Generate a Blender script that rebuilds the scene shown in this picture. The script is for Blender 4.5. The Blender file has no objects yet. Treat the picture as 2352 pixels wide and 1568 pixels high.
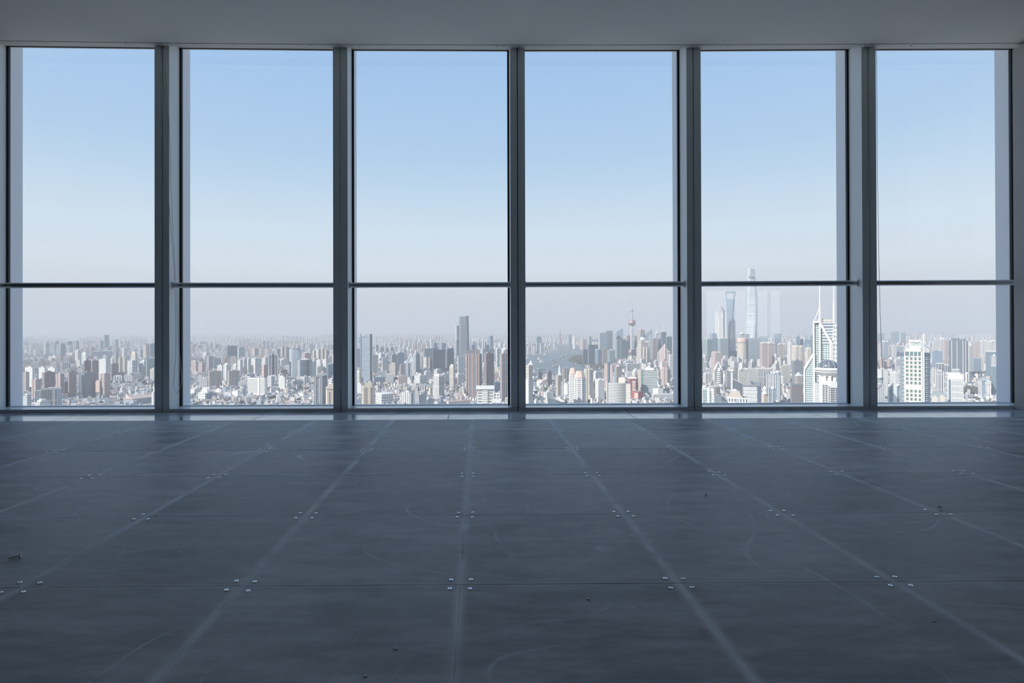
import bpy, math, random
from mathutils import Matrix, Vector

# ------------------------------------------------------------------ camera
scene = bpy.context.scene
COL = scene.collection
FPX, CX, CY = 1340.75, 1110.89, 748.61          # focal length and principal point in pixels of the 2352x1568 frame
YAW, PITCH, ROLL, EYE = 0.01001, 0.004034, -0.002576, 0.704
IW, IH = 2352, 1568
_f = Vector((math.sin(YAW)*math.cos(PITCH), math.cos(YAW)*math.cos(PITCH), math.sin(PITCH)))
_r = Vector((math.cos(YAW), -math.sin(YAW), 0))
_u = _r.cross(_f)
CR = _r*math.cos(ROLL) + _u*math.sin(ROLL)
CU = -_r*math.sin(ROLL) + _u*math.cos(ROLL)
CF = _f
cam_data = bpy.data.cameras.new('camera')
cam = bpy.data.objects.new('camera', cam_data)
COL.objects.link(cam)
cam_data.sensor_width = 36.0
cam_data.lens = FPX/IW*36.0
cam_data.shift_x = (IW/2 - CX)/IW
cam_data.shift_y = (CY - IH/2)/IW
cam_data.clip_start = 0.02
cam_data.clip_end = 60000
cam.matrix_world = Matrix(((CR.x, CU.x, -CF.x, 0), (CR.y, CU.y, -CF.y, 0), (CR.z, CU.z, -CF.z, EYE), (0, 0, 0, 1)))
scene.camera = cam

# ------------------------------------------------------------------ sky, sun, exposure
scene.view_settings.view_transform = 'Standard'
scene.view_settings.look = 'None'
scene.view_settings.gamma = 1.0
scene.view_settings.use_curve_mapping = False
scene.view_settings.exposure = 0.0
scene.cycles.use_denoising = True
scene.cycles.max_bounces = 8
scene.cycles.diffuse_bounces = 4
scene.cycles.use_adaptive_sampling = True
scene.cycles.adaptive_threshold = 0.02
scene.cycles.glossy_bounces = 4
scene.cycles.transparent_max_bounces = 10
scene.cycles.volume_bounces = 1
scene.cycles.sample_clamp_indirect = 6.0

def srgb(r, g, b):
    def c(v):
        v /= 255.0
        return v/12.92 if v <= 0.04045 else ((v+0.055)/1.055)**2.4
    return (c(r), c(g), c(b), 1.0)

world = bpy.data.worlds.new('sky')
scene.world = world
world.use_nodes = True
wt = world.node_tree
wt.nodes.clear()
w_out = wt.nodes.new('ShaderNodeOutputWorld')
w_bg = wt.nodes.new('ShaderNodeBackground')
w_geo = wt.nodes.new('ShaderNodeTexCoord')
w_sep = wt.nodes.new('ShaderNodeSeparateXYZ')
w_ramp = wt.nodes.new('ShaderNodeValToRGB')
wt.links.new(w_geo.outputs['Generated'], w_sep.inputs[0])
wt.links.new(w_sep.outputs['Z'], w_ramp.inputs[0])
wt.links.new(w_ramp.outputs[0], w_bg.inputs[0])
wt.links.new(w_bg.outputs[0], w_out.inputs[0])
SKY = [(0.0, (180, 184, 193)), (0.05, (189, 195, 203)), (0.10, (196, 206, 215)), (0.16, (189, 205, 218)), (0.28, (157, 186, 214)),
       (0.42, (140, 173, 211)), (0.62, (116, 154, 200)), (1.0, (92, 134, 188))]
el = w_ramp.color_ramp.elements
while len(el) > 1:
    el.remove(el[-1])
el[0].position, el[0].color = SKY[0][0], srgb(*SKY[0][1])
for pos, c in SKY[1:]:
    e = el.new(pos)
    e.color = srgb(*c)
w_bg.inputs[1].default_value = 1.42

SUN_AZ, SUN_EL = math.radians(57), math.radians(33)     # behind the viewer and to the left
sun_data = bpy.data.lights.new('sun', 'SUN')
sun_data.energy = 6.3
sun_data.angle = math.radians(0.6)
sun_data.color = (1.0, 0.94, 0.87)
sun = bpy.data.objects.new('sun', sun_data)
COL.objects.link(sun)
to_sun = Vector((-math.sin(SUN_AZ)*math.cos(SUN_EL), -math.cos(SUN_AZ)*math.cos(SUN_EL), math.sin(SUN_EL)))
sun.rotation_euler = to_sun.to_track_quat('Z', 'Y').to_euler()
sun.location = to_sun*500

HAZE_KM = 9.5                                         # mean free path of the haze outside

# ------------------------------------------------------------------ helpers
R = random.Random(7)

def ray(x, y):
    return CR*((x-CX)/FPX) - CU*((y-CY)/FPX) + CF

def at_y(x, y, Y):
    d = ray(x, y)
    return d*(Y/d.y) + Vector((0, 0, EYE))

def at_z(x, y, z):
    d = ray(x, y)
    return d*((z-EYE)/d.z) + Vector((0, 0, EYE))

MATS = {}

def nodes_mat(name):
    m = bpy.data.materials.new(name)
    m.use_nodes = True
    t = m.node_tree
    t.nodes.clear()
    out = t.nodes.new('ShaderNodeOutputMaterial')
    return m, t, out

def plain(name, col, rough=0.6, metal=0.0, noise=0.0, nscale=8.0, spec=0.5):
    """principled with a little tonal noise"""
    if name in MATS:
        return MATS[name]
    m, t, out = nodes_mat(name)
    b = t.nodes.new('ShaderNodeBsdfPrincipled')
    b.inputs['Roughness'].default_value = rough
    b.inputs['Metallic'].default_value = metal
    b.inputs['Specular IOR Level'].default_value = spec
    if noise:
        tc = t.nodes.new('ShaderNodeTexCoord')
        n = t.nodes.new('ShaderNodeTexNoise')
        n.inputs['Scale'].default_value = nscale
        n.inputs['Detail'].default_value = 4
        mx = t.nodes.new('ShaderNodeMixRGB')
        mx.inputs[1].default_value = tuple(c*(1-noise) for c in col[:3]) + (1,)
        mx.inputs[2].default_value = tuple(min(1, c*(1+noise)) for c in col[:3]) + (1,)
        t.links.new(tc.outputs['Object'], n.inputs['Vector'])
        t.links.new(n.outputs[0], mx.inputs[0])
        t.links.new(mx.outputs[0], b.inputs['Base Color'])
    else:
        b.inputs['Base Color'].default_value = tuple(col[:3]) + (1,)
    t.links.new(b.outputs[0], out.inputs[0])
    MATS[name] = m
    return m

class MB:
    """collects faces, with uvs in metres, for one mesh object"""
    def __init__(s):
        s.v, s.f, s.uv, s.mi = [], [], [], []
    def face(s, pts, uv=None, mi=0):
        n = len(s.v)
        s.v += [tuple(p) for p in pts]
        s.f.append(tuple(range(n, n+len(pts))))
        s.uv.append(uv if uv else [(0, 0)]*len(pts))
        s.mi.append(mi)
    def box(s, x0, x1, y0, y1, z0, z1, mi=0, top=None, u0=0):
        s.prism([(x0, y0), (x1, y0), (x1, y1), (x0, y1)], z0, z1, mi, top, u0)
    def prism(s, plan, z0, z1, mi=0, top=None, u0=0, plan2=None):
        """plan counter-clockwise; walls get uv in metres; plan2 = plan at the top"""
        p2 = plan2 or plan
        n = len(plan)
        u = u0
        for i in range(n):
            a, b = plan[i], plan[(i+1) % n]
            c, d = p2[(i+1) % n], p2[i]
            L = math.dist(a, b)
            s.face([(a[0], a[1], z0), (b[0], b[1], z0), (c[0], c[1], z1), (d[0], d[1], z1)],
                   [(u, z0), (u+L, z0), (u+L, z1), (u, z1)], mi)
            u += L
        tm = mi if top is None else top
        s.face([(p[0], p[1], z1) for p in p2], None, tm)
        s.face([(p[0], p[1], z0) for p in reversed(plan)], None, tm)
    def bar(s, a, b, w, h, mi=0):
        """square bar from a to b"""
        a, b = Vector(a), Vector(b)
        d = (b-a).normalized()
        up = Vector((0, 0, 1)) if abs(d.z) < 0.95 else Vector((0, 1, 0))
        x = d.cross(up).normalized()
        y = x.cross(d)
        q = [x*w/2+y*h/2, -x*w/2+y*h/2, -x*w/2-y*h/2, x*w/2-y*h/2]
        A = [a+k for k in q]
        B = [b+k for k in q]
        for i in range(4):
            j = (i+1) % 4
            s.face([A[i], A[j], B[j], B[i]], None, mi)
        s.face(A[::-1], None, mi)
        s.face(B, None, mi)
    def tube(s, pts, r, n=8, mi=0, radii=None, cap=True):
        pts = [Vector(p) for p in pts]
        rings = []
        for i, p in enumerate(pts):
            d = (pts[min(i+1, len(pts)-1)]-pts[max(i-1, 0)]).normalized()
            up = Vector((0, 0, 1)) if abs(d.z) < 0.9 else Vector((0, 1, 0))
            x = d.cross(up).normalized()
            y = x.cross(d)
            rr = radii[i] if radii else r
            rings.append([p + x*rr*math.cos(2*math.pi*k/n) + y*rr*math.sin(2*math.pi*k/n) for k in range(n)])
        for i in range(len(rings)-1):
            for k in range(n):
                j = (k+1) % n
                s.face([rings[i][k], rings[i+1][k], rings[i+1][j], rings[i][j]], None, mi)
        if cap:
            s.face(rings[0], None, mi)
            s.face(rings[-1][::-1], None, mi)
    def lathe(s, prof, n=16, cx=0, cy=0, mi=0, mis=None):
        """prof = [(r, z)...] from bottom to top"""
        for i in range(len(prof)-1):
            (r0, z0), (r1, z1) = prof[i], prof[i+1]
            m = mis[i] if mis else mi
            for k in range(n):
                a, b = 2*math.pi*k/n, 2*math.pi*(k+1)/n
                pa = (cx+r0*math.cos(a), cy+r0*math.sin(a), z0)
                pb = (cx+r0*math.cos(b), cy+r0*math.sin(b), z0)
                pc = (cx+r1*math.cos(b), cy+r1*math.sin(b), z1)
                pd = (cx+r1*math.cos(a), cy+r1*math.sin(a), z1)
                rr = max(r0, r1)
                uv = [(a*rr, z0), (b*rr, z0), (b*rr, z1), (a*rr, z1)]
                if r0 < 1e-6:
                    s.face([pa, pc, pd], [uv[0], uv[2], uv[3]], m)
                elif r1 < 1e-6:
                    s.face([pa, pb, pc], uv[:3], m)
                else:
                    s.face([pa, pb, pc, pd], uv, m)
    def mesh(s, name, mats):
        me = bpy.data.meshes.new(name)
        me.from_pydata(s.v, [], s.f)
        for m in mats:
            me.materials.append(m)
        me.polygons.foreach_set('material_index', s.mi)
        uvl = me.uv_layers.new(name='UVMap')
        flat = [c for f in s.uv for p in f for c in p]
        uvl.data.foreach_set('uv', flat)
        me.update()
        return me
    def build(s, name, mats, parent=None, loc=None, rz=0.0, smooth=False):
        if not isinstance(mats, (list, tuple)):
            mats = [mats]
        me = s.mesh(name, mats)
        if smooth:
            me.polygons.foreach_set('use_smooth', [True]*len(me.polygons))
        return put(name, me, parent, loc, rz)

def put(name, me, parent=None, loc=None, rz=0.0):
    o = bpy.data.objects.new(name, me)
    COL.objects.link(o)
    if loc is not None:
        o.location = loc
    o.rotation_euler.z = rz
    if parent is not None:
        o.parent = parent
    return o

def empty(name, loc=(0, 0, 0), rz=0.0, parent=None):
    o = bpy.data.objects.new(name, None)
    COL.objects.link(o)
    o.location = loc
    o.rotation_euler.z = rz
    o.empty_display_size = 0.3
    if parent is not None:
        o.parent = parent
    return o

def tag(o, label=None, cat=None, group=None, kind=None):
    if label: o['label'] = label
    if cat: o['category'] = cat
    if group: o['group'] = group
    if kind: o['kind'] = kind
    return o

def bevel(o, w, seg=1):
    m = o.modifiers.new('bevel', 'BEVEL')
    m.width = w
    m.segments = seg
    m.limit_method = 'ANGLE'
    return o

# ------------------------------------------------------------------ interior materials
def mat_floor_tile():
    m, t, out = nodes_mat('floor_panel')
    N, L = t.nodes.new, t.links.new
    b = N('ShaderNodeBsdfPrincipled')
    tc = N('ShaderNodeTexCoord')
    geo = N('ShaderNodeNewGeometry')
    oi = N('ShaderNodeObjectInfo')
    sep = N('ShaderNodeSeparateXYZ')
    L(tc.outputs['Object'], sep.inputs[0])
    def math_(op, a, b_=None, clamp=False):
        n = N('ShaderNodeMath'); n.operation = op; n.use_clamp = clamp
        for i, v in enumerate((a, b_)):
            if v is None: continue
            if isinstance(v, (int, float)): n.inputs[i].default_value = v
            else: L(v, n.inputs[i])
        return n.outputs[0]
    # distance to the nearest side edge of the panel: worn, dusty band along the joints
    ax = math_('ABSOLUTE', sep.outputs[0])
    ay = math_('ABSOLUTE', sep.outputs[1])
    ex = math_('SUBTRACT', 0.298, ax)
    ey = math_('SUBTRACT', 0.298, ay)
    n1 = N('ShaderNodeTexNoise'); n1.inputs['Scale'].default_value = 4.5; n1.inputs['Detail'].default_value = 5
    L(geo.outputs['Position'], n1.inputs['Vector'])
    n1c = math_('SUBTRACT', math_('MULTIPLY', n1.outputs[0], 3.0), 0.75, True)
    dx = math_('SUBTRACT', 1.0, math_('DIVIDE', ex, 0.030), True)
    dy = math_('SUBTRACT', 1.0, math_('DIVIDE', ey, 0.016), True)
    dust = math_('MULTIPLY', math_('MAXIMUM', math_('POWER', dx, 2.4), math_('MULTIPLY', math_('POWER', dy, 2.0), 0.6)), math_('ADD', math_('MULTIPLY', n1c, 1.15), 0.05), True)
    # cloudy smears, stretched sideways
    mp = N('ShaderNodeMapping'); mp.inputs['Scale'].default_value = (1.3, 4.2, 1)
    L(geo.outputs['Position'], mp.inputs[0])
    n2 = N('ShaderNodeTexNoise'); n2.inputs['Scale'].default_value = 1.9; n2.inputs['Detail'].default_value = 7; n2.inputs['Roughness'].default_value = 0.62
    L(mp.outputs[0], n2.inputs['Vector'])
    smear = math_('SUBTRACT', math_('MULTIPLY', n2.outputs[0], 4.2), 1.70, True)
    # thin scratches: contour lines of a distorted noise, broken up by another
    def scratch(scale, width, seed, thr):
        mpp = N('ShaderNodeMapping'); mpp.inputs['Location'].default_value = (seed, seed*1.7, seed*0.3)
        L(geo.outputs['Position'], mpp.inputs[0])
        nn = N('ShaderNodeTexNoise'); nn.inputs['Scale'].default_value = scale; nn.inputs['Detail'].default_value = 1.0
        L(mpp.outputs[0], nn.inputs['Vector'])
        line = math_('SUBTRACT', 1.0, math_('DIVIDE', math_('ABSOLUTE', math_('SUBTRACT', nn.outputs[0], 0.5)), width), True)
        br = N('ShaderNodeTexNoise'); br.inputs['Scale'].default_value = 2.6; br.inputs['Detail'].default_value = 3
        L(mpp.outputs[0], br.inputs['Vector'])
        return math_('MULTIPLY', line, math_('MULTIPLY', math_('SUBTRACT', br.outputs[0], thr, True), 5.0, True))
    sc = math_('MAXIMUM', scratch(1.1, 0.0030, 3.1, 0.47), scratch(2.3, 0.0050, 11.7, 0.52))
    sc = math_('MAXIMUM', sc, scratch(0.8, 0.0022, 23.0, 0.45))
    # specks
    vo = N('ShaderNodeTexVoronoi'); vo.inputs['Scale'].default_value = 16
    L(geo.outputs['Position'], vo.inputs['Vector'])
    spk = math_('MULTIPLY', math_('LESS_THAN', vo.outputs['Distance'], 0.05), math_('GREATER_THAN', n2.outputs[0], 0.56))
    base = N('ShaderNodeMixRGB'); base.inputs[1].default_value = (0.275, 0.277, 0.285, 1); base.inputs[2].default_value = (0.69, 0.69, 0.71, 1)
    L(math_('ADD', math_('MULTIPLY', smear, 0.72), math_('MULTIPLY', oi.outputs['Random'], 0.28)), base.inputs[0])
    d1 = N('ShaderNodeMixRGB'); d1.inputs[2].default_value = (0.92, 0.92, 0.95, 1)
    L(math_('MULTIPLY', dust, 0.95), d1.inputs[0]); L(base.outputs[0], d1.inputs[1])
    d2 = N('ShaderNodeMixRGB'); d2.inputs[2].default_value = (0.80, 0.80, 0.82, 1)
    L(math_('MULTIPLY', math_('MAXIMUM', sc, spk), 0.8), d2.inputs[0]); L(d1.outputs[0], d2.inputs[1])
    L(d2.outputs[0], b.inputs['Base Color'])
    rg = math_('ADD', 0.44, math_('MULTIPLY', math_('ADD', smear, dust), 0.14))
    L(rg, b.inputs['Roughness'])
    bm = N('ShaderNodeBump'); bm.inputs['Strength'].default_value = 0.12; bm.inputs['Distance'].default_value = 0.004
    L(n2.outputs[0], bm.inputs['Height']); L(bm.outputs[0], b.inputs['Normal'])
    b.inputs['Specular IOR Level'].default_value = 0.25
    L(b.outputs[0], out.inputs[0])
    return m

def mat_screed():
    m, t, out = nodes_mat('polished_screed')
    N, L = t.nodes.new, t.links.new
    b = N('ShaderNodeBsdfPrincipled')
    geo = N('ShaderNodeNewGeometry')
    n = N('ShaderNodeTexNoise'); n.inputs['Scale'].default_value = 5; n.inputs['Detail'].default_value = 6; n.inputs['Distortion'].default_value = 0.8
    L(geo.outputs['Position'], n.inputs['Vector'])
    cr = N('ShaderNodeValToRGB')
    cr.color_ramp.elements[0].position = 0.36; cr.color_ramp.elements[0].color = (0.48, 0.50, 0.53, 1)
    cr.color_ramp.elements[1].position = 0.62; cr.color_ramp.elements[1].color = (0.82, 0.83, 0.86, 1)
    L(n.outputs[0], cr.inputs[0]); L(cr.outputs[0], b.inputs['Base Color'])
    b.inputs['Roughness'].default_value = 0.13
    L(b.outputs[0], out.inputs[0])
    return m

def mat_glass():
    m, t, out = nodes_mat('window_glass')
    N, L = t.nodes.new, t.links.new
    tr = N('ShaderNodeBsdfTransparent'); tr.inputs[0].default_value = (0.985, 0.992, 0.992, 1)
    gl = N('ShaderNodeBsdfGlossy'); gl.inputs['Roughness'].default_value = 0.0; gl.inputs[0].default_value = (1, 1, 1, 1)
    lw = N('ShaderNodeLayerWeight'); lw.inputs[0].default_value = 0.5
    p5 = N('ShaderNodeMath'); p5.operation = 'POWER'; p5.inputs[1].default_value = 5
    L(lw.outputs['Facing'], p5.inputs[0])
    ma = N('ShaderNodeMath'); ma.operation = 'MULTIPLY_ADD'; ma.inputs[1].default_value = 0.6; ma.inputs[2].default_value = 0.058
    L(p5.outputs[0], ma.inputs[0])
    mx = N('ShaderNodeMixShader')
    L(ma.outputs[0], mx.inputs[0]); L(tr.outputs[0], mx.inputs[1]); L(gl.outputs[0], mx.inputs[2])
    L(mx.outputs[0], out.inputs[0])
    return m

M_TILE = mat_floor_tile()
M_SCREED = mat_screed()
M_GLASS = mat_glass()
M_FRAME = plain('frame_grey', (0.87, 0.91, 0.90), 0.45, 0.0, 0.05, 3)
M_FIN = plain('exterior_fin_grey', (0.80, 0.81, 0.84), 0.4)
M_SILL = plain('sill_grey', (0.85, 0.87, 0.88), 0.24, 0.0, 0.04, 3)
M_GASKET = plain('gasket_black', (0.010, 0.011, 0.013), 0.55)
M_CEIL = plain('ceiling_paint', (0.78, 0.79, 0.75), 0.85, 0, 0.04, 0.9)
M_TRIM = plain('trim_grey', (0.72, 0.71, 0.67), 0.5, 0, 0.08, 2.0)
M_WALL = plain('wall_paint', (0.42, 0.405, 0.385), 0.85, 0, 0.03, 2)
M_STEEL = plain('brushed_steel', (0.55, 0.56, 0.57), 0.30, 1.0)
M_CHAIN = plain('chain_grey', (0.80, 0.82, 0.78), 0.4)
M_SCREW = plain('screw_zinc', (0.92, 0.94, 0.96), 0.20, 1.0)
M_DARK = plain('screw_recess', (0.012, 0.012, 0.014), 0.7)

# ------------------------------------------------------------------ floor
TX0, TY0, TS = -0.05005, 1.60964, 0.6          # grid of 600 mm raised floor panels
STRIP_Y, FRONT_Y, GLASS_Y = 4.530, 4.985, 5.165
ROOM_X0, ROOM_X1, ROOM_Y0 = -10.0, 25.0, -28.4

fb = MB()
fb.box(ROOM_X0, ROOM_X1, ROOM_Y0, 5.4, -0.30, -0.0019)
R0, R1, C0, C1 = -2, 4, -9, 10
yb = TY0 + R0*TS
fb.box(ROOM_X0, ROOM_X1, ROOM_Y0, yb, -0.024, 0.0)                     # plain raised floor behind the camera
fb.box(ROOM_X0, TX0+C0*TS, yb, STRIP_Y, -0.024, 0.0)
fb.box(TX0+(C1+1)*TS, ROOM_X1, yb, STRIP_Y, -0.024, 0.0)
floor = tag(fb.build('floor', M_TILE), kind='structure')

def tile_mesh(depth):
    m = MB()
    w, ch, d = 0.2993, 0.0012, depth/2
    lo = [(-w, -d), (w, -d), (w, d), (-w, d)]
    hi = [(-w+ch, -d+ch), (w-ch, -d+ch), (w-ch, d-ch), (-w+ch, d-ch)]
    m.prism(lo, -0.0040, -ch)
    n = len(m.f)
    m.f = m.f[:4]; m.uv = m.uv[:4]; m.mi = m.mi[:4]
    m.prism(lo, -ch, 0.0, plan2=hi)
    return m.mesh('tile', [M_TILE])

TILE = tile_mesh(0.5986)
TILE_CUT = tile_mesh(STRIP_Y-(TY0+R1*TS)-0.003)
sm = MB()
sm.lathe([(0.0062, -0.001), (0.0062, 0.0009), (0.0052, 0.0014), (0.0026, 0.0014)], 12, mi=0)
sm.lathe([(0.0026, 0.0014), (0.0018, 0.0004), (0.0, 0.0004)], 6, mi=1)
SCREW = sm.mesh('screw', [M_SCREW, M_DARK])
far_screws = MB()
n_screws = 0
for r in range(R0, R1+1):
    for c in range(C0, C1+1):
        cut = r == R1
        dep = (STRIP_Y-(TY0+R1*TS)) if cut else TS
        ox, oy = TX0+c*TS+TS/2, TY0+r*TS+dep/2
        o = put('tile', TILE_CUT if cut else TILE, floor, (ox, oy, R.uniform(-0.0004, 0.0005)))
        o.rotation_euler = (R.uniform(-1, 1)*0.0008, R.uniform(-1, 1)*0.0008, R.uniform(-1, 1)*0.0010)
        for sx in (-1, 1):
            for sy in (-1, 1):
                if cut and sy > 0:
                    continue
                px, py = sx*(0.30-0.028), sy*(dep/2-0.028)
                wx, wy = ox+px, oy+py
                p = Vector((wx, wy, 0))-Vector((0, 0, EYE))
                zc = p.dot(CF)
                if zc < 0.3: continue
                ix, iy = CX+FPX*p.dot(CR)/zc, CY-FPX*p.dot(CU)/zc
                inside = -40 < ix < IW+40 and iy < IH+60
                px += R.uniform(-0.003, 0.003); py += R.uniform(-0.003, 0.003)
                if inside and r <= 2 and n_screws < 298:
                    so = put('screw', SCREW, o, (px, py, 0.0003), R.uniform(0, 6))
                    so.rotation_euler.x = R.uniform(-0.04, 0.04); so.rotation_euler.y = R.uniform(-0.04, 0.04)
                    n_screws += 1
                elif r > 2 or not inside:
                    far_screws.lathe([(0.0062, -0.001), (0.0062, 0.0012), (0.0026, 0.0015)], 8, ox+px, oy+py, 0)
tag(far_screws.build('distant_screws', [M_SCREW], floor), 'small pale screws at the far panel corners', None, None, 'stuff')

# polished strip between the panels and the window sill
JX = [-10.0, -7.8, -6.3, -4.80, -3.295, -1.755, -0.235, 1.235, 2.735, 4.35, 5.9, 8.0]
for a, b_ in zip(JX[:-1], JX[1:]):
    sp = MB()
    g = 0.004
    sp.box(a+g, b_-g, STRIP_Y+0.002, FRONT_Y+0.09, -0.024, -0.0014)
    sp.build('perimeter_slab', M_SCREED, floor)
# ------------------------------------------------------------------ ceiling
CPX = [(0, 93.0), (180, 95.5), (360, 97.8), (580, 100.0), (780, 101.4), (985, 102.2), (1187, 102.6), (1390, 102.6), (1590, 102.2), (1790, 101.4), (1992, 100.6), (2180, 99.4), (2340, 98.3)]
CEILP = [(at_y(x, y, 4.918).x, at_y(x, y, 4.918).z) for x, y in CPX]
CEILP = [(-20.0, CEILP[0][1]+0.01), (CEILP[0][0]-1.0, CEILP[0][1]+0.01)] + CEILP + [(CEILP[-1][0]+1.2, CEILP[-1][1]+0.01), (30.0, CEILP[-1][1]+0.01)]

def ceil_z(x):
    for (a, za), (b_, zb) in zip(CEILP[:-1], CEILP[1:]):
        if a <= x <= b_:
            return za + (zb-za)*(x-a)/(b_-a)
    return CEILP[0][1]

cb = MB()
cxs = [ROOM_X0] + [p[0] for p in CEILP if ROOM_X0 < p[0] < ROOM_X1] + [ROOM_X1]
for a, b_ in zip(cxs[:-1], cxs[1:]):
    za, zb = ceil_z(a), ceil_z(b_)
    y0, y1, th = ROOM_Y0, 4.918, 0.25
    cb.face([(a, y1, za), (b_, y1, zb), (b_, y0, zb), (a, y0, za)])
    cb.face([(a, y0, za+th), (b_, y0, zb+th), (b_, y1+0.45, zb+th), (a, y1+0.45, za+th)])
    cb.face([(a, y1, za+0.06), (b_, y1, zb+0.06), (b_, y1, zb), (a, y1, za)])
ceiling = tag(cb.build('ceiling', M_CEIL), kind='structure')

# continuous profile along the edge of the ceiling, with a dark shadow gap above it
tb = MB()
for a, b_ in zip(cxs[:-1], cxs[1:]):
    if b_ < -6 or a > 7: continue
    za, zb = ceil_z(a), ceil_z(b_)
    def strip(y0, y1, l0, l1, mi):
        P = lambda x, y, z: (x, y, z)
        tb.face([P(a, y0, za+l0), P(b_, y0, zb+l0), P(b_, y0, zb+l1), P(a, y0, za+l1)], None, mi)
        tb.face([P(a, y0, za+l0), P(a, y1, za+l0), P(b_, y1, zb+l0), P(b_, y0, zb+l0)], None, mi)
        tb.face([P(a, y0, za+l1), P(b_, y0, zb+l1), P(b_, y1, zb+l1), P(a, y1, za+l1)], None, mi)
        tb.face([P(b_, y1, zb+l0), P(a, y1, za+l0), P(a, y1, za+l1), P(b_, y1, zb+l1)], None, mi)
    strip(4.9245, 4.976, -0.002, 0.016, 0)
    strip(4.912, 4.976, 0.040, 0.050, 1)
trim1 = tag(tb.build('trim_1', [M_TRIM, M_GASKET]), kind='structure')
hm = MB()
hm.lathe([(0.0034, 0), (0.0034, 0.003), (0.0, 0.003)], 8)
HOLE = hm.mesh('screw_hole', [M_DARK])
for x, y in ((285, 97.3), (384, 99.5), (716, 104.2), (824, 105.2), (1141, 105.7), (1249, 106.2), (1564, 107), (1672, 107), (1986, 105.2), (2093, 104.8)):
    q = at_z(x, y, ceil_z(at_y(x, y, 4.95).x)-0.0022)
    q.y = min(max(q.y, 4.932), 4.97)
    h = put('screw_hole', HOLE, trim1, q)
    h.rotation_euler.x = math.pi

# ------------------------------------------------------------------ windows: six curtain-wall units
MUL = [-4.197, -2.683, -1.1695, 0.344, 1.8575, 3.371, 4.848]
HW = 0.062
SILL_Z = 0.027
HEADPX = {0: 107.0, 1: 111.5, 2: 115.0, 3: 116.5, 4: 116.5, 5: 114.5, 6: 113.5}
HEADZ = [at_y(CX+(MUL[i]-0.01*GLASS_Y)/GLASS_Y*FPX, HEADPX[i], GLASS_Y).z for i in range(7)]
TOPZ = 3.30
for i in range(6):
    xl, xr = MUL[i], MUL[i+1]
    cx = (xl+xr)/2
    win = tag(empty('window_%d' % (i+1), (cx, FRONT_Y, 0)), kind='structure')
    def L(x, y, z): return (x-cx, y-FRONT_Y, z)
    gap = 0.0035
    # half mullions: face profile with a shallow step towards the joint
    for side in (0, 1):
        m = MB()
        if side == 0:
            a, b_ = xl+gap, xl+HW
            plan = [(a+0.010, FRONT_Y+0.010), (a+0.010, FRONT_Y), (b_, FRONT_Y), (b_, GLASS_Y+0.012), (a, GLASS_Y+0.012), (a, FRONT_Y+0.010)]
            plan = [(a, FRONT_Y+0.008), (a+0.009, FRONT_Y+0.008), (a+0.009, FRONT_Y), (b_, FRONT_Y), (b_, GLASS_Y-0.004), (a, GLASS_Y-0.004)]
        else:
            a, b_ = xr-HW, xr-gap
            plan = [(a, FRONT_Y), (b_-0.009, FRONT_Y), (b_-0.009, FRONT_Y+0.008), (b_, FRONT_Y+0.008), (b_, GLASS_Y-0.004), (a, GLASS_Y-0.004)]
        m.prism([L(p[0], p[1], 0)[:2] for p in plan], SILL_Z-0.003, TOPZ-0.001)
        bevel(m.build('mullion', M_FRAME, win), 0.0015)
        # black glazing gasket and the fin outside the glass
        g = MB()
        if side == 0:
            g.box(*[v-cx for v in (xl+HW-0.03, xl+HW+0.016)], GLASS_Y-0.004-FRONT_Y, GLASS_Y+0.020-FRONT_Y, SILL_Z, TOPZ)
        else:
            g.box(*[v-cx for v in (xr-HW-0.016, xr-HW+0.03)], GLASS_Y-0.004-FRONT_Y, GLASS_Y+0.020-FRONT_Y, SILL_Z, TOPZ)
        g.build('gasket', M_GASKET, win)
        f = MB()
        if side == 0:
            f.box(*[v-cx for v in (xl+gap, xl+HW+0.004)], GLASS_Y+0.021-FRONT_Y, 5.340-FRONT_Y, -0.3, TOPZ+0.2)
        else:
            f.box(*[v-cx for v in (xr-HW-0.004, xr-gap)], GLASS_Y+0.021-FRONT_Y, 5.340-FRONT_Y, -0.3, TOPZ+0.2)
        bevel(f.build('exterior_fin', M_FIN, win), 0.002)
    s = MB()
    s.box(xl+gap-cx, xr-gap-cx, 0.0, GLASS_Y-0.004-FRONT_Y, -0.004, SILL_Z)
    bevel(s.build('sill', M_SILL, win), 0.002, 2)
    s = MB()
    s.box(xl+HW-cx, xr-HW-cx, GLASS_Y-0.003-FRONT_Y, 5.22-FRONT_Y, -0.3, SILL_Z+0.004)
    s.build('bottom_rail', M_FIN, win)
    h = MB()
    za, zb = HEADZ[i], HEADZ[i+1]
    A, B = xl+HW-cx, xr-HW-cx
    y0, y1 = 0.03, GLASS_Y+0.02-FRONT_Y
    h.face([(A, y0, za), (A, y1, za), (B, y1, zb), (B, y0, zb)])
    h.face([(A, y0, za), (B, y0, zb), (B, y0, TOPZ), (A, y0, TOPZ)])
    h.face([(B, y1, zb), (A, y1, za), (A, y1, TOPZ), (B, y1, TOPZ)])
    h.face([(A, y0, TOPZ), (B, y0, TOPZ), (B, y1, TOPZ), (A, y1, TOPZ)])
    h.build('head', M_TRIM, win)
    hg = MB()
    hg.bar((A, GLASS_Y-0.006-FRONT_Y, za+0.001), (B, GLASS_Y-0.006-FRONT_Y, zb+0.001), 0.012, 0.010)
    hg.build('head_gasket', M_GASKET, win)
    p = MB()
    p.box(xl+HW+0.008-cx, xr-HW-0.008-cx, GLASS_Y+0.002-FRONT_Y, GLASS_Y+0.014-FRONT_Y, SILL_Z, max(za, zb)+0.05)
    p.build('pane', M_GLASS, win)

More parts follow.
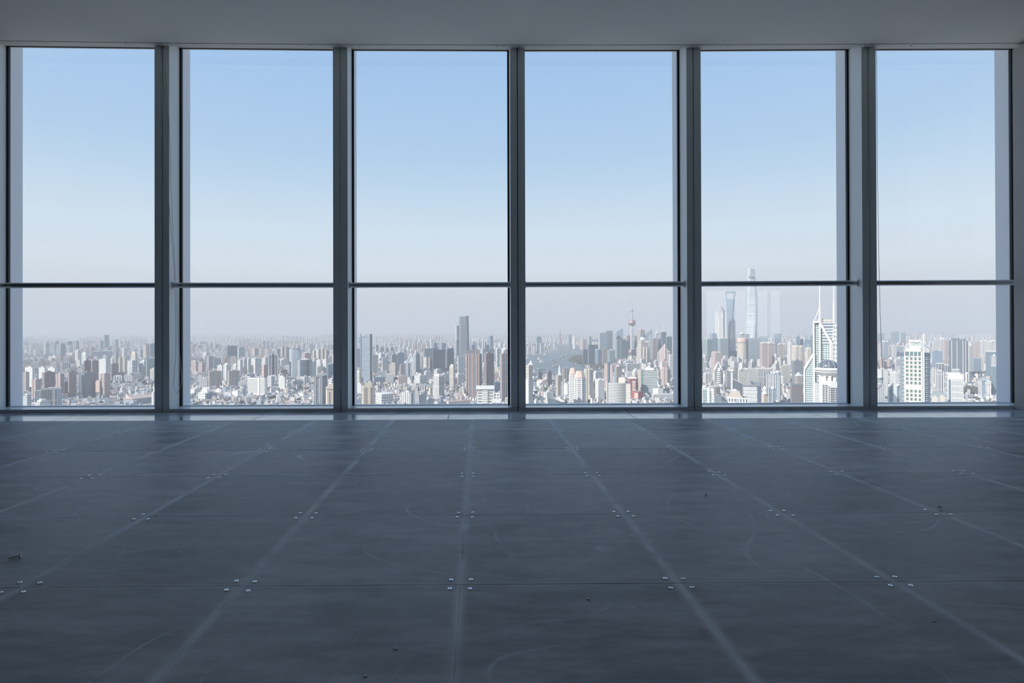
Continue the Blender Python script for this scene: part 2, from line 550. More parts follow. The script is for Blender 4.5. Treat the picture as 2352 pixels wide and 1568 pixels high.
# ------------------------------------------------------------------ handrails across the panes
ORD = ['first', 'second', 'third', 'fourth', 'fifth', 'sixth']
RAIL_Y = 5.055
RPX = [655.3, 655.0, 654.8, 653.6, 652.0, 650.0, 648.3]
for i in range(6):
    xl, xr = MUL[i]+HW, MUL[i+1]-HW
    zl = at_y(372+405*(i-1), RPX[i], RAIL_Y).z
    zr = at_y(372+405*i, RPX[i+1], RAIL_Y).z
    hr = tag(empty('handrail', ((xl+xr)/2, RAIL_Y, (zl+zr)/2)),
             'brushed steel handrail across the %s window from the left' % ORD[i], 'handrail', 'handrails across the windows')
    c, dz, hw = (xl+xr)/2, (zr-zl)/2, (xr-xl)/2
    m = MB(); m.tube([(-hw+0.004, 0, -dz), (hw-0.004, 0, dz)], 0.0235, 20)
    m.build('tube', M_STEEL, hr, smooth=False)
    for sx in (-1, 1):
        m = MB(); m.tube([(sx*hw, 0, sx*dz), (sx*(hw-0.012), 0, sx*dz)], 0.030, 18)
        m.build('end_flange', M_STEEL, hr)

# ------------------------------------------------------------------ side and back of the room
wb = MB(); wb.prism([(4.612, 4.975), (4.50, 4.30), (5.60, 4.30), (5.60, 4.975)], -0.010, 3.085)
wb.box(4.92, ROOM_X1, 4.98, 5.30, -0.024, 3.32)
tag(wb.build('wall_right', M_WALL), kind='structure')
wb = MB(); wb.box(ROOM_X0, MUL[0]-HW-0.002, 4.985, 5.30, -0.024, 3.32)
tag(wb.build('wall_front', M_WALL), kind='structure')
wb = MB(); wb.box(ROOM_X0-0.2, ROOM_X0, ROOM_Y0, 5.3, -0.3, 3.4)
tag(wb.build('wall_left', M_WALL), kind='structure')
wb = MB(); wb.box(ROOM_X1, ROOM_X1+0.2, ROOM_Y0, 5.3, -0.3, 3.4)
tag(wb.build('wall_side', M_WALL), kind='structure')
cw = MB(); cw.box(ROOM_X0, 5.2, ROOM_Y0, -3.5, -0.024, 3.4)  # unseen core wall, set here to bounce window light; its end clears the reflections
tag(cw.build('wall_core', M_WALL), kind='structure')
BO = [(13.9, 14.6), (15.25, 17.0), (17.1, 17.85), (18.7, 19.3), (19.55, 20.15)]        # tall windows in the far back wall
wb = MB()
prev = ROOM_X0
for a, b_ in BO:
    wb.box(prev, a, ROOM_Y0-0.3, ROOM_Y0, -0.3, 3.4)
    prev = b_
wb.box(prev, ROOM_X1, ROOM_Y0-0.3, ROOM_Y0, -0.3, 3.4)
tag(wb.build('wall_back', M_WALL), kind='structure')
for i, (a, b_) in enumerate(BO):
    win = tag(empty('window_%d' % (7+i), ((a+b_)/2, ROOM_Y0, 0)), kind='structure')
    w2 = (b_-a)/2
    p = MB(); p.box(-w2, w2, -0.2, -0.19, 0, 3.1); p.build('pane', M_GLASS, win)
    p = MB(); p.tube([(-w2, -0.08, 1.06), (w2, -0.08, 1.06)], 0.024, 10); p.build('rail', M_STEEL, win)
    p = MB(); p.box(-w2, w2, -0.25, 0, -0.02, 0.03); p.build('sill', M_FRAME, win)
# ================================================================== the city outside
G = EYE - 230.0                                   # street level below the eye
CROP = {'A': (40, 740, 7.841), 'B': (190, 740, 7.841), 'C': (430, 740, 7.841), 'D': (600, 740, 7.841),
        'E': (810, 740, 7.839), 'F': (990, 720, 7.128), 'G': (1200, 740, 7.839), 'H': (1370, 740, 7.842),
        'I': (1605, 740, 7.841), 'J': (1765, 740, 7.839), 'K': (2005, 740, 7.84), 'L': (2150, 740, 7.84),
        'Q': (1180, 600, 4.126), 'S': (1580, 600, 4.126), 'Z': (0, 0, 1.0)}

def PX(crop, u, v):
    a, b, s = CROP[crop]
    return a+u/s, b+v/s

PAL = dict(white=(.80, .78, .74), offw=(.68, .67, .64), cream=(.74, .68, .58), beige=(.58, .51, .44), tan=(.66, .57, .46),
           pink=(.58, .46, .43), brown=(.33, .26, .25), dbrown=(.22, .18, .18), grey=(.44, .45, .46), dgrey=(.22, .24, .27),
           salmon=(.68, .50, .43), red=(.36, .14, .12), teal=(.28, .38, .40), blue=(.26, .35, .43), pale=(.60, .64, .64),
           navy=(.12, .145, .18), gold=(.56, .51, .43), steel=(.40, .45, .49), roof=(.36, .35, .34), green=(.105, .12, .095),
           wd=(.14, .15, .17), wb=(.15, .215, .265), wt=(.145, .225, .235), wg=(.27, .29, .31), wn=(.08, .10, .13), wl=(.38, .44, .48))

def facade(wall, win, pu, pv, wu, wv, rough=0.25):
    key = 'facade_%s_%s_%g_%g_%g_%g' % (wall, win, pu, pv, wu, wv)
    if key in MATS:
        return MATS[key]
    m, t, out = nodes_mat(key)
    N, L = t.nodes.new, t.links.new
    b = N('ShaderNodeBsdfPrincipled')
    uv = N('ShaderNodeUVMap'); uv.uv_map = 'UVMap'
    sep = N('ShaderNodeSeparateXYZ'); L(uv.outputs[0], sep.inputs[0])
    def mt(op, a, c=None, clamp=False):
        n = N('ShaderNodeMath'); n.operation = op; n.use_clamp = clamp
        for i, v in enumerate((a, c)):
            if v is None: continue
            if isinstance(v, (int, float)): n.inputs[i].default_value = v
            else: L(v, n.inputs[i])
        return n.outputs[0]
    cu = mt('DIVIDE', sep.outputs[0], pu); cv = mt('DIVIDE', sep.outputs[1], pv)
    fu = mt('ABSOLUTE', mt('SUBTRACT', mt('FRACT', cu), 0.5)); fv = mt('ABSOLUTE', mt('SUBTRACT', mt('FRACT', cv), 0.5))
    mask = mt('MULTIPLY', mt('LESS_THAN', fu, wu/2+1e-4), mt('LESS_THAN', fv, wv/2+1e-4))
    cmb = N('ShaderNodeCombineXYZ'); L(mt('FLOOR', cu), cmb.inputs[0]); L(mt('FLOOR', cv), cmb.inputs[1])
    wn = N('ShaderNodeTexWhiteNoise'); wn.noise_dimensions = '2D'; L(cmb.outputs[0], wn.inputs['Vector'])
    c = PAL[win]
    wmix = N('ShaderNodeMixRGB')
    wmix.inputs[1].default_value = tuple(v*0.82 for v in c) + (1,)
    wmix.inputs[2].default_value = tuple(min(1, v*1.25+0.01) for v in c) + (1,)
    L(wn.outputs[0], wmix.inputs[0])
    # walls: slight weathering
    tc = N('ShaderNodeTexCoord'); ns = N('ShaderNodeTexNoise'); ns.inputs['Scale'].default_value = 0.05; ns.inputs['Detail'].default_value = 4
    L(tc.outputs['Object'], ns.inputs['Vector'])
    w = PAL[wall]
    wl = N('ShaderNodeMixRGB'); wl.inputs[1].default_value = tuple(v*0.86 for v in w)+(1,); wl.inputs[2].default_value = tuple(min(.9, v*1.1) for v in w)+(1,)
    L(ns.outputs[0], wl.inputs[0])
    mx = N('ShaderNodeMixRGB'); L(mask, mx.inputs[0]); L(wl.outputs[0], mx.inputs[1]); L(wmix.outputs[0], mx.inputs[2])
    L(mx.outputs[0], b.inputs['Base Color'])
    L(mt('SUBTRACT', 0.8, mt('MULTIPLY', mask, 0.8-rough)), b.inputs['Roughness'])
    L(b.outputs[0], out.inputs[0])
    MATS[key] = m
    return m

def cmat(c, rough=0.7, metal=0.0):
    return plain('city_%s_%g_%g' % (c, rough, metal), PAL[c], rough, metal, 0.07, 0.08)

STY = dict(res=(4.4, 3.1, .5, .5), grid=(4.6, 3.8, .58, .55), band=(9, 3.9, 1.0, .5), vert=(4.4, 30, .5, .97),
           glass=(3.0, 3.9, .9, .84), check=(7.5, 7.5, .62, .55), fine=(3.2, 3.2, .5, .45), blank=(9, 9, 0, 0), bandw=(9, 4.2, 1.0, .36))

def fac(style, wall, win, sc=1.0):
    pu, pv, wu, wv = STY[style]
    return facade(wall, win, round(pu*sc, 2), round(pv*sc, 2), wu, wv)

M_ROOF = cmat('roof', 0.9)

def frame_at(x, Y):
    """world X on the ground and the turn that makes local -y look at the viewer"""
    p = at_y(x, CY, Y)
    return p.x, math.atan2(-p.x, Y), math.cos(math.atan2(p.x, Y))

def ground_Y(x, y):
    return at_z(x, y, G).y

def ribbed(plan, bay=7.0, depth=1.4):
    """gives a plan's long sides alternating bays, as apartment towers have"""
    out = []
    n = len(plan)
    for i in range(n):
        a, b = Vector(plan[i]), Vector(plan[(i+1) % n])
        L = (b-a).length
        k = max(1, int(L/bay))
        k += (k+1) % 2
        d = (b-a)/L
        nrm = Vector((d.y, -d.x))
        out.append(tuple(a))
        for j in range(1, k):
            p = a+d*(L*j/k)
            inw = -nrm*depth
            if j % 2 == 1:
                out += [tuple(p), tuple(p+inw)]
            else:
                out += [tuple(p+inw), tuple(p)]
    return out

def plan_for(W, s, dp, th):
    if s <= 0:
        D = dp or W*0.7
        return [(-W/2, 0), (W/2, 0), (W/2, D), (-W/2, D)]
    th = math.radians(th)
    b, a = s*W/math.sin(th), (1-s)*W/math.cos(th)
    N = Vector((-W/2+s*W, 0))
    Lp = N+Vector((-math.sin(th), math.cos(th)))*b
    Rp = N+Vector((math.cos(th), math.sin(th)))*a
    B = Lp+Rp-N
    return [tuple(Lp), tuple(N), tuple(Rp), tuple(B)]

def shrink(plan, k):
    c = Vector((sum(p[0] for p in plan)/len(plan), sum(p[1] for p in plan)/len(plan)))
    return [tuple(c+(Vector(p)-c)*k) for p in plan]

def centre(plan):
    return sum(p[0] for p in plan)/len(plan), sum(p[1] for p in plan)/len(plan)

def spec(crop, u0, u1, vt, vb):
    xa, yt = PX(crop, u0, vt)
    xb = PX(crop, u1, vt)[0]
    xm = (xa+xb)/2
    Y = ground_Y(xm, PX(crop, 0, vb)[1]) if vb > 0 else -vb*1000
    X, rz, cs = frame_at(xm, Y)
    W = (xb-xa)*Y*cs/FPX
    H = at_y(xm, yt, Y).z-G
    return X, Y, rz, W, H

GRP_FAR = 'towers across the city'
N_BLD = 0
FOOT = []

def foot(X, Y, rz, W, D):
    FOOT.append((X-math.sin(rz)*D/2, Y+math.cos(rz)*D/2, max(W, D)*.62+14))

def B(name, label, crop, u0, u1, vt, vb, style, wall, win, s=0.0, roof='box', dp=None, th=32, sc=1.0, cat='tower', rib=None):
    global N_BLD
    N_BLD += 1
    X, Y, rz, W, H = spec(crop, u0, u1, vt, vb)
    root = tag(empty(name, (X, Y, G), rz), label, cat)
    foot(X, Y, rz, W, dp or W*.7)
    plan = plan_for(W, s, dp, th)
    m = MB()
    fm = fac(style, wall, win, sc)
    rb = rib if rib is not None else (style == 'res')
    bp = ribbed(plan, max(6.0, W/5), max(1.2, W*0.035)) if rb else plan
    m.prism(bp, 0, H, 0, 1)
    # parapet
    m.build('body', [fm, M_ROOF], root)
    cx, cy = centre(plan)
    wall_m = cmat(wall, 0.8)
    if roof:
        r = MB()
        k = R.uniform(.28, .5)
        if 'box' in roof:
            r.prism(shrink(plan, k), H-0.5, H+max(3.0, H*0.035))
            if R.random() < .5:
                r.prism(shrink(plan, k*.5), H, H+max(5, H*0.06))
        if 'step' in roof:
            r.prism(shrink(plan, .72), H-0.5, H+H*0.05); r.prism(shrink(plan, .45), H, H+H*0.10)
        if 'crown' in roof:
            for p in shrink(plan, .66):
                h = H*R.uniform(.03, .06)
                r.box(p[0]-W*.12, p[0]+W*.12, p[1]-W*.12, p[1]+W*.12, H-0.5, H+h)
            r.prism(shrink(plan, .3), H-.5, H+H*0.07)
        if 'pyr' in roof:
            n = len(plan)
            zt = H+W*0.55
            for i in range(n):
                a, b = plan[i], plan[(i+1) % n]
                r.face([(a[0], a[1], H), (b[0], b[1], H), (cx, cy, zt)])
        if 'dome' in roof:
            rr = W*.36
            r.lathe([(rr*math.cos(a), H-.3+rr*.8*math.sin(a)) for a in [i*math.pi/12 for i in range(7)]], 14, cx, cy)
        if 'rim' in roof:
            o = shrink(plan, 1.02)
            r.prism(o, H-2.0, H+2.5)
        if 'mast' in roof:
            r.tube([(cx, cy, H), (cx, cy, H+H*.22)], 0.9, 5)
        if 'gable' in roof:
            a, b, c, d = plan[:4]
            e = ((a[0]+d[0])/2, (a[1]+d[1])/2, H+W*.16); f = ((b[0]+c[0])/2, (b[1]+c[1])/2, H+W*.16)
            r.face([(a[0], a[1], H), (b[0], b[1], H), f, e]); r.face([(c[0], c[1], H), (d[0], d[1], H), e, f])
            r.face([(b[0], b[1], H), (c[0], c[1], H), f]); r.face([(d[0], d[1], H), (a[0], a[1], H), e])
        if r.f:
            rm = wall_m
            if '!' in roof:
                rm = cmat(roof.split('!')[1].split()[0], 0.75)
            r.build('rooftop', rm, root)
    return root, plan, W, H

def grid_front(root, x0, x1, z0, z1, y, nc, nr, pw, sh, wall, win, proud=0.8, rz=0.0, org=(0, 0), winmat=None):
    """a facade of real piers, spandrels and window panes; each pane its own part"""
    wm, gm = cmat(wall, 0.75), winmat or plain('pane_'+win, PAL[win], 0.15)
    def put_(name, me, x, yy, z):
        c, s_ = math.cos(rz), math.sin(rz)
        return put(name, me, root, (org[0]+x*c-yy*s_, org[1]+x*s_+yy*c, z), rz)
    cw, rh = (x1-x0)/nc, (z1-z0)/nr
    b = MB(); b.box(-pw/2, pw/2, -proud, 0.05, 0, z1-z0+sh/2); pier = b.mesh('pier', [wm])
    b = MB(); b.box(0, x1-x0, -proud*0.8, 0.05, -sh/2, sh/2); span = b.mesh('spandrel', [wm])
    b = MB(); b.box(-(cw-pw)/2, (cw-pw)/2, -0.12, 0.03, -(rh-sh)/2, (rh-sh)/2); pane = b.mesh('window', [gm])
    for i in range(nc+1):
        put_('pier', pier, x0+cw*i, y, z0)
    for j in range(nr+1):
        put_('spandrel', span, x0, y, z0+rh*j)
    for i in range(nc):
        for j in range(nr):
            put_('window', pane, x0+cw*(i+.5), y, z0+rh*(j+.5))

# ------------------------------------------------------------------ ground, river and creek
def mat_ground():
    m, t, out = nodes_mat('streets')
    N, L = t.nodes.new, t.links.new
    b = N('ShaderNodeBsdfPrincipled'); b.inputs['Roughness'].default_value = 0.9
    geo = N('ShaderNodeNewGeometry')
    v = N('ShaderNodeTexVoronoi'); v.inputs['Scale'].default_value = 0.022
    n = N('ShaderNodeTexNoise'); n.inputs['Scale'].default_value = 0.004; n.inputs['Detail'].default_value = 6
    L(geo.outputs['Position'], v.inputs['Vector']); L(geo.outputs['Position'], n.inputs['Vector'])
    cr = N('ShaderNodeValToRGB')
    cr.color_ramp.elements[0].position = 0.35; cr.color_ramp.elements[0].color = (0.10, 0.11, 0.09, 1)
    cr.color_ramp.elements[1].position = 0.62; cr.color_ramp.elements[1].color = (0.26, 0.25, 0.24, 1)
    L(n.outputs[0], cr.inputs[0])
    mx = N('ShaderNodeMixRGB'); mx.inputs[0].default_value = 0.35
    bw = N('ShaderNodeRGBToBW'); L(v.outputs['Color'], bw.inputs[0])
    L(cr.outputs[0], mx.inputs[1]); L(bw.outputs[0], mx.inputs[2])
    L(mx.outputs[0], b.inputs['Base Color']); L(b.outputs[0], out.inputs[0])
    return m

gb = MB(); gb.box(-30000, 30000, 90, 32000, G-4, G)
ground = tag(gb.build('ground', mat_ground()), kind='structure')

def poly_px(pts):
    return [at_z(*PX(c, u, v), G).xy.to_tuple() for c, u, v in pts]

def mat_water():
    m, t, out = nodes_mat('river_water')
    N, L = t.nodes.new, t.links.new
    b = N('ShaderNodeBsdfPrincipled'); b.inputs['Base Color'].default_value = (0.10, 0.125, 0.135, 1); b.inputs['Roughness'].default_value = 0.36
    geo = N('ShaderNodeNewGeometry')
    n = N('ShaderNodeTexNoise'); n.inputs['Scale'].default_value = 0.05; n.inputs['Detail'].default_value = 5
    L(geo.outputs['Position'], n.inputs['Vector'])
    bm = N('ShaderNodeBump'); bm.inputs['Strength'].default_value = 0.4; bm.inputs['Distance'].default_value = 2
    L(n.outputs[0], bm.inputs['Height']); L(bm.outputs[0], b.inputs['Normal'])
    L(b.outputs[0], out.inputs[0])
    return m

M_WATER = mat_water()
RIVER = poly_px([('G', 610, 425), ('G', 655, 500), ('G', 480, 545), ('G', 330, 585), ('G', 48, 605), ('G', -140, 640), ('G', -140, 900), ('G', 200, 905),
                 ('G', 600, 990), ('G', 900, 970), ('G', 1300, 905), ('G', 1500, 925), ('G', 1500, 870), ('G', 1150, 785), ('G', 950, 745), ('G', 860, 705),
                 ('G', 850, 675), ('G', 900, 655), ('G', 1050, 610), ('G', 1090, 560), ('G', 1180, 440), ('G', 1000, 412)])
CREEK = poly_px([('G', 190, 1335), ('G', 420, 1352), ('G', 600, 1395), ('G', 720, 1440), ('G', 840, 1500), ('G', 840, 1560), ('G', 600, 1540), ('G', 420, 1440), ('G', 190, 1425), ('G', 100, 1420), ('G', 100, 1335)])
BASIN = poly_px([('K', 40, 790), ('K', 480, 785), ('K', 480, 880), ('K', 300, 870), ('K', 40, 850)])

def tri_poly(name, pts, mat, z):
    import bmesh
    me = bpy.data.meshes.new(name)
    bm = bmesh.new()
    vs = [bm.verts.new((p[0], p[1], z)) for p in pts]
    f = bm.faces.new(vs)
    bmesh.ops.triangulate(bm, faces=[f])
    bmesh.ops.recalc_face_normals(bm, faces=bm.faces)
    ext = bmesh.ops.extrude_face_region(bm, geom=list(bm.faces))
    for v in [g for g in ext['geom'] if isinstance(g, bmesh.types.BMVert)]:
        v.co.z -= 1.5
    bmesh.ops.recalc_face_normals(bm, faces=bm.faces)
    bm.to_mesh(me); bm.free()
    me.materials.append(mat)
    return put(name, me)

tag(tri_poly('river', RIVER, M_WATER, G+0.6), 'wide hazy grey-blue river curving behind the riverside towers', 'river', None, 'structure')
tag(tri_poly('creek', CREEK, M_WATER, G+0.6), 'narrow creek winding past low buildings, fourth window bottom', 'creek', None, 'structure')
tag(tri_poly('water_basin', BASIN, M_WATER, G+0.6), 'flat grey-blue water behind the sign-topped cream tower', 'water', None, 'structure')

def inside(p, poly):
    x, y = p
    c = False
    j = len(poly)-1
    for i in range(len(poly)):
        (xi, yi), (xj, yj) = poly[i], poly[j]
        if (yi > y) != (yj > y) and x < (xj-xi)*(y-yi)/(yj-yi)+xi:
            c = not c
        j = i
    return c

PARK = poly_px([('G', 850, 675), ('G', 900, 650), ('G', 1050, 610), ('G', 1100, 640), ('H', 0, 690), ('H', 330, 720), ('H', 330, 830), ('H', 100, 850), ('G', 1150, 782), ('G', 950, 742), ('G', 862, 702)])
# ------------------------------------------------------------------ towers, bay by bay (pixel extents read from the photograph give bearing, size and distance)
# first window from the left
B('apartment_tower', 'narrow pinkish apartment tower cut by the left frame of first window', 'A', 90, 215, 895, 1290, 'res', 'pink', 'wd', .5)
B('office_building', 'bright white slab tower behind brown towers at left of first window', 'A', 135, 320, 815, -2.3, 'fine', 'white', 'wg', .72)
B('apartment_tower', 'tall pinkish-brown tower with shaded blue side, above cream gridded block', 'A', 255, 440, 1025, 1430, 'res', 'pink', 'wd', .4)
B('apartment_tower', 'wide brown twin-fronted tower behind the cream gridded block', 'A', 445, 680, 900, -2.02, 'res', 'brown', 'wd', .18)
B('apartment_tower', 'brown tower with lit left face right of cream gridded block', 'A', 695, 845, 930, -1.98, 'res', 'pink', 'wd', .52)
B('apartment_tower', 'brown tower with fine window grid, third of the front brown row', 'A', 912, 1062, 895, 1385, 'fine', 'brown', 'wg', .12)
B('apartment_tower', 'short dark brown tower squeezed between two brown apartment towers', 'A', 848, 915, 1080, -2.05, 'res', 'dbrown', 'wd')
B('apartment_tower', 'widest brown tower with blue glass stripes in first window', 'B', -30, 230, 905, 1365, 'vert', 'brown', 'wb', .2, sc=1.6)
B('apartment_tower', 'brown ribbed tower right of the salmon building, first window', 'B', 310, 500, 930, 1355, 'res', 'pink', 'wd', .42)
B('apartment_tower', 'slim white tower peeking left of the widest brown tower', 'A', 1105, 1165, 910, -2.1, 'fine', 'white', 'wg')
B('low_block', 'small white and teal balcony block in bottom left corner', 'A', 100, 250, 1320, -1.5, 'bandw', 'offw', 'wt', .5, cat='building')
B('low_block', 'white block with blue balcony bands at bottom of first window', 'A', 310, 590, 1440, -1.33, 'bandw', 'white', 'wb', .35, roof='step', cat='building')
B('apartment_tower', 'leftmost small white tower in the low district, first window', 'A', 108, 140, 670, 780, 'res', 'offw', 'wd', .5)
B('apartment_tower', 'small white tower second from the left frame, first window', 'A', 152, 190, 645, 775, 'res', 'white', 'wd', .6)
B('apartment_block', 'broad white block above the brown towers with box on roof', 'A', 385, 525, 815, -2.6, 'fine', 'white', 'wg', .75, roof='crown')
B('apartment_block', 'bright white block right of the broad white block, first window', 'A', 548, 685, 820, -2.55, 'fine', 'white', 'wg', .9, roof='crown')
B('apartment_tower', 'white vertically striped tower with rooftop pole, first window', 'A', 556, 770, 615, 795, 'vert', 'white', 'wd', .68, roof='box mast', sc=2.2)
B('apartment_tower', 'slim white tower, left one of a small pair mid first window', 'A', 765, 800, 580, 690, 'res', 'white', 'wd', .6)
B('apartment_tower', 'slim white tower, right one of a small pair mid first window', 'A', 812, 870, 580, 690, 'res', 'white', 'wd', .4)
B('apartment_tower', 'white ribbed towers group with shaded side, centre of first window', 'A', 898, 1055, 555, 722, 'res', 'white', 'wd', .55, roof='crown')
B('apartment_tower', 'tallest slim white tower with blue shaded side, centre first window', 'A', 1040, 1160, 500, 800, 'res', 'white', 'wd', .38)
B('apartment_tower', 'short white tower at foot of tallest slim white tower', 'A', 1052, 1165, 690, 812, 'res', 'offw', 'wd', .6)
B('apartment_tower', 'white stepped tower right of tallest slim white tower', 'A', 1158, 1260, 575, -3.1, 'res', 'white', 'wd', .7, roof='step')
B('apartment_tower', 'wide dark brown tower left behind the widest brown tower', 'B', 15, 150, 690, -2.5, 'res', 'dbrown', 'wd', .15)
B('apartment_tower', 'wide dark brown tower right behind the widest brown tower', 'B', 152, 290, 690, -2.48, 'res', 'brown', 'wd', .15)
B('office_building', 'pale grey gridded tower with white left edge, mid first window', 'B', 290, 500, 672, -2.4, 'fine', 'offw', 'wg', .6)
B('apartment_tower', 'dark brown tower behind the pale grey gridded tower', 'B', 500, 645, 745, -2.6, 'res', 'brown', 'wd', .15)
B('long_block', 'long low brown block with thin pale posts, first window', 'B', 500, 755, 915, 1035, 'vert', 'brown', 'wd', .1, roof='rim', sc=4, cat='building')
B('apartment_tower', 'white and blue striped tower, left of the two alike, first window', 'B', 800, 985, 690, 1020, 'vert', 'white', 'wb', .5, roof='box', sc=2)
B('apartment_tower', 'white and blue striped tower, right of the two alike, first window', 'B', 1015, 1195, 700, 1010, 'vert', 'white', 'wb', .5, roof='box', sc=2)
B('office_building', 'wide teal glass block at right edge of first window', 'B', 1140, 1330, 655, -2.75, 'glass', 'pale', 'wt', .1)
B('apartment_tower', 'cream tower with dark window columns at right of first window', 'B', 1212, 1330, 840, 1035, 'vert', 'cream', 'wd', .6, sc=1.8)
B('apartment_tower', 'near white tower sliver against the first grey mullion', 'B', 1240, 1360, 1255, -1.3, 'grid', 'white', 'wd', .3)
B('apartment_tower', 'cream ornate tower with stepped crown, right half of first window', 'B', 872, 990, 560, -3.3, 'res', 'cream', 'wd', .6, roof='step')
B('apartment_tower', 'grey plain tower right of cream ornate tower, first window', 'B', 1008, 1080, 500, -3.8, 'res', 'grey', 'wd', .45)
B('office_building', 'pale cube-topped office block with white roof, first window', 'B', 710, 802, 468, -4.1, 'fine', 'offw', 'wg', .3, roof='rim!white')
B('office_building', 'long pale office with white roof line, left one, first window', 'B', 180, 330, 525, -4.0, 'vert', 'offw', 'wb', 0, roof='rim!white', sc=2)
B('office_building', 'long pale office with white roof line, right one, first window', 'B', 332, 518, 515, -3.9, 'vert', 'offw', 'wb', 0, roof='rim!white', sc=2)
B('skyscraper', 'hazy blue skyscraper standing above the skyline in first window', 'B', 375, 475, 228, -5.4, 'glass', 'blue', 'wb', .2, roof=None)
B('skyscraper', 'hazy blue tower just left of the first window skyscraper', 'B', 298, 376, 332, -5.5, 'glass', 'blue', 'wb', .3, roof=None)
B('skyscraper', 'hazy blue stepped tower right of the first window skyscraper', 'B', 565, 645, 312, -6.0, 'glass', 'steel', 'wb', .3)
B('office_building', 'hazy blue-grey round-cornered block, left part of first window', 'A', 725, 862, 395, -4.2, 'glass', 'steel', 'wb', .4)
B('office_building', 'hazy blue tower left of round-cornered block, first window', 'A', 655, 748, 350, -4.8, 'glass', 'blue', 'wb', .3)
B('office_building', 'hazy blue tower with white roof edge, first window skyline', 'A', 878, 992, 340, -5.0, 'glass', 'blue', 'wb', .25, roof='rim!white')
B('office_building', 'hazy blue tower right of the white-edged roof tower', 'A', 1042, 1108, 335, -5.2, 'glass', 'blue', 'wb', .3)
B('office_building', 'pale grey-green tower at left of first window skyline', 'A', 478, 572, 370, -4.6, 'band', 'pale', 'wg', .3)
B('apartment_tower', 'beige slim tower left of the white and blue striped pair', 'B', 720, 795, 640, -2.8, 'res', 'beige', 'wd', .5)
B('apartment_tower', 'beige tower behind dark brown tower with banded balconies', 'B', 640, 705, 640, -2.9, 'res', 'beige', 'wd', .5)
B('apartment_tower', 'white banded balcony tower above the dark brown tower', 'B', 498, 560, 650, -3.0, 'band', 'white', 'wd', .6)
B('apartment_tower', 'grey tower with pale left edge behind banded balcony tower', 'B', 562, 640, 560, -3.1, 'res', 'grey', 'wd', .4)
B('low_block', 'salmon building wedged between two brown towers, first window', 'B', 230, 318, 1060, -2.15, 'fine', 'salmon', 'wg', .85, cat='building')
B('apartment_tower', 'beige tower cluster at far right of first window skyline', 'B', 1090, 1205, 400, -4.0, 'res', 'beige', 'wd', .4, roof='crown')
B('office_building', 'teal-grey slab tower beside first mullion on the skyline', 'B', 1205, 1330, 385, -3.9, 'glass', 'steel', 'wt', .1)
# second window
B('apartment_block', 'beige gridded apartment block, left of the two alike, second window', 'C', 383, 622, 888, 1183, 'fine', 'beige', 'wd', .06, roof='crown', sc=1.3, rib=True)
B('apartment_block', 'beige gridded apartment block, right of the two alike, second window', 'C', 728, 948, 880, 1170, 'fine', 'beige', 'wd', .1, roof='crown', sc=1.3, rib=True)
B('office_building', 'dark blue glass tower with vertical stripes above red sign', 'C', 720, 902, 422, -3.95, 'vert', 'navy', 'wb', .04, roof=None, sc=1.5)
r_, p_, W_, H_ = B('office_building', 'grey gridded block carrying a pale red sign, second window', 'C', 690, 897, 607, -3.75, 'grid', 'grey', 'wd', .05, roof=None)
_m = MB(); _m.box(-W_*.46, W_*.15, -1.5, -0.2, H_-0.62*W_, H_-0.42*W_); _m.build('sign', cmat('red'), r_)
B('apartment_tower', 'peach pink apartment tower at left of second window', 'C', 72, 198, 705, 905, 'res', 'pink', 'wd', .65, roof='step')
B('apartment_tower', 'peach pink tower with striped side, second from left frame', 'C', 198, 330, 725, 955, 'res', 'pink', 'wd', .5, roof='crown')
B('office_building', 'grey square-gridded office left of red sign, second window', 'C', 478, 608, 655, -3.2, 'grid', 'grey', 'wb', .05)
B('apartment_tower', 'grey apartment tower left of the square-gridded office', 'C', 348, 480, 612, -3.3, 'res', 'grey', 'wd', .3)
B('apartment_tower', 'white apartment tower rising behind the left beige block', 'C', 540, 652, 775, -2.7, 'res', 'white', 'wd', .75)
B('apartment_tower', 'white tower with small dome between the beige blocks', 'C', 652, 780, 765, 1062, 'res', 'white', 'wd', .4, roof='dome')
B('apartment_tower', 'white slim tower above the right beige block', 'C', 822, 940, 765, -2.9, 'res', 'white', 'wd', .45, roof='step')
B('apartment_tower', 'white tower with blue side right of right beige block', 'C', 905, 1002, 680, -2.85, 'res', 'white', 'wd', .5, roof='crown')
B('apartment_tower', 'checkered grey-white tower, left one, middle of second window', 'C', 1000, 1078, 665, 950, 'res', 'offw', 'wd', .25, roof='pyr')
B('apartment_tower', 'checkered grey-white tower, right one, middle of second window', 'C', 1082, 1150, 665, 950, 'res', 'offw', 'wd', .25, roof='pyr')
B('apartment_tower', 'wide white checkered tower above the white hospital slab', 'C', 1152, 1325, 650, 965, 'res', 'white', 'wd', .4, roof='crown')
B('office_building', 'rounded grey banded tower right of dark striped tower', 'C', 905, 1032, 450, -3.9, 'band', 'pale', 'wb', .2)
B('apartment_tower', 'white apartment cluster behind salmon block, second window', 'D', 15, 130, 640, -3.0, 'res', 'white', 'wd', .5, roof='crown')
B('low_block', 'salmon brick block left of white-framed dark tower', 'D', 12, 125, 770, -2.75, 'fine', 'salmon', 'wg', .3, cat='building')
B('office_building', 'small white banded block below the white-framed dark tower', 'D', 312, 432, 988, 1262, 'bandw', 'white', 'wg', .92)
B('apartment_tower', 'white ribbed tower right of white-framed dark tower', 'D', 340, 448, 655, 815, 'res', 'white', 'wd', .55, roof='crown')
B('apartment_tower', 'pink and white paired tower behind teal glass block', 'D', 735, 898, 555, -3.3, 'res', 'pink', 'wd', .3, roof='crown!white')
B('apartment_tower', 'white ribbed apartment tower right of teal glass block', 'D', 988, 1092, 685, 945, 'res', 'white', 'wd', .75)
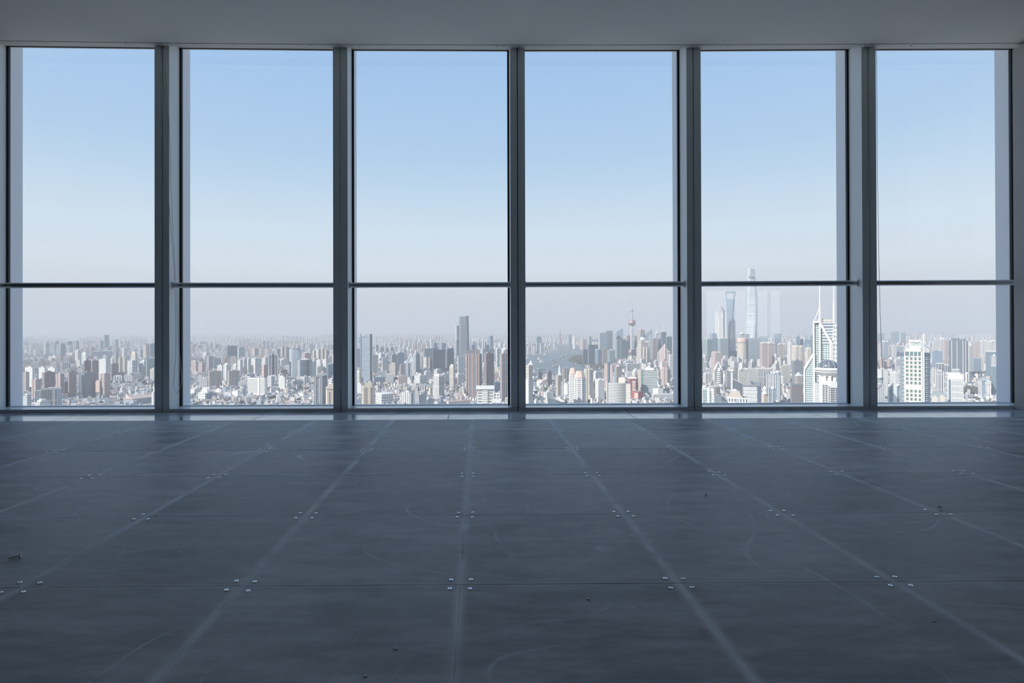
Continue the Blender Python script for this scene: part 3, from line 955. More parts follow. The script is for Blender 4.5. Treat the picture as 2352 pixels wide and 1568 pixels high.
B('apartment_tower', 'white apartment tower with dark right side near second mullion', 'D', 1096, 1215, 670, -2.8, 'res', 'white', 'wd', .6, roof='box')
B('apartment_tower', 'short white tower in front of the pair near second mullion', 'D', 1128, 1185, 825, 970, 'fine', 'white', 'wg', .9)
B('low_block', 'white block above the stepped tan building, second mullion', 'D', 1212, 1330, 1025, -1.9, 'check', 'white', 'wd', .5, cat='building')
B('low_block', 'small grey flat block right of white hospital slab', 'D', 155, 307, 1175, 1262, 'fine', 'offw', 'wg', .15, cat='building')
B('low_block', 'small white block with blue side behind white hospital slab', 'D', 108, 240, 975, -2.3, 'bandw', 'offw', 'wb', .55, cat='building')
B('low_block', 'white building with cross-shaped plan, lower left of second window', 'C', 190, 345, 1275, 1450, 'check', 'white', 'wg', .85, cat='building')
B('low_block', 'long blue-shaded block beside the cross-plan white building', 'C', 335, 525, 1275, 1415, 'res', 'steel', 'wb', .05, cat='building')  # steel blue walls colour in the white building's shaded side
B('low_block', 'white stepped block above the cross-plan white building', 'C', 260, 372, 1200, -1.95, 'fine', 'white', 'wg', .9, roof='step', cat='building')
B('low_block', 'white double block at left frame of second window', 'C', 48, 250, 1210, 1300, 'fine', 'white', 'wg', .4, cat='building')
B('low_block', 'small white cube house left of centre, second window foreground', 'C', 525, 600, 1205, 1275, 'blank', 'white', 'wg', .9, cat='building')
B('low_block', 'white cube with shaded side below right beige block', 'C', 808, 985, 1250, 1355, 'blank', 'white', 'wg', .55, cat='building')
B('low_block', 'blue-shaded tall cube beside white hospital slab', 'C', 985, 1045, 1215, 1320, 'blank', 'steel', 'wg', .1, cat='building')
B('apartment_tower', 'beige slab tower behind the white-framed dark tower, right', 'D', 420, 505, 450, -4.0, 'vert', 'beige', 'wd', .3)
B('apartment_tower', 'grey slab tower directly above white-framed dark tower', 'D', 250, 345, 480, -4.1, 'res', 'grey', 'wd', .3)
B('apartment_tower', 'tall grey tower between dark framed tower and pale tower', 'D', 345, 420, 445, -4.2, 'vert', 'beige', 'wd', .5)
B('apartment_tower', 'beige tower, first of the cluster left of second mullion', 'D', 918, 985, 515, -3.5, 'res', 'beige', 'wd', .5)
B('apartment_tower', 'beige tower, second of the cluster left of second mullion', 'D', 987, 1072, 485, -3.55, 'res', 'offw', 'wd', .5, roof='crown')
B('apartment_tower', 'beige tower, third of the cluster left of second mullion', 'D', 1074, 1138, 470, -3.6, 'res', 'beige', 'wd', .5)
B('apartment_tower', 'grey-beige tower, fourth of the cluster left of second mullion', 'D', 1140, 1215, 505, -3.5, 'res', 'beige', 'wd', .4)
B('office_building', 'blue slanted-roof building touching the second mullion', 'D', 1190, 1330, 755, -2.7, 'glass', 'blue', 'wb', .1, roof='gable!white')
B('office_building', 'wide round white low office, left part of second window', 'C', 280, 402, 545, -3.7, 'band', 'white', 'wg', .5)
B('apartment_tower', 'beige tower pair right of rounded banded tower', 'C', 1160, 1290, 470, -4.0, 'res', 'beige', 'wd', .4, roof='crown')
B('office_building', 'grey-blue block right of teal glass block, second window', 'D', 905, 992, 712, -2.75, 'glass', 'steel', 'wb', 0)
# third window
B('office_building', 'grey banded office right of the white-disc glass tower', 'E', 350, 442, 595, -2.95, 'band', 'offw', 'wg', .05)
B('apartment_tower', 'slim white tower with shaded side, left in third window', 'E', 458, 545, 558, 770, 'res', 'white', 'wd', .6)
B('office_building', 'white boxy office with gridded top, left in third window', 'E', 523, 645, 635, -3.1, 'check', 'white', 'wg', .1)
B('office_building', 'beige block with glass strips below the white boxy office', 'E', 573, 682, 705, 842, 'vert', 'offw', 'wt', .1, sc=2)
B('office_building', 'grey rounded office stack left of blue apartment slab', 'E', 682, 802, 585, -3.05, 'band', 'grey', 'wd', .2, roof='step')
B('apartment_tower', 'brown vertical-striped tower with dark sides, third window', 'E', 665, 818, 748, 995, 'vert', 'beige', 'wd', .66, sc=1.6)
B('apartment_tower', 'blue shaded apartment slab left of the pointed white tower', 'E', 800, 932, 545, -3.2, 'vert', 'steel', 'wb', .05, sc=1.5, roof='crown!white')
B('office_building', 'cream-white gridded office touching the pointed white tower', 'E', 845, 955, 768, -2.85, 'grid', 'cream', 'wg', .1, roof='step')
B('office_building', 'teal-grey office close behind the pointed white tower', 'E', 1085, 1212, 575, -3.0, 'check', 'steel', 'wt', .4, roof='step')
B('apartment_tower', 'slender brown and white striped tower left of dark glass block', 'E', 1272, 1362, 640, 983, 'vert', 'white', 'dbrown', .6, sc=1.8)
B('apartment_tower', 'pinkish tower right of the slender striped tower', 'E', 1360, 1440, 640, -2.9, 'res', 'pink', 'wd', .3)
B('office_building', 'teal glass block with dark roof behind dark glass block', 'E', 1285, 1500, 480, -3.4, 'glass', 'pale', 'wt', .04, roof='rim!dgrey')
B('office_building', 'large dark grey glass block, left one, third window', 'F', 18, 232, 598, -2.9, 'glass', 'grey', 'wn', .05, roof='rim!dgrey')
B('office_building', 'large dark glass block with blue band, right one, third window', 'F', 228, 372, 578, -2.95, 'vert', 'dgrey', 'wn', .3, roof='rim!dgrey', sc=3)
B('office_building', 'small grey block with cube on roof before dark glass block', 'F', 42, 182, 918, -2.5, 'vert', 'offw', 'wg', .4, roof='box')
B('apartment_tower', 'bright white apartment tower with grey side, third window', 'F', 32, 222, 1030, 1395, 'vert', 'white', 'wd', .5, roof='step', sc=1.3)
B('apartment_tower', 'slim yellow-cream tower right of bright white apartment tower', 'F', 298, 390, 865, 1200, 'vert', 'cream', 'wd', .72, roof='step', sc=1.3)
B('office_building', 'pale grey plain tower with shaded lower half, third window', 'F', 432, 560, 705, -2.75, 'fine', 'offw', 'wg', .1, roof='rim')
B('office_building', 'rounded blue-grey tower at left foot of tallest skyscraper', 'F', 385, 462, 428, -3.9, 'band', 'steel', 'wb', .4)
B('skyscraper', 'white-striped slim twin left of the tallest third-window skyscraper', 'F', 400, 462, 197, -4.25, 'bandw', 'offw', 'wb', .3, roof=None)
B('apartment_tower', 'plum brown tower right of the ribbed pink-brown tower', 'F', 860, 1032, 655, -1.95, 'vert', 'brown', 'wd', .25, sc=2)
B('apartment_tower', 'plum brown tower beside third mullion', 'F', 1120, 1290, 658, -1.85, 'vert', 'pink', 'wd', .22, sc=2)
B('office_building', 'blue-grey building between plum brown towers at bottom', 'F', 1028, 1128, 1125, -1.75, 'glass', 'steel', 'wb', .1)
B('apartment_tower', 'pale grey apartment tower seen between plum brown towers', 'F', 1055, 1142, 585, -3.0, 'res', 'pale', 'wd', .3, roof='step')
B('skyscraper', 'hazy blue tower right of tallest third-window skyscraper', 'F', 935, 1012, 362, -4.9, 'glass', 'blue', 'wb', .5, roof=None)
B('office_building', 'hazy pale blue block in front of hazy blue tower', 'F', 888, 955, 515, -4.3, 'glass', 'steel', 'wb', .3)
B('office_building', 'blue block right beside the foot of tallest skyscraper', 'F', 640, 722, 515, -4.0, 'glass', 'steel', 'wb', .3)
B('apartment_tower', 'pale teal apartment tower above the ribbed pink-brown tower', 'F', 815, 898, 565, -3.4, 'res', 'pale', 'wt', .3)
B('office_building', 'blue block, right of two on skyline left of skyscraper', 'F', 155, 240, 485, -4.4, 'glass', 'blue', 'wb', .3)
B('office_building', 'blue block, left of two on skyline left of skyscraper', 'F', 25, 97, 482, -4.5, 'glass', 'blue', 'wb', .3)
B('apartment_block', 'white towers top peeking over plum tower at third mullion', 'F', 1150, 1290, 592, -2.6, 'vert', 'white', 'wt', .3, roof='crown', sc=2)
B('apartment_tower', 'white narrow building at left frame of third window', 'E', 78, 162, 1110, 1288, 'bandw', 'white', 'wg', .9)
B('apartment_tower', 'cream apartment tower below the white-disc glass tower', 'E', 55, 162, 905, -2.2, 'res', 'cream', 'wd', .6, roof='step')
B('apartment_tower', 'distant pink tower at left edge of third window', 'E', 55, 130, 480, -3.5, 'res', 'pink', 'wd', .3)
B('office_building', 'grey and white vertical-striped block, bottom of third window', 'E', 862, 1118, 1272, -1.5, 'vert', 'offw', 'dgrey', .7, sc=2.2)
B('low_block', 'grey block with white checker windows, bottom of third window', 'E', 1172, 1330, 1310, -1.6, 'check', 'grey', 'wl', .1, cat='building')
B('low_block', 'low grey checkered wing left of bright white tower', 'E', 1330, 1450, 1385, -1.62, 'check', 'grey', 'wl', .1, cat='building')
B('low_block', 'white low building with dots of windows below pointed tower', 'E', 920, 1095, 1030, 1118, 'check', 'white', 'wd', .75, cat='building')
B('low_block', 'white block with blue shaded side right of pointed tower', 'E', 1108, 1335, 960, -2.35, 'check', 'white', 'wb', .45, cat='building')
B('long_block', 'long low brownish terrace below the brown striped tower', 'E', 618, 952, 1000, 1085, 'fine', 'brown', 'wd', .1, roof='rim', cat='building')
B('long_block', 'dark blue-grey low block left of brownish terrace', 'E', 372, 612, 995, 1095, 'grid', 'steel', 'wd', .05, roof='rim', cat='building')
B('factory', 'white low hall with long blue side, bottom of third window', 'E', 410, 735, 1305, -1.78, 'check', 'white', 'wb', .34, roof='rim', th=24, cat='building')
B('low_block', 'small tan cube left of bright white apartment tower', 'E', 1362, 1440, 1195, 1318, 'blank', 'tan', 'wg', .4, cat='building')
B('low_block', 'small white dome-topped house near the orange frames', 'F', 485, 552, 1000, -2.5, 'fine', 'offw', 'wg', .4, roof='dome', cat='building')
B('low_block', 'low orange-roofed site building at bottom of third window', 'F', 250, 640, 1455, -1.72, 'bandw', 'cream', 'salmon', .1, roof='rim!salmon', cat='building')
# fourth window
B('low_block', 'white block right of the beige spired tower, fourth window', 'G', 735, 828, 1112, -2.0, 'fine', 'white', 'wg', .8, cat='building')
B('office_building', 'cream tower with tall dark window strips behind salmon roofs', 'G', 722, 855, 825, -2.5, 'vert', 'cream', 'wd', .1, sc=2.6)
B('apartment_tower', 'white apartment tower with fine dots left of curved hotel', 'G', 1288, 1475, 1045, 1395, 'fine', 'white', 'wd', .4, roof='crown')
B('office_building', 'dark grey block by the river, left one, fourth window', 'G', 272, 358, 895, -2.35, 'fine', 'dgrey', 'wd', .15, roof='crown')
B('office_building', 'dark brown block by the river, right one, fourth window', 'G', 442, 528, 900, -2.3, 'fine', 'dbrown', 'wd', .15, roof='pyr')
B('low_block', 'white low block with salmon roof behind the creek', 'G', 250, 435, 1068, -2.3, 'fine', 'white', 'wd', .5, roof='gable!salmon', cat='building')
B('low_block', 'white arcaded low building beside the creek bend', 'G', 370, 562, 1262, 1372, 'grid', 'white', 'wt', .35, cat='building')
B('office_building', 'pinkish stone building with rounded top, centre fourth window', 'H', 320, 452, 800, -2.6, 'vert', 'pink', 'wd', .3, roof='dome')
B('office_building', 'white gridded tower at right frame of fourth window', 'H', 1295, 1420, 592, -2.9, 'grid', 'white', 'wd', .2, roof='rim')
B('office_building', 'white pilastered office between the two glass globes', 'H', 525, 795, 745, -3.05, 'vert', 'offw', 'wd', .1, roof='rim', sc=2.2)
B('skyscraper', 'pale curved glass tower, leftmost of the riverside skyscrapers', 'H', 30, 192, 190, -4.0, 'band', 'pale', 'wb', .18, roof='box')
B('skyscraper', 'teal green glass tower second of the riverside skyscrapers', 'H', 162, 292, 152, -4.15, 'glass', 'pale', 'wt', .1, roof='rim')
B('office_building', 'teal glass slab with pale lettering left of the ball tower', 'H', 352, 525, 298, -3.85, 'glass', 'steel', 'wt', .1, roof=None)
B('office_building', 'darker teal slab touching the left of the ball tower', 'H', 425, 562, 338, -3.78, 'glass', 'navy', 'wt', .1, roof='rim!navy')
B('office_building', 'low dark slab at left end of riverside skyscrapers', 'G', 1082, 1178, 488, -3.7, 'vert', 'navy', 'wb', .1, roof=None)
B('office_building', 'dark blue glass block at the green headland', 'G', 1172, 1362, 412, -3.6, 'vert', 'navy', 'wb', .12, roof='rim!navy', sc=1.6)
B('office_building', 'dark blue faceted block right of headland glass block', 'H', -30, 110, 492, -3.5, 'glass', 'blue', 'wb', .4, roof='rim!steel')
B('office_building', 'grey banded mid-rise below the teal green glass tower', 'H', 98, 192, 485, -3.45, 'band', 'beige', 'wd', .1)
B('office_building', 'teal-blue mid-rise with white roof patches, riverside', 'H', 192, 335, 505, -3.5, 'glass', 'pale', 'wt', .3, roof='box!white')
B('skyscraper', 'pale slim tower rising behind the headland glass block', 'G', 1168, 1245, 255, -4.25, 'vert', 'pale', 'wb', .4, roof=None, sc=3)
B('office_building', 'pinkish tower directly behind the ball tower, left', 'H', 535, 605, 240, -4.2, 'band', 'pink', 'wd', .3)
B('office_building', 'grey tower directly behind the ball tower, right', 'H', 672, 730, 240, -4.25, 'vert', 'grey', 'wd', .3)
B('office_building', 'beige twin-shaft tower behind the dark-domed cream tower', 'H', 735, 875, 140, -4.4, 'vert', 'beige', 'wd', .4, roof='box', sc=2.2)
B('office_building', 'pale grey slab right of the dark-domed cream tower', 'H', 945, 1012, 245, -3.9, 'fine', 'pale', 'wg', .1)
B('office_building', 'pinkish-grey banded slab right of the pale grey slab', 'H', 1003, 1092, 290, -3.75, 'band', 'pink', 'wd', .1)
B('office_building', 'white tower with round flat crown, fourth window skyline', 'H', 1052, 1122, 195, -4.3, 'grid', 'white', 'wd', .2, roof='dome mast')
B('office_building', 'dark blue slab left of the white-signed dark tower', 'H', 1098, 1165, 305, -3.95, 'glass', 'navy', 'wb', .1)
B('skyscraper', 'dark tower topped by white lettering and a mast', 'H', 1152, 1255, 165, -4.0, 'vert', 'navy', 'wb', .3, roof='rim!white mast')
B('skyscraper', 'teal tower with rounded top right of white-signed dark tower', 'H', 1250, 1362, 265, -4.05, 'glass', 'pale', 'wt', .3, roof='dome')
B('office_building', 'brownish tower with drum top near right of fourth window', 'H', 1262, 1335, 530, -3.3, 'res', 'pink', 'wd', .3, roof='dome')
B('low_block', 'long white arcaded building at bottom right, fourth window', 'H', 990, 1430, 1312, 1405, 'grid', 'white', 'wd', .06, roof='rim', cat='building')
B('low_block', 'white boxes with roof plant below the glass banded office', 'H', 1010, 1200, 1205, -1.95, 'blank', 'white', 'wg', .5, roof='crown', cat='building')
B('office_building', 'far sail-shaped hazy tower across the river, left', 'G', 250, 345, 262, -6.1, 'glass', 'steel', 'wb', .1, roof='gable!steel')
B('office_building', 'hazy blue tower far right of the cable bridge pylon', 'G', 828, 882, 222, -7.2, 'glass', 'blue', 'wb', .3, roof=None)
B('apartment_tower', 'slim white tower beyond the river right of cable bridge', 'G', 903, 958, 255, -6.5, 'res', 'white', 'wd', .7)
B('office_building', 'pale block across the river, left of two alike', 'G', 238, 302, 370, -5.4, 'vert', 'pale', 'wb', .3, roof=None)
B('office_building', 'pale block across the river, right of two alike', 'G', 308, 385, 375, -5.35, 'vert', 'pale', 'wb', .3, roof=None)
B('apartment_block', 'pink-white apartment row across the river far right', 'G', 1030, 1165, 312, -6.2, 'res', 'pink', 'wd', .4, roof='crown')
# fifth window
B('skyscraper', 'wide teal glass tower at left frame of fifth window', 'I', 60, 250, 305, -3.7, 'glass', 'pale', 'wt', .5, roof='box', th=40)
B('office_building', 'blue-grey tower behind the wide teal glass tower', 'I', 188, 322, 198, -3.95, 'glass', 'steel', 'wb', .4)
B('skyscraper', 'green-teal banded glass tower with white sign on top', 'I', 335, 518, 285, -3.6, 'band', 'steel', 'wt', .28, roof='rim!white')
B('office_building', 'dark shadowed block below the bottle-opener skyscraper', 'I', 535, 690, 515, -3.65, 'vert', 'steel', 'wn', .1)
B('office_building', 'dark teal gridded block with white sign right of golden cylinder', 'I', 865, 1098, 292, -3.5, 'grid', 'steel', 'wt', .08, roof='rim!steel')
B('office_building', 'pale crowned office behind the golden cylinder', 'I', 720, 912, 210, -3.70, 'vert', 'offw', 'wd', .1, roof='crown')
B('office_building', 'grey flat-topped stepped office right of twisted skyscraper', 'I', 1058, 1255, 250, -3.62, 'band', 'pale', 'wb', .1, roof='rim')
B('apartment_tower', 'pinkish-white balcony tower, left of the three, fifth window', 'I', 1095, 1252, 378, 820, 'res', 'pink', 'wd', .3, roof='crown!offw')
B('apartment_tower', 'pinkish-white balcony tower, middle of the three, fifth window', 'J', -18, 108, 380, 800, 'res', 'pink', 'wd', .2, roof='crown!offw')
B('apartment_tower', 'beige balcony tower, right of the three, fifth window', 'J', 162, 290, 400, 800, 'res', 'beige', 'wd', .12, roof='crown!offw')
B('apartment_tower', 'small white tower leaning on the right balcony tower', 'J', 278, 332, 590, 780, 'fine', 'white', 'wd', .4)
B('office_building', 'salmon brick gridded block with crown, left in fifth window', 'I', 218, 402, 550, -2.9, 'fine', 'pink', 'wd', .42, roof='crown!beige')
B('apartment_block', 'grey-white apartment block at left frame, fifth window', 'I', 65, 242, 925, -2.4, 'res', 'offw', 'wd', .3, roof='step')
B('office_building', 'dark grey block with beige stepped pyramid roof, fifth window', 'I', 470, 700, 862, -2.2, 'vert', 'grey', 'wd', .15, roof='step!beige')
B('low_block', 'brown block with beige stepped roof, left in fifth window', 'I', 242, 382, 1165, -1.9, 'vert', 'brown', 'wd', .5, roof='step!beige', cat='building')
B('office_building', 'white and green gridded block with ornamental crown, fifth window', 'I', 698, 885, 855, -2.05, 'grid', 'cream', 'wt', .12, roof='crown!offw')
B('office_building', 'white office with small windows right of ornamental crown', 'I', 880, 1038, 835, -2.1, 'fine', 'offw', 'wd', .05, roof='rim')
B('office_building', 'white vertically gridded office in middle of fifth window', 'I', 1040, 1308, 838, -2.15, 'vert', 'white', 'wd', .04, roof='rim', sc=1.6)
B('low_block', 'low bluish brick building right of green glass block', 'I', 262, 412, 1318, -1.6, 'fine', 'steel', 'wd', .1, cat='building')
B('office_building', 'cream gridded block in front of right balcony tower', 'J', 218, 395, 785, -2.4, 'grid', 'cream', 'wd', .08, roof='step')
B('apartment_tower', 'white tower with blue shadowed foot, right half fifth window', 'J', 335, 432, 365, -3.2, 'res', 'white', 'wd', .6)
B('apartment_tower', 'cream apartment cluster with mossy top, fifth window right', 'J', 420, 602, 445, -3.0, 'res', 'cream', 'wd', .35, roof='crown')
B('apartment_tower', 'pinkish tower top behind the cream apartment cluster', 'J', 555, 645, 450, -3.15, 'res', 'pink', 'wd', .5, roof='step')
B('office_building', 'dark purple-grey box tower, right half of fifth window', 'J', 412, 612, 695, -2.3, 'blank', 'dgrey', 'wd', .25)
B('low_block', 'beige stepped building with glass pyramid, fifth window right', 'J', 462, 612, 965, -2.1, 'vert', 'beige', 'wd', .4, roof='pyr!pale', cat='building')
B('office_building', 'purple-brown block with flat roof beside white-braced tower', 'J', 388, 618, 1130, -1.62, 'vert', 'brown', 'wd', .12, roof='rim!dgrey')
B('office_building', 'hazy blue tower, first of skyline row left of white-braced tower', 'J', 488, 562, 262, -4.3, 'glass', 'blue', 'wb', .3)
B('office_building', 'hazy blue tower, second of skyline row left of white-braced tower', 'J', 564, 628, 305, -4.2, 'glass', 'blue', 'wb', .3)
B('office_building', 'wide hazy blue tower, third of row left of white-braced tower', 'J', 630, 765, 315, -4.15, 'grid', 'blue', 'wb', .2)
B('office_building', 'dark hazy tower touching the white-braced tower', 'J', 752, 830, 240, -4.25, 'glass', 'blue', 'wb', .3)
B('apartment_tower', 'cream tower with pole left of the white-braced tower', 'J', 655, 768, 475, -2.95, 'res', 'cream', 'wd', .45, roof='crown mast')
B('office_building', 'pale hazy block under the window reflection, fifth window', 'J', 85, 232, 205, -4.5, 'glass', 'pale', 'wb', .2, roof=None)
B('apartment_tower', 'slim white balcony building near the bottom, fifth window right', 'J', 335, 385, 1235, 1395, 'fine', 'white', 'wd', .3)
B('low_block', 'low building with greenish gold dome, bottom of fifth window', 'J', 75, 215, 1432, -1.5, 'band', 'pale', 'wt', .1, roof='dome!gold', cat='building')
# sixth window
B('apartment_block', 'blue-shaded white block at left frame, sixth window', 'K', 40, 212, 1110, -1.45, 'grid', 'offw', 'wb', .15)
B('apartment_block', 'white block with two dark recesses left of sign-topped tower', 'K', 262, 470, 1145, -1.35, 'vert', 'white', 'wb', .1, roof='crown', sc=4)
B('low_block', 'long white low block near the water, sixth window', 'K', 60, 262, 845, -1.95, 'fine', 'white', 'wg', .4, cat='building')
B('office_building', 'white and grey slab left of sign-topped tower', 'K', 300, 472, 905, -1.8, 'bandw', 'white', 'wg', .62)
B('low_block', 'curved blue-roofed low building, left in sixth window', 'K', 40, 188, 1000, -1.62, 'band', 'pale', 'wb', .1, roof='dome!pale', cat='building')
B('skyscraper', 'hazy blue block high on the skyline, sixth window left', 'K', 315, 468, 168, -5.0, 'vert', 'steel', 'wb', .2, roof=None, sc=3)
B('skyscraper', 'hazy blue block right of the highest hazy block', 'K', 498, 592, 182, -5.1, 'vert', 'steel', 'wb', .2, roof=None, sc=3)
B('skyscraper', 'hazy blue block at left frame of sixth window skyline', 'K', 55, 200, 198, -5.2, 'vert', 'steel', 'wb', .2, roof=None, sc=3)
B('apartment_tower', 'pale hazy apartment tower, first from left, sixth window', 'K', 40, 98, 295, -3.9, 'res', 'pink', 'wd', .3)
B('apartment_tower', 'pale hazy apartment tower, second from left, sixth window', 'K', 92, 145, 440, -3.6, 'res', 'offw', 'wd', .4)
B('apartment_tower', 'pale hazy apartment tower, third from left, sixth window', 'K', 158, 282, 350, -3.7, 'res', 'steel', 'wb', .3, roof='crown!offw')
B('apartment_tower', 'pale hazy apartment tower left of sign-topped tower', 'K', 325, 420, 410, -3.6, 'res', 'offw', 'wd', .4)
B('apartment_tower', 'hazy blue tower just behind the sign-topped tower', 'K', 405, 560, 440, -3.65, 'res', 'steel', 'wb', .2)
B('apartment_tower', 'pale tower with shaded side right of sign-topped tower', 'K', 1072, 1185, 325, -3.3, 'res', 'offw', 'wd', .2)
B('office_building', 'plain dark blue box right of sign-topped tower', 'K', 1058, 1255, 520, -2.9, 'blank', 'blue', 'wb', .1)
B('apartment_tower', 'pale pinkish tower with crown left of dark stripe tower', 'L', 58, 150, 310, -3.2, 'res', 'offw', 'wd', .3, roof='crown')
B('apartment_tower', 'pale pinkish ribbed tower touching dark stripe tower', 'L', 140, 222, 330, -3.15, 'res', 'pink', 'wd', .3)
B('office_building', 'grey banded tower with white top right of dark stripe tower', 'L', 582, 668, 425, -3.0, 'band', 'pale', 'wd', .1, roof='box!white')
B('apartment_tower', 'pinkish-white cluster, left of two, right part of sixth window', 'L', 668, 785, 358, -3.3, 'res', 'pink', 'wd', .3)
B('apartment_tower', 'pinkish-white cluster, right of two, right part of sixth window', 'L', 782, 902, 340, -3.28, 'res', 'offw', 'wd', .4, roof='crown')
B('apartment_tower', 'pale hazy towers near right frame of sixth window', 'L', 900, 1150, 350, -3.5, 'res', 'offw', 'wd', .3, roof='crown')
B('office_building', 'blue office block below the pinkish-white clusters', 'L', 668, 815, 655, -2.9, 'glass', 'steel', 'wb', .1)
B('apartment_tower', 'cream tower foot right of blue office block', 'L', 800, 885, 625, -3.0, 'vert', 'cream', 'wg', .3, sc=2)
B('office_building', 'blue glass frame building with white core at right frame', 'L', 882, 1150, 525, -2.6, 'glass', 'blue', 'wb', .42, roof='rim!white')
B('office_building', 'white ribbed core in front of blue glass frame building', 'L', 985, 1095, 605, -2.5, 'vert', 'white', 'wg', .5, sc=2)
B('office_building', 'teal glass tower at right frame of sixth window', 'L', 985, 1165, 785, -1.9, 'glass', 'steel', 'wt', .05, roof='rim!pale')
B('low_block', 'blue-grey block before pale pinkish ribbed tower', 'L', -10, 142, 740, -2.7, 'vert', 'steel', 'wd', .1, roof='rim!white', sc=3, cat='building')
B('low_block', 'grey block with white roof beside dark stripe tower', 'L', 138, 228, 765, -2.65, 'vert', 'grey', 'wd', .2, roof='rim!white', sc=2, cat='building')
B('low_block', 'low grey hall with white roof before dark stripe tower', 'L', 288, 418, 850, -2.55, 'vert', 'offw', 'wg', .1, roof='rim!white', cat='building')
B('office_building', 'white pilastered block right of sign-topped tower, lower', 'K', 1130, 1280, 880, -1.72, 'vert', 'white', 'wd', .42, sc=1.5)
B('low_block', 'white dotted block behind pilastered block, sixth window', 'K', 1038, 1180, 835, -2.2, 'check', 'white', 'wd', .4, roof='gable!pink', cat='building')
B('low_block', 'small white banded house beside sign-topped tower', 'K', 1055, 1145, 1150, -1.6, 'bandw', 'white', 'wd', .5, cat='building')
B('low_block', 'low cyan-banded round building right of sign-topped tower', 'K', 1040, 1290, 1265, -1.5, 'bandw', 'pale', 'wt', .1, roof=None, cat='building')
B('low_block', 'cream cube pair at bottom right of sign-topped tower', 'K', 1050, 1170, 1345, -1.38, 'blank', 'cream', 'wg', .8, cat='building')
B('low_block', 'cream cube left of white vertically windowed block', 'L', 58, 155, 1330, -1.4, 'blank', 'cream', 'wg', .85, cat='building')
B('low_block', 'slim white building at bottom right frame of sixth window', 'L', 1068, 1150, 1280, -1.5, 'fine', 'white', 'wg', .4, cat='building')
# ------------------------------------------------------------------ landmark buildings
def root_for(name, label, crop, u0, u1, vt, vb, cat='tower', extra_rz=0.0):
    X, Y, rz, W, H = spec(crop, u0, u1, vt, vb)
    r = tag(empty(name, (X, Y, G), rz+extra_rz), label, cat)
    foot(X, Y, rz, W, W*.7)
    pxm = Y/FPX*math.cos(rz)          # metres per pixel across
    xm = (PX(crop, u0, 0)[0]+PX(crop, u1, 0)[0])/2
    def X_(u, c=crop):                # local x for a crop column
        return (PX(c, u, 0)[0]-xm)*pxm
    def Z_(v, c=crop):                # height above the street for a crop row
        return at_y(xm, PX(c, 0, v)[1], Y).z-G
    return r, X_, Z_, W, H, Y

def part(root, name, fn, mat, smooth=False):
    m = MB()
    fn(m)
    return m.build(name, mat, root, smooth=smooth)

def dome_prof(r, z0, h, n=7):
    return [(r*math.cos(i*math.pi/2/n), z0+h*math.sin(i*math.pi/2/n)) for i in range(n+1)]

def ngon(r, n, cx=0, cy=0, a0=0.0):
    return [(cx+r*math.cos(a0+2*math.pi*i/n), cy+r*math.sin(a0+2*math.pi*i/n)) for i in range(n)]

# cream gridded block
r, X, Z, W, H, Y = root_for('office_block', 'cream gridded block with tall window strips, bottom of first window', 'A', 320, 800, 1195, -1.45, 'building')
part(r, 'wing', lambda m: m.box(X(320), X(425), 2, 26, 0, Z(1225), 0, 1), [fac('vert', 'offw', 'wg', 1.0), M_ROOF])
part(r, 'body', lambda m: m.box(X(425), X(800), 0, 30, 0, Z(1200), 0, 1), [cmat('steel'), M_ROOF])  # steel blue end stands in for the block's shaded right side
grid_front(r, X(430), X(712), 0, Z(1205), -0.02, 8, 3, 1.5, 2.2, 'cream', 'wd', 1.0)
part(r, 'roof_box', lambda m: (m.box(X(432), X(474), 4, 12, Z(1225), Z(1150)), m.box(X(560), X(690), 6, 18, Z(1200), Z(1180))), cmat('white'))
part(r, 'corner_pier', lambda m: m.box(X(628), X(672), -1.4, 0, 0, Z(1188)), cmat('cream'))

# long hall with a pale red roof
X0, Y0_ = at_z(*PX('B', 905, 1480), G).xy
X1, Y1_ = at_z(*PX('B', 1290, 1450), G).xy
hall_len = math.dist((X0, Y0_), (X1, Y1_))*1.6
rz = math.atan2(Y1_-Y0_, X1-X0)
FOOT += [(X0+k_*30, Y0_+k_*26, 48) for k_ in range(-1, 7)]
r = tag(empty('market_hall', (X0, Y0_, G), rz+0.42), 'long low hall with pale red roof, lower right of first window', 'building')
part(r, 'walls', lambda m: m.box(0, hall_len, 0, 40, 0, 17, 0, 1), [fac('vert', 'steel', 'wg', 1.6), cmat('salmon')])
part(r, 'roof', lambda m: (m.face([(-2, -2, 16.5), (hall_len, -2, 16.5), (hall_len, 20, 25), (-2, 20, 25)]), m.face([(hall_len, 42, 16.5), (-2, 42, 16.5), (-2, 20, 25), (hall_len, 20, 25)]),
                             m.face([(-2, 42, 16.5), (-2, -2, 16.5), (-2, 20, 25)]), m.face([(hall_len, -2, 16.5), (hall_len, 42, 16.5), (hall_len, 20, 25)])), cmat('salmon'))

# white hospital slab
r, X, Z, W, H, Y = root_for('hospital_building', 'broad bright white slab with rows of small windows, second window', 'C', 1085, 1445, 1010, 1320, 'building')
th = math.radians(-24)
hosp = part(r, 'body', lambda m: m.prism([(X(1085), 42), (X(1395), 0), (X(1445), 14), (X(1135), 58)], 0, H, 0, 1), [cmat('white'), M_ROOF])
ax, ay, bx, by = X(1085), 42, X(1395), 0
LF = math.dist((ax, ay), (bx, by)); rf = math.atan2(by-ay, bx-ax)
wn_ = MB(); wn_.box(-1.3, 1.3, -0.25, 0.05, -1.0, 1.0); WSM = wn_.mesh('window', [plain('pane_wd', PAL['wd'], .15)])
for j in range(11):
    for i in range(17):
        if 10 <= i <= 11: continue
        t = 2.5+(LF-5)*i/16
        put('window', WSM, hosp, (ax+math.cos(rf)*t, ay+math.sin(rf)*t, H*(0.13+0.078*j)), rf)
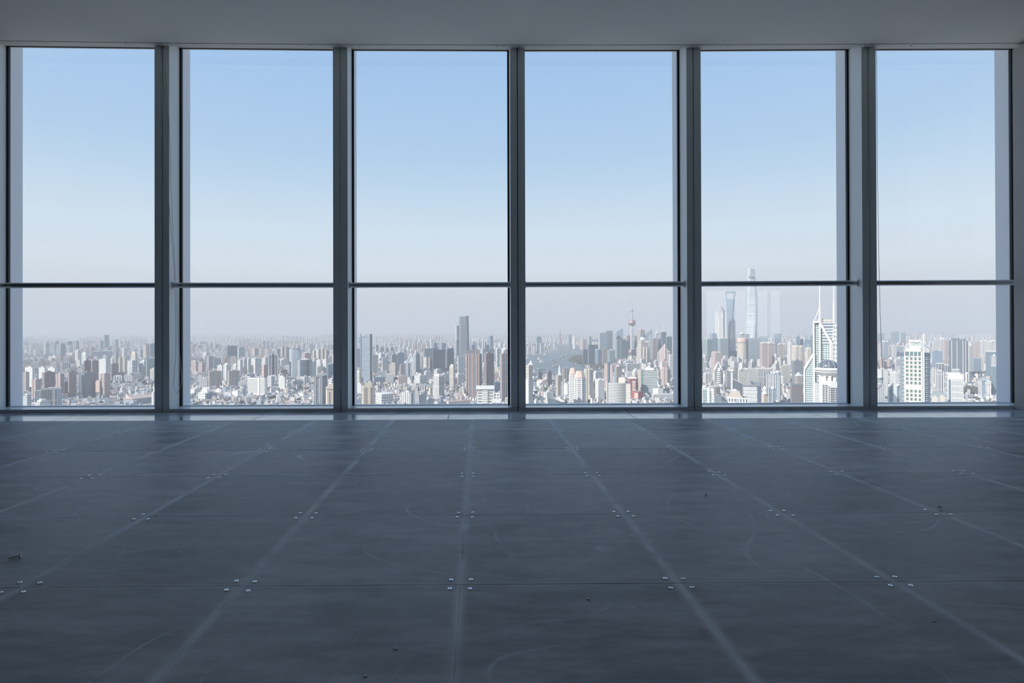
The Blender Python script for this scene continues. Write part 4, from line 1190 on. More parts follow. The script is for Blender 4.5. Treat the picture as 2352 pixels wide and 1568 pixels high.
part(r, 'stair_core', lambda m: m.bar((X(1278), 15.8, H*.5), (X(1302), 12.5, H*.5), 3, H*1.04), cmat('white'))
part(r, 'rooftop', lambda m: m.box(X(1250), X(1380), 16, 24, H, H+5), cmat('white'))

# dark tower held in white frames
r, X, Z, W, H, Y = root_for('framed_tower', 'dark glass tower held between tall white frames, second window', 'D', 125, 308, 570, 1015)
part(r, 'glass_core', lambda m: m.box(X(150), X(290), 2, 40, 0, H, 0, 1), [fac('glass', 'navy', 'wn', 1.2), M_ROOF])
part(r, 'grey_infill', lambda m: (m.box(X(142), X(184), .8, 3, 0, H-2), m.box(X(246), X(296), .8, 3, 0, H-2)), fac('vert', 'grey', 'wd', 1.4))
for a, b in ((133, 145), (182, 192), (242, 252), (290, 302)):
    part(r, 'white_frame', lambda m: m.box(X(a), X(b), -1, 1.5, 0, H), cmat('white'))
for a, b in ((133, 192), (242, 302)):
    part(r, 'frame_head', lambda m: m.box(X(a), X(b), -1.1, 1.6, H-4, H), cmat('white'))
part(r, 'lower_wing', lambda m: (m.box(X(122), X(140), 1, 30, 0, Z(795)), m.box(X(298), X(310), 1, 30, 0, Z(795))), fac('vert', 'white', 'wd', 1.2))
part(r, 'rooftop', lambda m: m.box(X(180), X(250), 10, 26, H, H+12), cmat('grey'))

# pale rounded tower
r, X, Z, W, H, Y = root_for('rounded_tower', 'pale grey-green rounded tower with shaded foot, second window', 'D', 503, 728, 495, 1000)
def rr_plan(w, d, rad, n=5, y0=0):
    o = []
    for cx, cy, a0 in ((w/2-rad, y0+rad, -math.pi/2), (w/2-rad, y0+d-rad, 0), (-w/2+rad, y0+d-rad, math.pi/2), (-w/2+rad, y0+rad, math.pi)):
        o += [(cx+rad*math.cos(a0+k*math.pi/2/n), cy+rad*math.sin(a0+k*math.pi/2/n)) for k in range(n+1)]
    return o
part(r, 'body', lambda m: m.prism(rr_plan(W*.97, W*.7, W*.3), 0, H, 0, 1), [fac('glass', 'offw', 'wl', 1.4), M_ROOF])
part(r, 'rooftop', lambda m: m.prism(rr_plan(W*.8, W*.55, W*.2, y0=4), H-1, Z(465)), fac('vert', 'grey', 'wd', 1.5))

# teal glass block with white edge
r, X, Z, W, H, Y = root_for('glass_block', 'teal glass block with white lit left edge, second window', 'D', 655, 918, 680, 1005)
pl = plan_for(W, .17, None, 40)
part(r, 'body', lambda m: m.prism(plan_for((X(865)-X(655))*1.0, .2, None, 40), 0, H, 0, 1), [fac('check', 'steel', 'wt', .7), M_ROOF]).location.x = (X(655)+X(865))/2
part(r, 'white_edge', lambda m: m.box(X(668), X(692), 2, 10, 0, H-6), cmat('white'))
part(r, 'shaded_wing', lambda m: m.box(X(862), X(918), 10, 45, 0, H+2, 0, 1), [fac('glass', 'blue', 'wn', 1), M_ROOF])  # shade of the right side put into darker blue glass
part(r, 'rooftop', lambda m: (m.box(X(700), X(860), 12, 34, H, H+3), m.box(X(755), X(830), 16, 28, H, H+8)), cmat('white'))

# grey-brown striped tower
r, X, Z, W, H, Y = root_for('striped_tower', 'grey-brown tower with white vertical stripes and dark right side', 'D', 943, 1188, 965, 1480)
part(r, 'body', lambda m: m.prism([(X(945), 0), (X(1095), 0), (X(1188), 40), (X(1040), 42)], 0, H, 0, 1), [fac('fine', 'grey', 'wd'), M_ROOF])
part(r, 'shaded_side', lambda m: m.prism([(X(1096), -.2), (X(1188), 30), (X(1186), 33), (X(1090), 4)], 0, H-2), fac('fine', 'dgrey', 'wn'))  # shade of the right face painted on as darker tones
for u in (945, 972, 1052, 1084):
    part(r, 'white_stripe', lambda m: m.box(X(u), X(u+10), -1.4, .2, 0, H*.98), cmat('white'))
part(r, 'brown_band', lambda m: m.box(X(945), X(1092), -.8, .2, H*.93, H*.99), cmat('brown'))
part(r, 'rooftop', lambda m: (m.box(X(1010), X(1170), 14, 30, H, H+6),), cmat('grey'))

# stepped tan building
r, X, Z, W, H, Y = root_for('stepped_building', 'stepped tan building with single column of windows, by second mullion', 'D', 1163, 1420, 1200, -1.3, 'building')
part(r, 'body', lambda m: m.prism([(X(1163), 5), (X(1185), 0), (X(1420), 0), (X(1420), 30), (X(1163), 30)], 0, H, 0, 1), [cmat('tan'), M_ROOF])
part(r, 'cornice', lambda m: (m.box(X(1158), X(1420), -1, 31, H, H+2.5), m.box(X(1190), X(1420), 3, 28, H+2.5, Z(1150)), m.box(X(1220), X(1420), 6, 26, Z(1150), Z(1120))), cmat('tan'))
for j in range(9):
    put('window', WSM, r, (X(1230), -0.05, Z(1265+j*28)))

# glass tower with pointed corner and white disc
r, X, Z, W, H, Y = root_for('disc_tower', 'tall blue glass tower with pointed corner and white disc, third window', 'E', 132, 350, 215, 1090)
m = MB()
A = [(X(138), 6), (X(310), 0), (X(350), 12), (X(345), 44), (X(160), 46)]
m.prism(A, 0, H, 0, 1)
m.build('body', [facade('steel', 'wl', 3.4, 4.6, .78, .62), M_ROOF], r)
part(r, 'shaded_side', lambda m: m.prism([(X(312), -.1), (X(351), 11.8), (X(349), 14), (X(312), 3)], 0, H+1), fac('glass', 'dgrey', 'wn', 1.2))  # darker glass skin paints the shade on the right face
part(r, 'pointed_corner', lambda m: m.prism([(X(132), 6), (X(155), 4.2), (X(158), 10), (X(138), 12)], 0, H+1, 0, 0, plan2=None), fac('glass', 'steel', 'wb', 1.1))
part(r, 'corner_tip', lambda m: [m.face(f) for f in ([(X(132), 6, H), (X(155), 4.2, H), (X(134), 6, Z(170))], [(X(155), 4.2, H), (X(158), 10, H), (X(134), 6, Z(170))], [(X(158), 10, H), (X(138), 12, H), (X(134), 6, Z(170))], [(X(138), 12, H), (X(132), 6, H), (X(134), 6, Z(170))])], cmat('steel'))
part(r, 'disc', lambda m: m.tube([(X(186), 2.6, Z(235)), (X(186), 3.9, Z(235))], 5.2, 20), cmat('white'))
part(r, 'floor_lines', lambda m: [m.bar((X(160), 3.9, Z(v)), (X(308), -.35, Z(v)), .3, .5) for v in (270, 475, 575, 680, 795, 850)], cmat('steel'))

# white tower with open pointed crown
r, X, Z, W, H, Y = root_for('pointed_tower', 'white tower with open pointed crown and dark glass stripe, third window', 'E', 955, 1108, 705, 1020)
part(r, 'body', lambda m: m.prism([(X(957), 0), (X(1095), 0), (X(1108), 10), (X(1104), 36), (X(957), 36)], 0, H, 0, 1), [fac('fine', 'white', 'wg', 1.2), M_ROOF])
part(r, 'glass_stripe', lambda m: m.box(X(995), X(1035), -.8, .3, 0, H*.92), plain('pane_wb', PAL['wb'], .15))
for u in (957, 1044, 1088):
    part(r, 'pilaster', lambda m: m.box(X(u), X(u+10), -1.2, .4, 0, H), cmat('white'))
ap = (X(1045), 14, Z(575))
for q in ((X(975), 0), (X(1100), 2), (X(1098), 30), (X(975), 30)):
    part(r, 'crown_beam', lambda m: m.bar((q[0], q[1], H), ap, 2.4, 2.4), cmat('white'))
part(r, 'crown_glass', lambda m: [m.face([(a[0], a[1], H), (b[0], b[1], H), (ap[0], ap[1], ap[2]-8)]) for a, b in (((X(985), 3), (X(1088), 3)), ((X(1088), 3), (X(1088), 28)), ((X(1088), 28), (X(985), 28)), ((X(985), 28), (X(985), 3)))], cmat('pale'))
part(r, 'shoulder', lambda m: m.box(X(925), X(975), 4, 22, H-8, H+2), cmat('white'))

# tallest skyscraper of the third window
r, X, Z, W, H, Y = root_for('skyscraper', 'tallest dark blue tapered skyscraper with notched crown, third window', 'F', 452, 625, 45, -4.2)
w = X(625)-X(452)
def oct_(k, c=.22):
    a, d = w/2*k, w*.4*k
    q = w*c*k
    cy = w*.42
    return [(-a, cy-d+q), (-a+q, cy-d), (a-q, cy-d), (a, cy-d+q), (a, cy+d-q), (a-q, cy+d), (-a+q, cy+d), (-a, cy+d-q)]
shf = part(r, 'shaft', lambda m: (m.prism(oct_(1.0), 0, H*.45, 0, 1), m.prism(oct_(1.0), H*.45, H*.85, 0, 1, plan2=oct_(.93)), m.prism(oct_(.93), H*.85, H, 0, 1, plan2=oct_(.90))), [fac('glass', 'steel', 'wn', 1.5), M_ROOF])
for k in (0, 2, 4, 6):
    p0, p1 = oct_(.9)[k], oct_(.9)[(k+1) % 8]
    part(shf, 'crown_fin', lambda m: m.face([(p0[0], p0[1], H), (p1[0], p1[1], H), (p1[0], p1[1], H+3), (p0[0], p0[1], H+9)]), cmat('steel'))
part(r, 'centre_line', lambda m: m.bar((X(540), w*.02-.6, 0), (X(540), w*.06-.2, H), 1.6, .6), cmat('pale'))

# ribbed pink-brown tower
r, X, Z, W, H, Y = root_for('ribbed_tower', 'big brown tower with pale pink vertical ribs, right of third window', 'F', 563, 832, 662, 1355)
pl = [(X(565), 16), (X(585), 0), (X(800), 0), (X(832), 18), (X(815), 50), (X(575), 50)]
part(r, 'body', lambda m: m.prism(pl, 0, H, 0, 1), [fac('fine', 'brown', 'wg', 1.15), M_ROOF])
for u in (576, 612, 668, 684, 738, 778):
    part(r, 'rib', lambda m: m.box(X(u), X(u+9), -2.0, .3, 0, H), cmat('salmon'))
for u in (630, 706, 752):
    part(r, 'glass_strip', lambda m: m.box(X(u), X(u+16), -.7, .3, 0, H*.99), fac('bandw', 'steel', 'wb'))
part(r, 'crown', lambda m: m.box(X(592), X(795), 8, 34, H, Z(600)), fac('vert', 'brown', 'wd', 1.6))

# white hotel with a flat roof slab
r, X, Z, W, H, Y = root_for('roof_slab_building', 'white building with wide flat roof slab and square windows, third window', 'F', 735, 1035, 1242, -1.5, 'building')
rsb = part(r, 'body', lambda m: m.box(X(752), X(1012), 0, 32, 0, H, 0, 1), [cmat('offw'), M_ROOF])
part(r, 'bay', lambda m: m.box(X(835), X(925), -2.2, 0.2, 0, Z(1250)), fac('bandw', 'white', 'wg', 1.2))
part(r, 'roof_slab', lambda m: m.box(X(735), X(1035), -4, 36, H+1, H+7), cmat('white'))
part(r, 'roof_edge', lambda m: m.box(X(735), X(1035), -4.2, 36.2, H, H+1.2), cmat('dgrey'))
b = MB(); b.box(-2.0, 2.0, -0.3, 0.05, -1.3, 1.3); W4 = b.mesh('window', [plain('pane_wd', PAL['wd'], .15)])
for j in range(9):
    for u in (785, 815, 945, 968, 990):
        put('window', W4, rsb, (X(u), -0.02, H-9-j*7.4))
r, X, Z, W, H, Y = root_for('stepped_building', 'white stepped low building right of the roof slab building', 'F', 990, 1182, 1390, -1.45, 'building')
part(r, 'body', lambda m: (m.box(X(990), X(1145), 0, 30, 0, H, 0, 1), m.box(X(1145), X(1182), 2, 26, 0, Z(1440), 0, 1)), [cmat('white'), M_ROOF])
part(r, 'upper_storey', lambda m: m.box(X(1022), X(1115), 8, 26, H-1, Z(1300), 0, 1), [fac('check', 'white', 'wd'), M_ROOF])
for u in (1020, 1112):
    part(r, 'turret', lambda m: m.box(X(u)-1, X(u)+1.6, 7, 10, H, Z(1270)), cmat('white'))
for u in (1015, 1050, 1090, 1130):
    put('window', W4, r, (X(u), -0.02, Z(1470)))

# tan building with three columns of windows
r, X, Z, W, H, Y = root_for('tan_building', 'tan building with columns of dark windows, bottom left third window', 'E', 165, 402, 1148, -1.45, 'building')
tnb = part(r, 'body', lambda m: m.prism([(X(168), 3), (X(180), 0), (X(352), 0), (X(402), 30), (X(200), 34)], 0, H, 0, 1), [cmat('tan'), M_ROOF])
part(r, 'bay', lambda m: m.box(X(278), X(320), -1.5, .2, 0, H-2), cmat('tan'))
for u, n in ((222, 14), (255, 14), (345, 9)):
    for j in range(n):
        put('window', WSM, tnb, (X(u), -0.05, H-5-j*(H/ (n*1.28))*.62))
part(r, 'rooftop', lambda m: (m.box(X(215), X(345), 6, 24, H, Z(1105)), m.box(X(268), X(335), 8, 20, Z(1105), Z(1068)), m.box(X(352), X(395), 14, 24, H, Z(1110))), cmat('tan'))

# white building with a pointed turret
r, X, Z, W, H, Y = root_for('turret_building', 'white building with pointed turret and vertical windows, third window', 'E', 1105, 1322, 1135, -1.75, 'building')
part(r, 'body', lambda m: (m.box(X(1165), X(1300), 2, 30, 0, H, 0, 1), m.box(X(1300), X(1322), 10, 40, 0, H, 0, 1)), [fac('vert', 'white', 'wd', 1.5), M_ROOF])
part(r, 'low_wing', lambda m: m.box(X(1180), X(1280), -3, 2.2, 0, Z(1240), 0, 1), [fac('check', 'white', 'wd', .8), M_ROOF])
part(r, 'turret', lambda m: m.box(X(1118), X(1168), -2, 10, 0, Z(1165), 0, 1), [fac('grid', 'white', 'wd', .8), M_ROOF])
ap = (X(1143), 4, Z(1138))
part(r, 'turret_roof', lambda m: [m.face([a, b, ap]) for a, b in (((X(1116), -2.4, Z(1165)), (X(1170), -2.4, Z(1165))), ((X(1170), -2.4, Z(1165)), (X(1170), 10.4, Z(1165))), ((X(1170), 10.4, Z(1165)), (X(1116), 10.4, Z(1165))), ((X(1116), 10.4, Z(1165)), (X(1116), -2.4, Z(1165))))], cmat('brown'))

# orange hoist frames on the building site
for u0, u1, v0, v1, lb in ((430, 490, 1310, 1445, 'orange double hoist mast on the building site, third window'), (585, 612, 1340, 1445, 'single orange site mast right of the double mast')):
    r, X, Z, W, H, Y = root_for('hoist_mast', lb, 'F', u0, u1, v0, v1, 'mast')
    for u in ((u0, u1-14) if u1-u0 > 40 else (u0,)):
        part(r, 'mast', lambda m: m.box(X(u), X(u)+3.2, 0, 3, 0, H), cmat('salmon'))
    if u1-u0 > 40:
        part(r, 'tie_beam', lambda m: m.box(X(u0), X(u1)-1, .5, 2.5, H*.9, H*.97), cmat('salmon'))
    else:
        part(r, 'jib', lambda m: m.box(X(u0)-20, X(u1)+14, .8, 2.2, H*.72, H*.76), cmat('salmon'))

# white building with a sail-like top
r, X, Z, W, H, Y = root_for('sail_top_building', 'white tower with curved sail top at left of fourth window', 'G', 40, 188, 770, -1.45)
part(r, 'body', lambda m: m.prism([(X(-20), 10), (X(110), 0), (X(185), 14), (X(120), 44), (X(-20), 40)], 0, Z(1020), 0, 1), [fac('blank', 'white', 'wd'), M_ROOF])
part(r, 'balcony_side', lambda m: m.prism([(X(100), -.6), (X(112), -1), (X(188), 13.4), (X(184), 17), (X(104), 6)], 0, Z(1010)), facade('offw', 'wd', 3.0, 4.2, .55, .55))
part(r, 'upper_part', lambda m: m.prism([(X(45), 8), (X(110), 1), (X(182), 14), (X(120), 36), (X(45), 32)], Z(1020)-1, H, 0, 1), [facade('cream', 'wd', 5.2, 5.4, .6, .6), M_ROOF])
def sail(m):
    n = 8
    top = [(X(80+(148-80)*i/n), Z(770-(770-680)*(i/n)**2.2)) for i in range(n+1)] + [(X(185), Z(770))]
    for y in (4, 16):
        pts = [(x, y, z) for x, z in top] + [(X(80), y, H)]
        m.face(pts if y == 4 else pts[::-1])
    for (a, za), (b, zb) in zip(top[:-1], top[1:]):
        m.face([(a, 4, za), (b, 4, zb), (b, 16, zb), (a, 16, za)])
part(r, 'sail', sail, cmat('white'))

# beige tower with a tapering spire
r, X, Z, W, H, Y = root_for('spired_tower', 'beige tower with tapering spire before the river, fourth window', 'G', 585, 738, 955, 1370)
part(r, 'body', lambda m: m.prism(plan_for(W*.82, .32, None, 34), 0, H, 0, 1), [fac('grid', 'beige', 'wd', 1.1), M_ROOF])
part(r, 'side_wing', lambda m: m.box(X(690), X(738), 6, 28, 0, Z(1065), 0, 1), [fac('vert', 'white', 'wd', 1.2), M_ROOF])
part(r, 'spire', lambda m: (m.prism([(X(632), 10), (X(688), 10), (X(688), 18), (X(632), 18)], H-1, Z(790), plan2=[(X(651), 12.5), (X(668), 12.5), (X(668), 15.5), (X(651), 15.5)]), m.box(X(651), X(668), 12.5, 15.5, Z(790), Z(780))), cmat('offw'))

# two octagonal towers with salmon hipped roofs
for nm, u0, u1, vr, ve, vb, yk, lb in (('rear', 830, 990, 825, 935, None, 1.75, 'octagonal banded tower with salmon hipped roof, farther one of two'), ('front', 915, 1142, 885, 1000, None, 1.55, 'octagonal banded tower with salmon hipped roof, nearer one of two')):
    r, X, Z, W, H, Y = root_for('hipped_tower', lb, 'G', u0, u1, ve, -yk)
    c = (X(u0)+X(u1))/2; rad = W/2/math.cos(math.pi/8)
    part(r, 'body', lambda m: m.prism(ngon(rad*.97, 8, c, rad, math.pi/8), 0, Z(ve+22), 0, 1), [facade('white', 'wd', 11, 5.2, .78, .40), M_ROOF])
    part(r, 'attic', lambda m: m.prism(ngon(rad*.88, 8, c, rad, math.pi/8), Z(ve+22)-1, H, 0, 1), [facade('beige', 'wd', 5, 6, .6, .7), M_ROOF])
    part(r, 'balcony_band', lambda m: m.prism(ngon(rad*1.02, 8, c, rad, math.pi/8), Z(ve+32), Z(ve+20)), cmat('white'))
    part(r, 'hipped_roof', lambda m: m.prism(ngon(rad*.92, 8, c, rad, math.pi/8), H, Z(vr), plan2=ngon(rad*.56, 8, c, rad, math.pi/8)), cmat('salmon'))

# cream banded tower
r, X, Z, W, H, Y = root_for('banded_tower', 'cream tower with horizontal bands and raised top, centre fourth window', 'G', 1100, 1275, 835, 1392)
part(r, 'body', lambda m: m.prism(plan_for(W, .3, None, 34), 0, H*.97, 0, 1), [facade('cream', 'wg', 9, 5.0, 1, .48), M_ROOF])
part(r, 'corner_strip', lambda m: m.box(X(1180), X(1196), -1.0, 1.4, 0, H), cmat('cream'))
part(r, 'raised_top', lambda m: (m.box(X(1112), X(1262), 8, 22, H*.97-1, H), m.box(X(1136), X(1206), 8, 20, H-1, Z(775))), facade('cream', 'wd', 6, 30, .4, .8))

# red-brown tower with dark glass centre
r, X, Z, W, H, Y = root_for('brick_tower', 'red-brown tower split by a dark glass strip, fourth window', 'H', 133, 287, 760, -2.2)
for a, b in ((135, 195), (240, 285)):
    part(r, 'brick_shaft', lambda m: m.box(X(a), X(b), 0, 30, 0, H, 0, 1), [fac('blank', 'pink', 'wd'), M_ROOF])
part(r, 'glass_strip', lambda m: m.prism([(X(194), 1), (X(218), -3), (X(241), 1), (X(241), 28), (X(194), 28)], 0, Z(735)), plain('pane_wb', PAL['wb'], .15))
part(r, 'roof_cap', lambda m: m.prism(ngon((X(240)-X(165))/2, 12, X(200), 12), H, Z(718)), cmat('dgrey'))

# curved banded hotel
r, X, Z, W, H, Y = root_for('curved_hotel', 'curved grey hotel with horizontal bands and cream end wall', 'H', 168, 612, 1095, -1.4, 'building')
def curved(m, off=0.0, z0=0, z1=1):
    n = 14
    P = []
    for i in range(n+1):
        t = i/n
        P.append((X(188+(525-188)*t), 10-38*t*(1-t)-4*t+off))
    return P
P = curved(None)
part(r, 'glass_body', lambda m: m.prism(P+[(X(525), 34), (X(188), 34)], 0, H, 0, 1), [plain('pane_wg', PAL['wg'], .2), M_ROOF])
nb = 26
for j in range(nb):
    z = H*(j+.5)/nb
    def band(m):
        Q = curved(None, -1.1)
        pl = Q+[(q[0], q[1]+1.4) for q in reversed(Q)]
        m.prism(pl, z, z+H/nb*.5)
    if z > 34:
        part(r, 'floor_band', band, cmat('offw'))
part(r, 'end_wall', lambda m: m.box(X(525), X(610), 5, 36, 0, Z(1105), 0, 1), [facade('cream', 'wd', 4, 6, .3, .25), M_ROOF])
part(r, 'left_pier', lambda m: m.box(X(170), X(190), 6, 30, 0, Z(1060), 0, 1), [cmat('cream'), M_ROOF])
part(r, 'roof_box', lambda m: m.box(X(392), X(512), 10, 30, H-1, Z(1003)), cmat('cream'))
part(r, 'roof_drum', lambda m: m.lathe([(X(392)-X(335), H-1), (X(392)-X(335), Z(980)), (0, Z(980))], 18, X(335), 16), fac('vert', 'grey', 'wg', 1.4))

# dark red brick block and the low red hall beside it
r, X, Z, W, H, Y = root_for('brick_block', 'dark red brick block with white-framed centre, fourth window', 'H', 548, 748, 1018, -1.98, 'building')
part(r, 'body', lambda m: m.prism(plan_for(W, .25, None, 30), 0, H, 0, 1), [facade('red', 'wl', 6, 5.4, .35, .3), M_ROOF])
part(r, 'pale_centre', lambda m: m.box(X(638), X(702), -1.2, 5, H*.2, H*.9), facade('red', 'white', 20, 4.6, 1, .45))
part(r, 'roof_fins', lambda m: (m.box(X(570), X(720), 10, 20, H, H+5),), cmat('white'))
r, X, Z, W, H, Y = root_for('red_hall', 'low red-orange box hall beside the curved hotel', 'H', 618, 838, 1245, -1.86, 'building')
part(r, 'body', lambda m: m.prism(plan_for(W, .6, None, 40), 0, H, 0, 1), [cmat('red'), M_ROOF])
part(r, 'salmon_bay', lambda m: m.bar((X(680), 9, H*.42), (X(748), 0, H*.42), 2.4, H*.75), cmat('salmon'))  # bay in a paler salmon than the red walls

# glass banded office
r, X, Z, W, H, Y = root_for('banded_office', 'pale glass office with horizontal bands, right in fourth window', 'H', 735, 1098, 868, 1298, 'building')
part(r, 'body', lambda m: m.prism([(X(800), 10), (X(835), 0), (X(1095), 6), (X(1075), 44), (X(800), 44)], 0, H, 0, 1), [facade('offw', 'wt', 20, 5.6, 1, .52), M_ROOF])
part(r, 'stone_core', lambda m: m.box(X(735), X(803), 12, 36, 0, Z(855), 0, 1), [cmat('beige'), M_ROOF])
part(r, 'glass_corner', lambda m: m.prism([(X(797), 9.6), (X(836), -.6), (X(840), 3), (X(803), 14)], 0, H-2), plain('pane_wt', PAL['wt'], .15))
part(r, 'rooftop', lambda m: (m.box(X(865), X(1025), 14, 30, H, Z(825)), m.box(X(890), X(960), 16, 26, Z(825), Z(800))), cmat('white'))

# pinkish stepped tower
r, X, Z, W, H, Y = root_for('stepped_tower', 'pinkish-brown stepped tower with small top, right in fourth window', 'H', 1160, 1332, 800, -2.3)
part(r, 'body', lambda m: (m.prism(plan_for(W, .3, None, 34), 0, H*.86, 0, 1), m.prism(shrink(plan_for(W, .3, None, 34), .8), H*.86-1, H, 0, 1)), [facade('pink', 'wd', 6, 5, .45, .5), M_ROOF])
part(r, 'upper_stage', lambda m: (m.box(X(1198), X(1290), 12, 30, H-1, Z(740)), m.box(X(1212), X(1258), 16, 26, Z(740), Z(690))), fac('vert', 'pink', 'wd', 1.6))
part(r, 'cap', lambda m: m.lathe([(6, Z(690)), (4, Z(675)), (0, Z(660))], 10, X(1232), 20), cmat('red'))
part(r, 'centre_bay', lambda m: m.box(X(1228), X(1275), -2, 4, 0, H*.97), facade('beige', 'wd', 5, 5, .5, .5))

# two glass globes of the convention hall
for u, v, rr, lb, d in ((532, 775, 66, 'left glass globe beside the white pilastered office', 3.35), (830, 800, 66, 'right glass globe with white patch beside pilastered office', 3.2)):
    r, X, Z, W, H, Y = root_for('glass_globe', lb, 'H', u-rr, u+rr, v-rr, -d, 'globe')
    rad = W/2
    cz = H-rad
    part(r, 'globe', lambda m: m.lathe([(rad*math.cos(a), cz+rad*math.sin(a)) for a in [-math.pi/2+i*math.pi/12 for i in range(13)]], 20, 0, rad), facade('steel', 'wt', 6, 6, .85, .85), True)
    part(r, 'plinth', lambda m: m.lathe([(rad*.95, 0), (rad*.95, max(4, cz-rad*.55)), (0, max(4, cz-rad*.55))], 18, 0, rad), cmat('offw'))

# television tower with two great balls
r, X, Z, W, H, Y = root_for('ball_tower', 'television tower with two pink balls and long antenna spire', 'Q', 1080, 1160, 280, 962)
def Zq(v): return Z(v)
cy = 25.0
M_PINK = plain('ball_pink', (0.40, 0.22, 0.25), 0.35, 0.2, 0.1, 0.05)
M_BALLG = plain('ball_grey', (0.40, 0.41, 0.46), 0.35, 0.3, 0.1, 0.05)
kx = W/80.0
def ball(name, v, rr):
    rad = rr*kx
    z = Zq(v)
    pr = [(rad*math.cos(a), z+rad*math.sin(a)) for a in [-math.pi/2+i*math.pi/14 for i in range(15)]]
    m = MB(); m.lathe(pr, 24, 0, cy, mis=[0]*4+[1]*3+[0]*1+[1]*2+[0]*4)
    m.build(name, [M_BALLG, M_PINK], r, smooth=True)
ball('upper_ball', 580, 36); ball('lower_ball', 860, 38); 
for k in range(3):
    a = math.pi/2+2*math.pi*k/3+.5
    x, y = 14*kx*math.cos(a), cy+14*kx*math.sin(a)
    part(r, 'column', lambda m: m.tube([(x, y, 0), (x, y, Zq(590))], 5.2*kx, 12), cmat('offw'))
for k in range(3):
    a = -math.pi/2+2*math.pi*k/3+.45
    part(r, 'strut', lambda m: m.tube([(52*kx*math.cos(a), cy+52*kx*math.sin(a), 0), (8*kx*math.cos(a), cy+8*kx*math.sin(a), Zq(865))], 3.2*kx, 8), cmat('offw'))
    for sgn in (1,):
        x, y = 44*kx*math.cos(a), cy+44*kx*math.sin(a)
        part(r, 'foot_ball', lambda m: m.lathe([(6*kx*math.cos(b), Zq(925)+6*kx*math.sin(b)) for b in [-math.pi/2+i*math.pi/6 for i in range(7)]], 10, x, y), M_PINK, True)
for v in range(635, 830, 21):
    part(r, 'small_ball', lambda m: m.lathe([(6.5*kx*math.cos(b), Zq(v)+6.5*kx*math.sin(b)) for b in [-math.pi/2+i*math.pi/6 for i in range(7)]], 10, 0, cy-14*kx), M_BALLG, True)
part(r, 'upper_shaft', lambda m: m.lathe([(10*kx, Zq(590)), (9*kx, Zq(545)), (7*kx, Zq(480)), (5.5*kx, Zq(470))], 12, 0, cy), cmat('grey'))
part(r, 'top_ball', lambda m: m.lathe([(13*kx*math.cos(b), Zq(467)+13*kx*math.sin(b)) for b in [-math.pi/2+i*math.pi/8 for i in range(9)]], 14, 0, cy), M_BALLG, True)
part(r, 'antenna', lambda m: m.lathe([(5*kx, Zq(455)), (4*kx, Zq(420)), (3.2*kx, Zq(360)), (2.2*kx, Zq(350)), (1.6*kx, Zq(300)), (0.5*kx, Zq(282))], 8, 0, cy), cmat('grey'))
part(r, 'base', lambda m: m.lathe([(60*kx, 0), (60*kx, 8), (0, 12)], 24, 0, cy), cmat('offw'))

# tower with a curved sail top
r, X, Z, W, H, Y = root_for('sail_tower', 'teal glass tower with curved sail top left of ball tower', 'H', 355, 484, 112, -4.1)
def sail2(m):
    n = 8
    top = [(X(355+(480-355)*i/n), Z(185-(185-110)*math.sin(i/n*math.pi/2))) for i in range(n+1)]
    for (a, za), (b, zb) in zip(top[:-1], top[1:]):
        m.face([(a, 0, 0), (b, 0, 0), (b, 0, zb), (a, 0, za)], [(a, 0), (b, 0), (b, zb), (a, za)], 0)
        m.face([(b, 45, 0), (a, 45, 0), (a, 45, za), (b, 45, zb)], [(a, 0), (b, 0), (b, zb), (a, za)], 0)
        m.face([(a, 0, za), (b, 0, zb), (b, 45, zb), (a, 45, za)], None, 1)
    m.face([(X(480), 0, 0), (X(480), 45, 0), (X(480), 45, top[-1][1]), (X(480), 0, top[-1][1])], [(0, 0), (45, 0), (45, top[-1][1]), (0, top[-1][1])], 0)
    m.face([(X(355), 45, 0), (X(355), 0, 0), (X(355), 0, top[0][1]), (X(355), 45, top[0][1])], [(0, 0), (45, 0), (45, top[0][1]), (0, top[0][1])], 0)
part(r, 'body', sail2, [fac('glass', 'steel', 'wb', 1.4), cmat('steel')])
r, X, Z, W, H, Y = root_for('wing_tower', 'pale tower with white curved shoulder beside the sail tower', 'H', 282, 358, 195, -4.05)
def wing(m):
    n = 7
    top = [(X(284+(350-284)*i/n), Z(300-(300-190)*math.sin(i/n*math.pi/2))) for i in range(n+1)]
    for (a, za), (b, zb) in zip(top[:-1], top[1:]):
        m.face([(a, 0, 0), (b, 0, 0), (b, 0, zb), (a, 0, za)], [(a, 0), (b, 0), (b, zb), (a, za)], 0)
        m.face([(b, 40, 0), (a, 40, 0), (a, 40, za), (b, 40, zb)], None, 0)
        m.face([(a, 0, za), (b, 0, zb), (b, 40, zb), (a, 40, za)], None, 1)
    a, z = top[0]
    m.face([(a, 40, 0), (a, 0, 0), (a, 0, z), (a, 40, z)], [(0, 0), (40, 0), (40, z), (0, z)], 0)
    a, z = top[-1]
    m.face([(a, 0, 0), (a, 40, 0), (a, 40, z), (a, 0, z)], [(0, 0), (40, 0), (40, z), (0, z)], 0)
part(r, 'body', wing, [fac('band', 'pale', 'wb', 1.2), cmat('white')])

